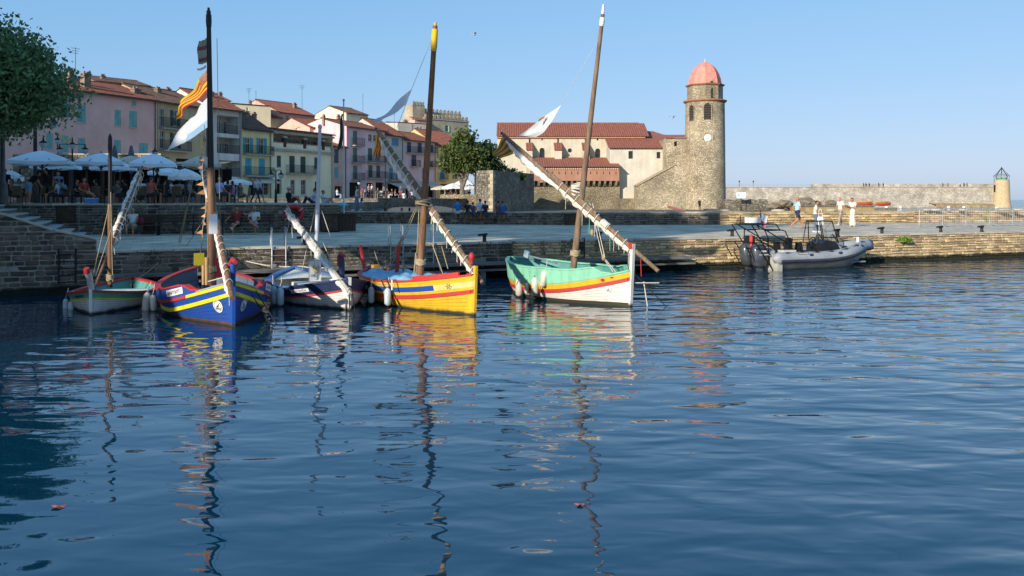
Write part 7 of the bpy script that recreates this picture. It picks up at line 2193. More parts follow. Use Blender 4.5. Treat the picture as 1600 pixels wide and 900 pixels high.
# ------------------------------------------------------------------ people
def V(*a): return Vector(a)
def pose_joints(kind):
    J = dict(pel=V(0, 0, .95), chest=V(0, .0, 1.30), neck=V(0, .0, 1.47), head=V(0, -.015, 1.63))
    for s, n in ((1, 'L'), (-1, 'R')):
        J['sh' + n] = V(.18 * s, 0, 1.41); J['el' + n] = V(.235 * s, .03, 1.13); J['wr' + n] = V(.245 * s, -.05, .89)
        J['hip' + n] = V(.09 * s, 0, .93); J['kn' + n] = V(.10 * s, -.015, .50); J['an' + n] = V(.10 * s, .02, .085); J['toe' + n] = V(.12 * s, -.15, .03)
    def leg(n, s, kn, an, toe): J['kn' + n], J['an' + n], J['toe' + n] = V(*kn), V(*an), V(*toe)
    def arm(n, el, wr): J['el' + n], J['wr' + n] = V(*el), V(*wr)
    if kind == 'walk':
        leg('L', 1, (.10, -.20, .53), (.10, -.33, .11), (.11, -.50, .09)); leg('R', -1, (-.10, .06, .50), (-.10, .38, .22), (-.10, .30, .06))
        arm('L', (.235, .14, 1.16), (.24, .10, .92)); arm('R', (-.235, -.06, 1.14), (-.22, -.26, .97))
    elif kind == 'stroll':
        leg('L', 1, (.10, -.17, .51), (.10, -.27, .09), (.11, -.43, .05)); leg('R', -1, (-.10, .10, .50), (-.11, .27, .12), (-.11, .13, .03))
        arm('L', (.235, .10, 1.15), (.22, -.06, .94)); arm('R', (-.235, -.02, 1.14), (-.2, -.22, .98))
    elif kind == 'hold':
        J['head'] = V(0, -.06, 1.615); arm('L', (.24, -.02, 1.14), (.07, -.25, 1.16)); arm('R', (-.24, -.02, 1.14), (-.07, -.26, 1.12))
        leg('L', 1, (.10, -.07, .50), (.10, -.08, .085), (.11, -.25, .03)); leg('R', -1, (-.10, .03, .50), (-.1, .12, .085), (-.1, -.04, .03))
    elif kind == 'lean':
        J['chest'] = V(0, -.22, 1.22); J['neck'] = V(0, -.34, 1.33); J['head'] = V(0, -.44, 1.43)
        for s, n in ((1, 'L'), (-1, 'R')): J['sh' + n] = V(.18 * s, -.28, 1.31); J['el' + n] = V(.24 * s, -.34, 1.05); J['wr' + n] = V(.2 * s, -.46, .84)
    elif kind in ('sit', 'cross', 'perch', 'lounge'):
        dz = -.45
        J['pel'] = V(0, .02, .53); J['chest'] = V(0, .06, .88); J['neck'] = V(0, .05, 1.05); J['head'] = V(0, .02, 1.21)
        for s, n in ((1, 'L'), (-1, 'R')):
            J['sh' + n] = V(.18 * s, .05, .99); J['hip' + n] = V(.10 * s, 0, .52); J['kn' + n] = V(.13 * s, -.43, .52); J['an' + n] = V(.13 * s, -.42, .085); J['toe' + n] = V(.14 * s, -.58, .03)
            J['el' + n] = V(.24 * s, -.02, .74); J['wr' + n] = V(.12 * s, -.24, .66)
        if kind == 'cross':
            leg('R', -1, (-.06, -.44, .60), (.24, -.50, .40), (.30, -.66, .42)); arm('R', (-.26, .0, .75), (-.08, -.25, .66)); arm('L', (.25, 0, .75), (.02, -.24, .64))
        if kind == 'lounge':
            leg('L', 1, (.06, -.44, .60), (-.16, -.62, .36), (-.2, -.78, .4)); arm('L', (.38, .10, .92), (.56, .02, 1.02)); arm('R', (-.32, .1, .82), (-.42, -.05, .72))
        if kind == 'perch':
            arm('L', (.27, .08, .73), (.30, .0, .50)); arm('R', (-.25, -.02, .74), (-.1, -.22, .66))
    elif kind == 'ground':
        J['pel'] = V(0, .02, .12); J['chest'] = V(0, .10, .46); J['neck'] = V(0, .10, .63); J['head'] = V(0, .07, .79)
        for s, n in ((1, 'L'), (-1, 'R')):
            J['sh' + n] = V(.18 * s, .10, .57); J['hip' + n] = V(.10 * s, 0, .11); J['kn' + n] = V(.14 * s, -.36, .40); J['an' + n] = V(.12 * s, -.52, .07); J['toe' + n] = V(.13 * s, -.68, .03)
            J['el' + n] = V(.24 * s, -.06, .40); J['wr' + n] = V(.14 * s, -.32, .42)
    return J
_pm = {}
def person_mesh(pose, top='tee', bottom='shorts', hair='short', vox=.02, fine=True, build=1.0):
    key = (pose, top, bottom, hair, vox, fine, build)
    if key in _pm: return _pm[key]
    J = pose_joints(pose)
    caps = []   # a, b, ra, rb, mat(t)
    b = build
    def cp(a, c, ra, rb, mt): caps.append((J[a] if isinstance(a, str) else a, J[c] if isinstance(c, str) else c, ra, rb, mt))
    up = (J['chest'] - J['pel']).normalized()
    side = V(1, 0, 0)
    cp('pel', 'chest', .125 * b, .135 * b, lambda t: 3 if t < .12 else 2)
    cp(J['pel'] - side * .07 - up * .02, J['pel'] + side * .07 - up * .02, .118 * b, .118 * b, lambda t: 3)
    cp(J['chest'] - side * .07 + up * .02, J['chest'] + side * .07 + up * .02, .115 * b, .115 * b, lambda t: 2)
    cp('shL', 'shR', .068, .068, lambda t: 2)
    cp('neck', J['neck'].lerp(J['head'], .5), .056, .052, lambda t: 0)
    cp(J['chest'].lerp(J['neck'], .4), 'neck', .10, .058, lambda t: 2 if t < .55 else 0)
    for n in 'LR':
        sl = {'tee': lambda t: 2 if t < .62 else 0, 'long': lambda t: 2, 'tank': lambda t: 0}[top]
        cp('sh' + n, 'el' + n, .055, .042, sl)
        cp('el' + n, 'wr' + n, .042, .029, (lambda t: 2 if t < .9 else 0) if top == 'long' else (lambda t: 0))
        hv = (J['wr' + n] - J['el' + n]).normalized()
        cp('wr' + n, J['wr' + n] + hv * .085, .03, .036, lambda t: 0)
        th = {'shorts': lambda t: 3 if t < .78 else 0, 'pants': lambda t: 3, 'dress': lambda t: 3}[bottom]
        fat = .012 if bottom != 'dress' else 0
        cp('hip' + n, 'kn' + n, .088 * b + fat, .06 + fat * (1.6 if bottom == 'shorts' else .6), th)
        cp('kn' + n, 'an' + n, .056 + (.014 if bottom == 'pants' else 0), .036 + (.02 if bottom == 'pants' else 0), (lambda t: 3 if t < .93 else 4) if bottom == 'pants' else (lambda t: 0))
        cp(J['an' + n] + V(0, .04, -.035), 'toe' + n, .043, .034, lambda t: 4)
    if bottom == 'dress':
        kneem = (J['knL'] + J['knR']) / 2; anm = (J['anL'] + J['anR']) / 2
        cp('pel', kneem, .15, .17, lambda t: 3)
        cp(kneem, anm + (kneem - anm) * .15, .17, .20, lambda t: 3)
    mb = MB()
    for a, c, ra, rb, mt in caps:
        d = c - a
        n = 10
        if d.length > 1e-4: mb.tube([a, c], [ra, rb], n)
        mb.ell(a, (ra,) * 3, n, 8); mb.ell(c, (rb,) * 3, n, 8)
    hd = J['head']; fwd = V(0, -1, 0)
    mb.ell(hd, (.073, .092, .112), 14, 10); mb.ell(hd + V(0, -.02, -.05), (.056, .066, .062), 12, 8)
    mb.ell(hd + V(0, -.098, -.012), (.013, .022, .02), 8, 6)
    for s in (-1, 1): mb.ell(hd + V(.074 * s, .005, -.005), (.012, .02, .03), 8, 6)
    if hair in ('short', 'bob', 'long'): mb.ell(hd + V(0, .018, .028), (.082, .092, .10), 14, 10)
    if hair in ('bob', 'long'): mb.ell(hd + V(0, .045, -.05), (.085, .06, .11), 12, 8)
    if hair == 'long': mb.ell(hd + V(0, .075, -.19), (.075, .04, .17), 12, 8)
    if hair == 'hat':
        mb.lathe([(.17, 0), (.175, .012), (.10, .03), (.09, .11), (.05, .125)], 16, tuple(hd + V(0, .0, .045)))
    tmp = bpy.data.objects.new('tmp', mb.mesh('tmp', []) if False else _raw(mb))
    COL.objects.link(tmp)
    md = tmp.modifiers.new('r', 'REMESH'); md.mode = 'VOXEL'; md.voxel_size = vox
    sm = tmp.modifiers.new('s', 'SMOOTH'); sm.factor = .5; sm.iterations = 2
    dg = bpy.context.evaluated_depsgraph_get(); dg.update()
    me = bpy.data.meshes.new_from_object(tmp.evaluated_get(dg))
    bpy.data.objects.remove(tmp)
    me.name = 'body'
    # colour regions by the nearest limb
    npol = len(me.polygons)
    ce = np.empty(npol * 3); me.polygons.foreach_get('center', ce); ce = ce.reshape(-1, 3)
    best = np.full(npol, 9.0); idx = np.zeros(npol, int)
    for a, c, ra, rb, mt in caps:
        a_, d = np.array(a), np.array(c - a); L2 = max(1e-9, d @ d)
        t = np.clip(((ce - a_) @ d) / L2, 0, 1)
        dist = np.linalg.norm(ce - a_ - t[:, None] * d, axis=1) - (ra + (rb - ra) * t)
        m = np.array([mt(x) for x in np.linspace(0, 1, 41)])[np.rint(t * 40).astype(int)]
        w = dist < best; best[w] = dist[w]; idx[w] = m[w]
    h_ = ce - np.array(hd)
    rr = np.sqrt((h_[:, 0] / .09) ** 2 + (h_[:, 1] / .11) ** 2 + (h_[:, 2] / .13) ** 2)
    isH = rr < 1.25
    low = h_[:, 2] < -.09
    idx[isH & ~low] = 0
    if hair == 'short': idx[isH & ((h_[:, 2] > .055) | ((h_[:, 1] > .0) & (h_[:, 2] > -.03) & (np.abs(h_[:, 0]) < .09) & (h_[:, 1] > .02)))] = 1
    if hair in ('bob', 'long'):
        idx[isH & ((h_[:, 2] > .05) | (h_[:, 1] > .0))] = 1
        if hair == 'long': idx[(h_[:, 1] > .045) & (h_[:, 2] < 0) & (h_[:, 2] > -.36) & (np.abs(h_[:, 0]) < .085)] = 1
    if hair == 'hat': idx[(rr < 2.3) & (h_[:, 2] > .038)] = 1
    me.materials.clear()
    for k_ in range(6): me.materials.append(skin_m)
    me.polygons.foreach_set('material_index', idx.astype(np.int32))
    me.polygons.foreach_set('use_smooth', np.ones(npol, bool))
    if fine:
        ex = MB()
        for s in (-1, 1):
            ex.ell(hd + V(.03 * s, -.088, .012), (.012, .006, .007), 8, 5, 5)
            ex.ell(hd + V(.032 * s, -.091, .034), (.018, .005, .004), 6, 4, 1)
        ex.ell(hd + V(0, -.088, -.055), (.022, .006, .006), 8, 5, 5)
        for n in 'LR':
            w = J['wr' + n]; hv = (w - J['el' + n]).normalized()
            sd = hv.cross(V(1, 0, 0)); sd = V(0, 1, 0) if sd.length < .2 else sd.normalized()
            nrm = hv.cross(sd).normalized()
            base = w + hv * .10
            inn = nrm * (1 if nrm.dot(V(-base.x, 0, 0)) > 0 else -1)
            for k_, (off, ln) in enumerate(((-.027, .062), (-.009, .074), (.009, .07), (.027, .055))):
                p0 = base + sd * off
                ex.tube([p0 - hv * .02, p0 + hv * ln * .45 + inn * .006, p0 + hv * ln * .8 + inn * .022, p0 + hv * ln + inn * .04], [.0105, .0098, .009, .006], 6, 0)
            p0 = w + hv * .045 - sd * .03
            ex.tube([p0, p0 - sd * .028 + hv * .03, p0 - sd * .03 + hv * .062 + inn * .012], [.013, .011, .007], 6, 0)
        n0 = len(me.vertices)
        vs = [tuple(v.co) for v in me.vertices] + ex.v
        fs = [list(p.vertices) for p in me.polygons] + [[i + n0 for i in f] for f in ex.f]
        mi = list(idx) + ex.m
        me2 = bpy.data.meshes.new('body'); me2.from_pydata(vs, [], fs)
        for k_ in range(6): me2.materials.append(skin_m)
        me2.polygons.foreach_set('material_index', [int(x) for x in mi]); me2.polygons.foreach_set('use_smooth', [True] * len(fs)); me2.update()
        me = me2
    _pm[key] = me
    return me
def _raw(mb):
    me = bpy.data.meshes.new('raw'); me.from_pydata(mb.v, [], mb.f); me.update(); return me
skin_m = M('skin', 'b5805f', 'a06c4e', ns=6, rough=.55)
skin_t = M('skin_tan', '96603f', '845236', ns=6, rough=.55)
lip_m = M('eye_dark', '2a1a16', ns=2)
def cloth(c):
    return M('cloth_' + c, c, tuple(x * .78 for x in C(c)), ns=5, rough=.9, bump=.006, bs=18)
def person(label, loc, rz, pose='stand', top='tee', bottom='shorts', hair='short', h=1.72, ct='c8c8c8', cb='3a4660', ch='2a1d16', cs='6a4a38', skin=None, vox=.02, fine=True, group='people on the harbour', build=1.0):
    me = person_mesh(pose, top, bottom, hair, vox, fine, build)
    o = bpy.data.objects.new('person', me); COL.objects.link(o)
    o.location = loc; o.rotation_euler.z = rz; s = h / 1.75; o.scale = (s, s, s)
    sk = skin or skin_m
    hm_ = cloth(ch)
    for k_, m in enumerate((sk, hm_, cloth(ct), cloth(cb), cloth(cs) if cs else sk, lip_m)):
        o.material_slots[k_].link = 'OBJECT'; o.material_slots[k_].material = m
    return tag(o, label, 'person', group)
RT, LF, BK = math.pi / 2, -math.pi / 2, math.pi
GQ = 1.2
w1 = person('bald man in light blue t-shirt and navy shorts striding right along the quay', PG(1246, 357.5, GQ), RT + .15, 'walk', 'tee', 'shorts', 'bald', 1.72, 'a9cde0', '2c3350', cs=None, build=1.05)
w2 = person('dark haired woman in cream top and jeans looking down, behind the boat windscreen', PG(1275, 363.5, GQ), RT - .3, 'hold', 'tee', 'pants', 'short', 1.52, 'e2dccb', '56708c', '1c1614', 'd8d0c0')
w3 = person('bald man in cream shirt and beige trousers walking beside the sunny parapet', PG(1313, 352.5, GQ), LF + .5, 'stroll', 'tee', 'pants', 'bald', 1.72, 'e6dfca', 'a39583', cs='d6cbb0')
w4 = person('brown haired woman in long white dress holding a camera', PG(1332, 354, GQ), LF + .5, 'hold', 'tee', 'dress', 'bob', 1.68, 'ddd9c8', 'd6d3c2', '4a2c1e', '5a4030')
bg = thing('shoulder_bag', 'white tote bag held by the dark haired woman', 'bag', tuple(w2.location + Vector((.12, -.25, .75)))); 
mb = MB(); mb.grid(lambda u, v: (.17 * math.cos(2 * math.pi * u) * (.8 + .25 * v), .06 * math.sin(2 * math.pi * u), -.36 * v), 16, 4); mb.bx(-.15, .15, -.05, .05, -.37, -.355); mb.build('sack', cloth('e6e4dc'), bg)
mb = MB(); mb.tube([(-.1, 0, 0), (-.06, .02, .3), (.0, .05, .38), (.06, .02, .3), (.1, 0, 0)], .012, 5); mb.build('strap', cloth('e6e4dc'), bg)
cm = thing('camera', 'small black camera held by the woman in the white dress', 'camera', tuple(w4.location + Vector((-.26, -.13, 1.11))), -1)
MB().bx(-.07, .07, -.04, .04, -.05, .05).build('body', BLK, cm); mb = MB(); mb.cyl((0, -.04, 0), (0, -.11, 0), .035, .032, 10); mb.build('lens', BLK, cm)
# on the benches
def bench_pt(px, Y): return Vector(((px - CX) * Y / F, Y, 1.14))
person('grey haired woman in white top and pale skirt sitting alone on the bench', bench_pt(207, 36.6), .15, 'sit', 'tank', 'shorts', 'short', 1.66, 'd6d6d4', '9aa0a4', '8a8580', 'b09a86', build=1.15)
person('man in dark red t-shirt lounging on the bench, legs crossed, white shoes', bench_pt(370, 37.7), .25, 'lounge', 'tee', 'shorts', 'short', 1.76, '8e2f34', '2a2c34', '4a3c34', 'd8d8d6')
person('man in white t-shirt and pale blue shorts sitting cross-legged on the bench', bench_pt(397, 38.0), .1, 'cross', 'tee', 'shorts', 'short', 1.76, 'd0d4d6', '7fa3bd', '7a6f66', 'a89888')
for px, l in ((187, 'dark red bag on the bench left of the woman in white'), (220, 'dark red backpack on the bench right of the woman in white')):
    o = thing('bag', l, 'bag', tuple(bench_pt(px, 36.65) + Vector((0, 0, .52))))
    mb = MB(); mb.ell((0, 0, .16), (.15, .11, .18), 12, 8); mb.build('sack', cloth('7c2430'), o); mb = MB(); mb.ell((0, -.09, .1), (.1, .04, .08), 10, 6); mb.build('pocket', cloth('6a1e2a'), o); mb = MB(); mb.tube([(-.06, 0, .31), (-.04, 0, .39), (.04, 0, .39), (.06, 0, .31)], .014, 5); mb.build('strap', BLK, o)
# on the parapet and the wall
person('woman in jeans and white top with long dark hair walking along the low wall', (P(558, 328, 56.2).x, 56.2, 2.0), LF + .3, 'stroll', 'tank', 'pants', 'long', 1.70, 'd4d4d0', '5f7fa3', '2c1c18', 'cfcfcc')
person('person in grey green dress right behind the woman in jeans', (P(565, 328, 57.5).x, 57.3, 1.15), RT, 'hold', 'tank', 'dress', 'bob', 1.74, '7c8a80', '76857c', '3a2820', '5a4a40', vox=.03)
def perch(px, l, ct, ch='1c1614', Y=None, rz=BK, **k):
    Y = Y or (54.9 - .0169 * 0 + (0))
    Y = 52.0 + (780 - px) * .008
    return person(l, ((px - CX) * (Y + .35) / F, Y + .35, 1.47), rz, 'perch', ct=ct, ch=ch, vox=.025, group='people sitting on the parapet', **k)
perch(715, 'man in bright blue shirt sitting on the parapet, back turned', '2f78c0', cb='c8c8c8', h=1.78)
perch(731, 'person in black shirt sitting between the blue and white shirts on the parapet', '1c1c22', h=1.62)
perch(750, 'man in pale blue white shirt sitting on the parapet, back turned', 'b6c6da', h=1.78)
perch(758, 'person in dark top close beside the pale shirt on the parapet', '2a2630', h=1.6, rz=BK + .5)
perch(779, 'bare armed person sitting in front of the dark bastion wall', '6a4a3c', h=1.6, top='tank', rz=BK - .4)
perch(785, 'person wrapped in a blue towel in front of the dark bastion wall', '2f62b0', h=1.58, top='long')
perch(739, 'small person in dark blue behind the black shirt on the parapet', '3a4a66', h=1.5)
for px, Y, ct, l, hr in ((583, 58, 'b08a72', 'sunbather with bare shoulders on the beach behind the parapet, leftmost', 'short'), (599, 58.5, 'c4b8b0', 'sunbather in pale top in the middle of the beach group', 'bob'), (606, 58, '5f7db4', 'sunbather in blue on the beach behind the parapet', 'short'), (626, 59, '2a2a2c', 'dark haired bather with black top right on the beach', 'short'), (640, 60, 'a8846c', 'bather farther right on the beach beside the brown mast', 'bob')):
    person(l, ((px - CX) * Y / F, Y, 1.32), rnd.choice((LF, RT, BK)), 'ground', 'tank', 'shorts', hr, 1.68, ct, '3a3c48', '241a16', None, vox=.03, fine=False, group='bathers on the beach')
person('woman with pink sun hat and black top sitting on the terrace edge', (P(450, 316, 41.2).x, 41.6, 2.5), RT + .6, 'ground', 'tee', 'shorts', 'hat', 1.68, '1c1c20', '2a2a30', 'd8b8b0', vox=.025)
person('person in white shirt sitting on the terrace edge left of the white mast', (P(488, 316, 42).x, 42.2, 2.5), LF, 'ground', 'long', 'pants', 'short', 1.6, 'a8b4c4', '2c2e36', '2a1f1a', vox=.025)
person('person in pale blue lying back on the terrace edge behind the white mast', (P(505, 316, 42.5).x, 42.8, 2.45), RT, 'ground', 'tee', 'shorts', 'short', 1.5, 'b8c6d6', '9aa8b8', '3a2a22', vox=.025)
# on the restaurant terrace
TZ = 2.53
def diner(px, Y, l, ct, pose='sit', rz=None, hair='short', ch='2a1d16', cb='2e3038', dz=0, **k):
    k.setdefault('h', 1.7)
    return person(l, ((px - CX) * Y / F, Y, TZ - (.05 if pose in ('sit', 'cross') else 0) + dz), rnd.uniform(-2.4, 2.4) if rz is None else rz, pose, ct=ct, cb=cb, ch=ch, hair=hair, vox=.027, fine=False, group='people on the restaurant terrace', **k)
diner(45, 41.0, 'man in black t-shirt and denim shorts standing bent over a table', '1b1b1d', 'lean', RT + .9, cb='7f96ae', cs='b8b8b4', h=1.8)
diner(72, 41.8, 'standing waiter in black beside the leftmost big parasol pole', '161618', 'stand', LF, top='long', bottom='pants', h=1.78)
diner(8, 41.2, 'standing person in dark clothes half hidden by the lamp post', '20222a', 'stand', .4, bottom='pants', h=1.72)
diner(20, 42.0, 'seated diner in dark green behind the lamp post', '33402f', 'sit', RT)
diner(30, 41.4, 'seated diner in white top with dark hair near the lamp post', 'c4c8d2', 'sit', LF + 2.6, 'bob')
diner(87, 41.6, 'seated man in white shirt and glasses under the leftmost big parasol', 'c3cad8', 'sit', LF + .4)
diner(97, 42.2, 'seated diner in pale blue, back turned, under the leftmost big parasol', '93a9c0', 'sit', BK)
diner(91, 44.5, 'standing person in grey blue behind the seated man with glasses', '6f7f96', 'stand', .3)
diner(121, 41.8, 'seated person in black left of the man in red', '1d1c20', 'sit', RT)
diner(132, 41.0, 'seated man in red polo shirt under the second parasol', 'a63a34', 'cross', RT - .5, cb='5a4f42', h=1.78)
diner(148, 41.6, 'seated woman in dark dress at the table of the man in red', '3a352c', 'sit', LF + .3, 'bob', top='tank')
diner(193, 41.6, 'seated diner in black right of the thin dark mast', '1e1d20', 'sit', LF, 'bob')
diner(184, 43, 'seated diner in grey behind the thin dark mast', '5c626c', 'sit', RT)
diner(220, 41.0, 'woman with white sun hat and white top under the third parasol', 'd2d4d8', 'stand', .2, 'hat', 'd6d4cc', dz=-.35, h=1.6)
diner(229, 41.2, 'seated person in bright blue white shirt beside the salmon shirt', '9dbce4', 'sit', BK, 'bob')
diner(237, 40.9, 'man in salmon shirt sitting with his back to the harbour', 'b8604e', 'sit', BK - .3, h=1.8, ch='5a4a40')
diner(246, 42.6, 'standing waiter in black under the third parasol', '17171a', 'stand', LF + .4, bottom='pants', h=1.8)
diner(258, 41.8, 'seated diner in dark top below the small white parasol', '2b2a30', 'sit', BK)
diner(266, 42.4, 'man in white t-shirt leaning at a table below the small white parasol', 'c6ccd4', 'sit', LF)
diner(280, 42.0, 'seated woman in grey right of the man in the white t-shirt', '8a8880', 'sit', BK + .4, 'bob')
diner(297, 42.5, 'seated diner in striped blue behind the tall dark mast', '6a7a90', 'sit', RT)
diner(308, 43.5, 'seated diner in black left of the tall dark mast', '202024', 'sit', BK)
diner(344, 41.6, 'man in white and pale blue shirt sitting with his back turned right of the mast', 'a9bedb', 'sit', BK - .5, ch='8e8a86', h=1.82, build=1.1)
diner(356, 43.6, 'dark haired woman beside the man in the white and blue shirt', '3c3034', 'sit', BK + .3, 'bob')
diner(362, 46.0, 'woman in pink top at the right end of the café tables', 'b0708a', 'sit', LF, 'bob')
diner(376, 52.0, 'person in dark clothes under the pale parasol', '2c2c30', 'sit', RT)
diner(399, 56.0, 'person in white walking before the yellow house', 'b8bcc8', 'stroll', RT, bottom='pants')
diner(406, 57.0, 'person in pale blue walking before the yellow house', '9fb0c4', 'stroll', RT)
# far figures before the houses
FZ = 2.9
cols = ['d0d0d0', '2a2a30', '7a4a4c', 'b8c4d4', '4a5a78', 'cfc3a8', '1c1c20', 'c8c8cc', '7a8a70', 'd2d4d6', '32343c', '946a50']
far = [(566, 100, 'sit'), (571, 101, 'sit'), (576, 100, 'stand'), (581, 102, 'stand'), (590, 97, 'sit'), (596, 106, 'sit'), (600, 106, 'stand'), (605, 107, 'sit'), (612, 112, 'sit'), (618, 113, 'sit'), (626, 113, 'stand'), (631, 104, 'ground'), (640, 114, 'stand'), (644, 114, 'sit'), (650, 115, 'sit'), (655, 115, 'sit'), (661, 116, 'stand'), (527, 98, 'sit'), (695, 116, 'sit'), (704, 117, 'sit'), (712, 117, 'sit'), (720, 117, 'stand'), (733, 117, 'sit')]
cn_ = {'d0d0d0': 'white', '2a2a30': 'black', '7a4a4c': 'dull red', 'b8c4d4': 'pale blue', '4a5a78': 'dark blue', 'cfc3a8': 'beige', '1c1c20': 'jet black', 'c8c8cc': 'light grey', '7a8a70': 'olive', 'd2d4d6': 'off-white', '32343c': 'charcoal', '946a50': 'brown'}
where = lambda px: 'the narrow pink house' if px < 541 else 'the left bay of the mauve house' if px < 573 else 'the right bay of the mauve house' if px < 603 else 'the grey beige café house' if px < 631 else 'the navy shuttered house' if px < 681 else 'the far white parasols'
for i, (px, Y, ps) in enumerate(far):
    c_ = cols[(i * 5 + 2) % 12]
    person('tiny %s figure in %s before %s, %s' % ({'sit': 'seated', 'stand': 'standing', 'ground': 'squatting'}[ps], cn_[c_], where(px), ('left', 'centre', 'right')[i % 3]), ((px - CX) * Y / F, Y, FZ - (.05 if ps == 'sit' else 0)), rnd.uniform(-3, 3), ps, 'tee', rnd.choice(('pants', 'shorts')), rnd.choice(('short', 'bob')), rnd.uniform(1.6, 1.8), c_, cols[(i * 7 + 4) % 12], '2a1d16', '3a2c24', vox=.04, fine=False, group='tiny figures before the far houses')
# far café furniture
for i, (px, Y) in enumerate(((568, 100.6), (594, 105), (603, 107.4), (616, 113.2), (647, 115), (653, 115.8), (700, 117.5), (709, 118), (729, 118), (590, 97.6))):
    x = (px - CX) * Y / F
    t_ = dup(t0, (x, Y + .3, FZ), .2, 'tiny café table before ' + where(px) + ', ' + ('left', 'centre', 'right')[i % 3], 'far café tables')
    c_ = dup(c0, (x - .6, Y + .2, FZ), 1.6, 'tiny café chair before ' + where(px) + ', ' + ('left', 'centre', 'right')[i % 3], 'far café chairs')
person('person in black with pale hat standing at the foot of the bell tower', (P(1093, 329, 124).x, 124, 1.22), .3, 'stand', 'long', 'pants', 'hat', 1.7, '1c1a1c', '2a2428', 'd8d4cc', vox=.035, fine=False)
sk_ = MB(); q = P(1057, 327.5, 120); sk_.obox((q.x, 120, 1.45), (2.6, .05, .5), 0, 0, .9, .25); tag(sk_.build('beach_boat', PAINT('beach_pink', 'c98a88'), None), 'small pink dinghy drawn up left of the tower foot', 'dinghy')
for i, (px, c_, l) in enumerate(((1349, '1c1c20', 'leftmost dark figure on the breakwater'), (1353, '3a3030', 'second dark figure from the left on the breakwater'), (1358, '2a2a34', 'third figure from the left on the breakwater, slightly apart'), (1373, '221e20', 'figure in black in the middle of the breakwater'), (1380, '343038', 'figure beside the one in black in the middle of the breakwater'), (1473, '2a2c38', 'lone pair figure, left one, far along the breakwater'), (1481, '58382c', 'lone pair figure, right one in brown, far along the breakwater'), (1500, 'c8c4c0', 'figure in white near the lighthouse'), (1506, '7c3430', 'figure in red near the lighthouse'), (1511, '24242c', 'figure in black near the lighthouse'))):
    person('tiny ' + l, ((px - CX) * 300.6 / F, 300.6, 7.17), rnd.uniform(-2, 2), 'stand', 'long', 'pants', 'short', 1.72, c_, '2c2c34', '2a1d16', vox=.06, fine=False, group='tiny figures on the breakwater')
# a gull over the church
for px, py, Y, l in ((1051, 184, 90, 'gull wheeling left of the bell tower'), (741, 54, 80, 'distant bird high over the harbour')):
    o = thing('gull', l, 'bird', tuple(P(px, py, Y)), .6)
    mb = MB(); mb.ell((0, 0, 0), (.22, .07, .07), 8, 6); mb.ell((-.24, 0, .03), (.07, .05, .05), 8, 5); mb.build('body', white_p, o)
    for s_ in (-1, 1):
        mb = MB(); mb.add([(-.1, 0, .03), (.1, 0, .03), (.06, s_ * .3, .16), (-.08, s_ * .3, .17), (.06, s_ * .62, .06)], [(0, 1, 2, 3), (3, 2, 4)]); mb.build('wing', M('gull_grey', '9a9ea2', ns=3), o)
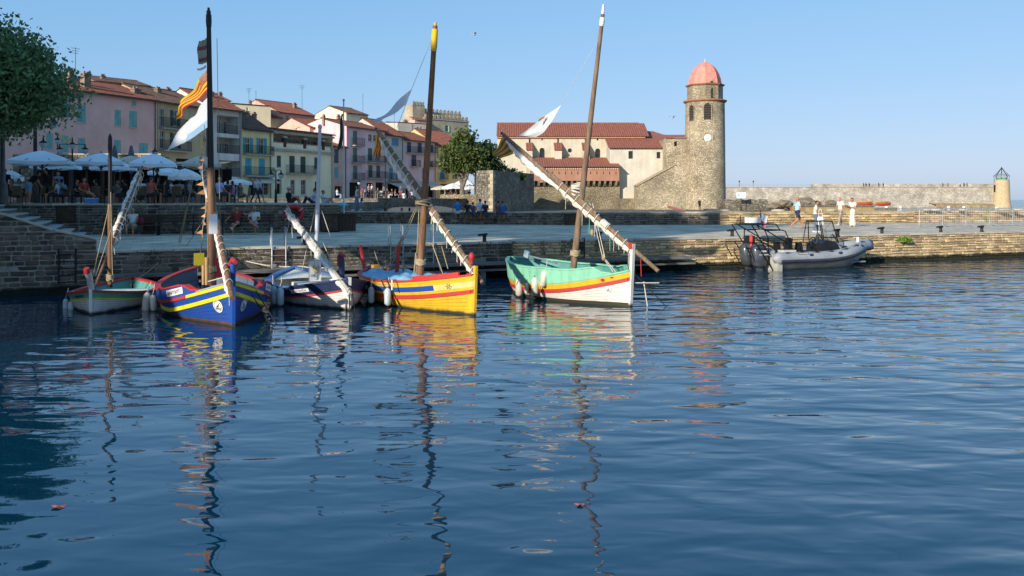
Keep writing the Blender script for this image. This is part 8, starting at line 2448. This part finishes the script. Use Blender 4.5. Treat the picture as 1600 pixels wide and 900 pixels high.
# ------------------------------------------------------------------ trees, weeds, and the unseen castle behind the camera, shaped to shade the quay
bark = M('plane_bark', '7a7262', '4f4a40', ns=3.5, rough=.9, bump=.02, bs=12, c3='9a917c')
bark_d = M('dark_bark', '453a30', '2e2721', ns=5, rough=.9, bump=.02, bs=12)
leaf_p = LEAF('plane_leaf', '46603e', '829a66'); leaf_d = LEAF('dark_leaf', '1f3320', '3d5634'); leaf_o = LEAF('olive_leaf', '3a4a26', '66743c')
def tree(label, base, h_trunk, blobs, nclump, per, size, leafm, barkm, limbs=(), r=.25, seed=1, spread=.5, name='tree', cat='tree', group=None):
    o = thing(name, label, cat, base, 0, group)
    rr = np.random.RandomState(seed)
    tk = MB()
    top = Vector((0, 0, h_trunk))
    if h_trunk > .05: tk.tube([(0, 0, -.2), (.02, .03, h_trunk * .35), (-.05, .05, h_trunk * .7), top], [r * 1.35, r, r * .85, r * .75], 10)
    w = np.array([b[3] * b[4] * b[5] for b in blobs]); w = w / w.sum()
    for b in blobs:
        c = Vector(b[:3]); m1 = top.lerp(c, .5) + Vector((0, 0, -.1 * c.length * .3))
        tk.tube([top - Vector((0, 0, .3)), m1, c], [r * .55, r * .34, r * .1], 7)
        for _ in range(3):
            e = c + Vector(rr.uniform(-1, 1, 3).tolist()) * min(b[3:6]) * .7; tk.tube([m1.lerp(c, .6), (c + e) / 2, e], [r * .2, r * .12, r * .04], 5)
    for lm in limbs: tk.tube([Vector(q) for q in lm[0]], lm[1], 7)
    tk.build('trunk', barkm, o)
    vs, n = [], 0
    allv = []
    ks = rr.choice(len(blobs), nclump, p=w)
    for k in ks:
        b = blobs[k]
        d = rr.normal(size=3); d /= np.linalg.norm(d)
        rad = rr.uniform(.55, .98) if rr.rand() < .8 else rr.uniform(0, .6)
        c = np.array(b[:3]) + d * rad * np.array(b[3:6])
        m = per
        pts = c + np.clip(rr.normal(size=(m, 3)), -1.7, 1.7) * spread * np.array([1, 1, .7])
        a = rr.normal(size=(m, 3)); a /= np.linalg.norm(a, axis=1)[:, None]
        t = rr.normal(size=(m, 3)); t -= a * (t * a).sum(1)[:, None]; t /= np.linalg.norm(t, axis=1)[:, None]
        s_ = size * rr.uniform(.6, 1.3, (m, 1))
        q = np.stack([pts - a * s_ - t * s_ * .15, pts + t * s_ * .6 - a * s_ * .1, pts + a * s_, pts - t * s_ * .6 + a * s_ * .1], 1)
        allv.append(q.reshape(-1, 3))
    v = np.concatenate(allv)
    nf = len(v) // 4
    me = bpy.data.meshes.new('crown'); me.vertices.add(len(v)); me.vertices.foreach_set('co', v.ravel())
    me.loops.add(nf * 4); me.loops.foreach_set('vertex_index', np.arange(nf * 4, dtype=np.int32)); me.polygons.add(nf)
    me.polygons.foreach_set('loop_start', np.arange(0, nf * 4, 4, dtype=np.int32)); me.polygons.foreach_set('loop_total', np.full(nf, 4, np.int32))
    me.materials.append(leafm); me.update(calc_edges=True)
    c = bpy.data.objects.new('crown', me); COL.objects.link(c); c.parent = o
    return o
# big plane tree at the left edge: it reaches beyond the picture
tree('huge plane tree filling the top left corner, crown over the terrace', (-21.4, 33.6, 2.53), 3.2,
     [(.6, 0, 4.6, 2.5, 2.5, 2.1), (2.4, 0, 4.6, 1.7, 1.9, 1.6), (1.1, 0, 5.9, 1.9, 2.2, 1.5), (-1.7, 0, 6.2, 2.5, 2.6, 2.2), (-3.6, 0, 5.0, 2.8, 2.6, 2.4), (1.0, .2, 3.7, 1.6, 1.6, .9), (-1.4, .2, 3.8, 1.8, 1.6, 1.0), (-2.9, 0, 8.4, 2.0, 2.2, 1.7), (-4.6, 0, 7.8, 2.4, 2.4, 2.2)],
     2500, 28, .10, leaf_p, bark, r=.38, seed=4, spread=.38)
# tree before the houses, and the darker one against the bastion
tree('bushy plane tree with pale forked trunk between the ochre house and the bastion', tuple(P(722, 308, 112).xy) + (2.9,), 3.0,
     [(0, 0, 6.0, 2.6, 2.4, 2.3), (-1.6, 0, 5.0, 1.6, 1.6, 1.5), (1.5, 0, 5.6, 1.9, 1.9, 1.8), (.3, 0, 8.0, 1.8, 1.8, 1.5), (2.2, .3, 4.4, 1.5, 1.5, 1.2), (-.4, 0, 4.2, 1.9, 1.6, .9)], 420, 22, .2, leaf_o, bark,
     limbs=(([(0, 0, 1.2), (.5, 0, 2.6), (1.3, 0, 4.4)], [.24, .2, .12]), ([(0, 0, 1.4), (-.3, .2, 2.8), (-.7, 0, 4.5)], [.22, .18, .1])), r=.3, seed=8, spread=.36)
tree('dark leafy tree half hidden behind the bastion, right of the plane tree', tuple(P(762, 308, 114).xy) + (2.9,), 2.0,
     [(0, 0, 4.6, 1.9, 1.8, 1.8), (-.3, 0, 6.4, 1.4, 1.4, 1.3), (1.3, 0, 3.6, 1.5, 1.4, 1.2), (-1.2, 0, 4.2, 1.4, 1.4, 1.3)], 260, 22, .2, leaf_d, bark_d, r=.22, seed=11, spread=.34)
tree('low dark bush above the bastion wall, left of the church', tuple(P(799, 266, 116).xy) + (5.1,), .5,
     [(0, 0, 1.1, 1.3, 1.0, .7), (-1.0, 0, .8, 1.0, .9, .6), (1.0, 0, .8, .9, .9, .5)], 110, 18, .16, leaf_d, bark_d, r=.1, seed=15, spread=.26, name='bush', cat='bush')
tree('small bush on the roof edge left of the low bush over the bastion', tuple(P(783, 266, 112).xy) + (5.1,), .3, [(0, 0, .5, .7, .6, .5)], 40, 14, .14, leaf_d, bark_d, r=.06, seed=16, spread=.2, name='bush', cat='bush')
# weeds on the quay wall
q = P(1407, 376, 38.2)
tree('leafy green tuft growing out of the sunny quay wall', (q.x, 31 + .405 * q.x - .12, .98), 0.0, [(0, -.05, 0, .32, .14, .1), (.2, -.05, -.02, .2, .12, .08), (-.25, -.05, .02, .2, .1, .07)], 40, 12, .05, LEAF('weed_leaf', '5a7a2c', '86a044'), bark_d, r=.01, seed=21, spread=.06, name='weed_tuft', cat='plant')
g = MB(); rg = np.random.RandomState(3)
def blade(x, y, z, h):
    a = rg.uniform(0, 6.28); l = .4 * h; g.add([(x - .012, y, z), (x + .012, y, z), (x + l * math.cos(a), y + l * math.sin(a) - .03, z + h * rg.uniform(.3, 1))], [(0, 1, 2)])
for i in range(2600):
    s = rg.choice((rg.uniform(-3.4, .6), rg.uniform(-4, 3), rg.uniform(5.5, 12.6), rg.uniform(7.5, 9)))
    if s >= 0: q = QP(s, -.12 - .1 * rg.rand())
    else: q = Vector((0, 31)) + Vector((.9269, .3754)) * (-s) + Vector((-.3754, .9269)) * (-.12 - .1 * rg.rand())
    dens = math.sin(s * 2.1) + math.sin(s * 5.3 + 1)
    if dens < .1: continue
    blade(q.x, q.y, rg.uniform(.72, 1.22) if rg.rand() < .8 else rg.uniform(.4, 1), rg.uniform(.05, .14))
tag(g.build('wall_weeds', LEAF('moss_green', '33421f', '54602e')), kind='stuff')
# ---- the royal castle stands behind the camera to the left: its mass puts the left quay in shade, floating blocks added to shape the sun patches
cs_m = MASON('royal_castle_stone', '8f8168', 'a09278', '7d725e', 2.0, 1.6, .05)
ca = thing('castle', 'massive stone castle with crenellated walls behind the viewpoint, shading the quay', 'castle', (-21.5, -6.4, 0))
d_ = Vector((-.819, .574)); s2 = Vector((-.574, -.819))      # along the shade edge's normal / towards the sun
def castle_box(t0_, t1_, w, z1, name, z0=-2):
    """from t0 to t1 to the left of the shade edge"""
    mb = MB()
    a, b = d_ * t0_, d_ * t1_
    pts = [a, b, b + s2 * w, a + s2 * w]
    mb.add([(p.x, p.y, z0) for p in pts] + [(p.x, p.y, z1) for p in pts], [(0, 1, 5, 4), (1, 2, 6, 5), (2, 3, 7, 6), (3, 0, 4, 7), (4, 5, 6, 7), (3, 2, 1, 0)])
    o = mb.build(name, cs_m, ca)
    L_ = (b - a).length; n = max(1, int(L_ / 2.2)) if z1 > 20 else 0
    mr = MB()
    for i in range(n):
        p = a + (b - a) * ((i + .25) / n); q2 = a + (b - a) * ((i + .75) / n)
        pp = [p, q2, q2 + s2 * .8, p + s2 * .8]
        mr.add([(x.x, x.y, z1) for x in pp] + [(x.x, x.y, z1 + 1.3) for x in pp], [(0, 1, 5, 4), (1, 2, 6, 5), (2, 3, 7, 6), (3, 0, 4, 7), (4, 5, 6, 7)])
    if n: mr.build('battlement', cs_m, o)
    return o
castle_box(.0, 1.6, 1.2, 19.2, 'corner_shade_block', 15.6)  # unseen added blocks: heights set to shade the quay and spare the boats
castle_box(1.61, 3.3, 1.0, 26.0, 'shade_overhang', 13.2)
castle_box(3.31, 5.2, 1.0, 26.0, 'upper_shade_block', 15.0)
castle_box(5.21, 7.19, 1.0, 26.0, 'upper_shade_block', 18.2)  # raised over an added opening that lets sun onto the blue boat's flags
castle_box(5.21, 7.19, .8, 15.8, 'shade_bar', 15.0)
castle_box(7.2, 9.0, 1.0, 26.0, 'upper_shade_block', 15.0)
castle_box(3.6, 9.0, 6, 11.25, 'lower_shade_block')  # added low block; the slit above it passes sun to the boats
castle_box(9.01, 62, 14, 26.0, 'curtain_wall')
for i in range(4):
    mb = MB(); p = d_ * (4.4 + i * 1.5); mb.cyl((p.x, p.y, 11.2), (p.x, p.y, 14.7), .12, .12, 8); mb.build('slit_column', cs_m, ca)
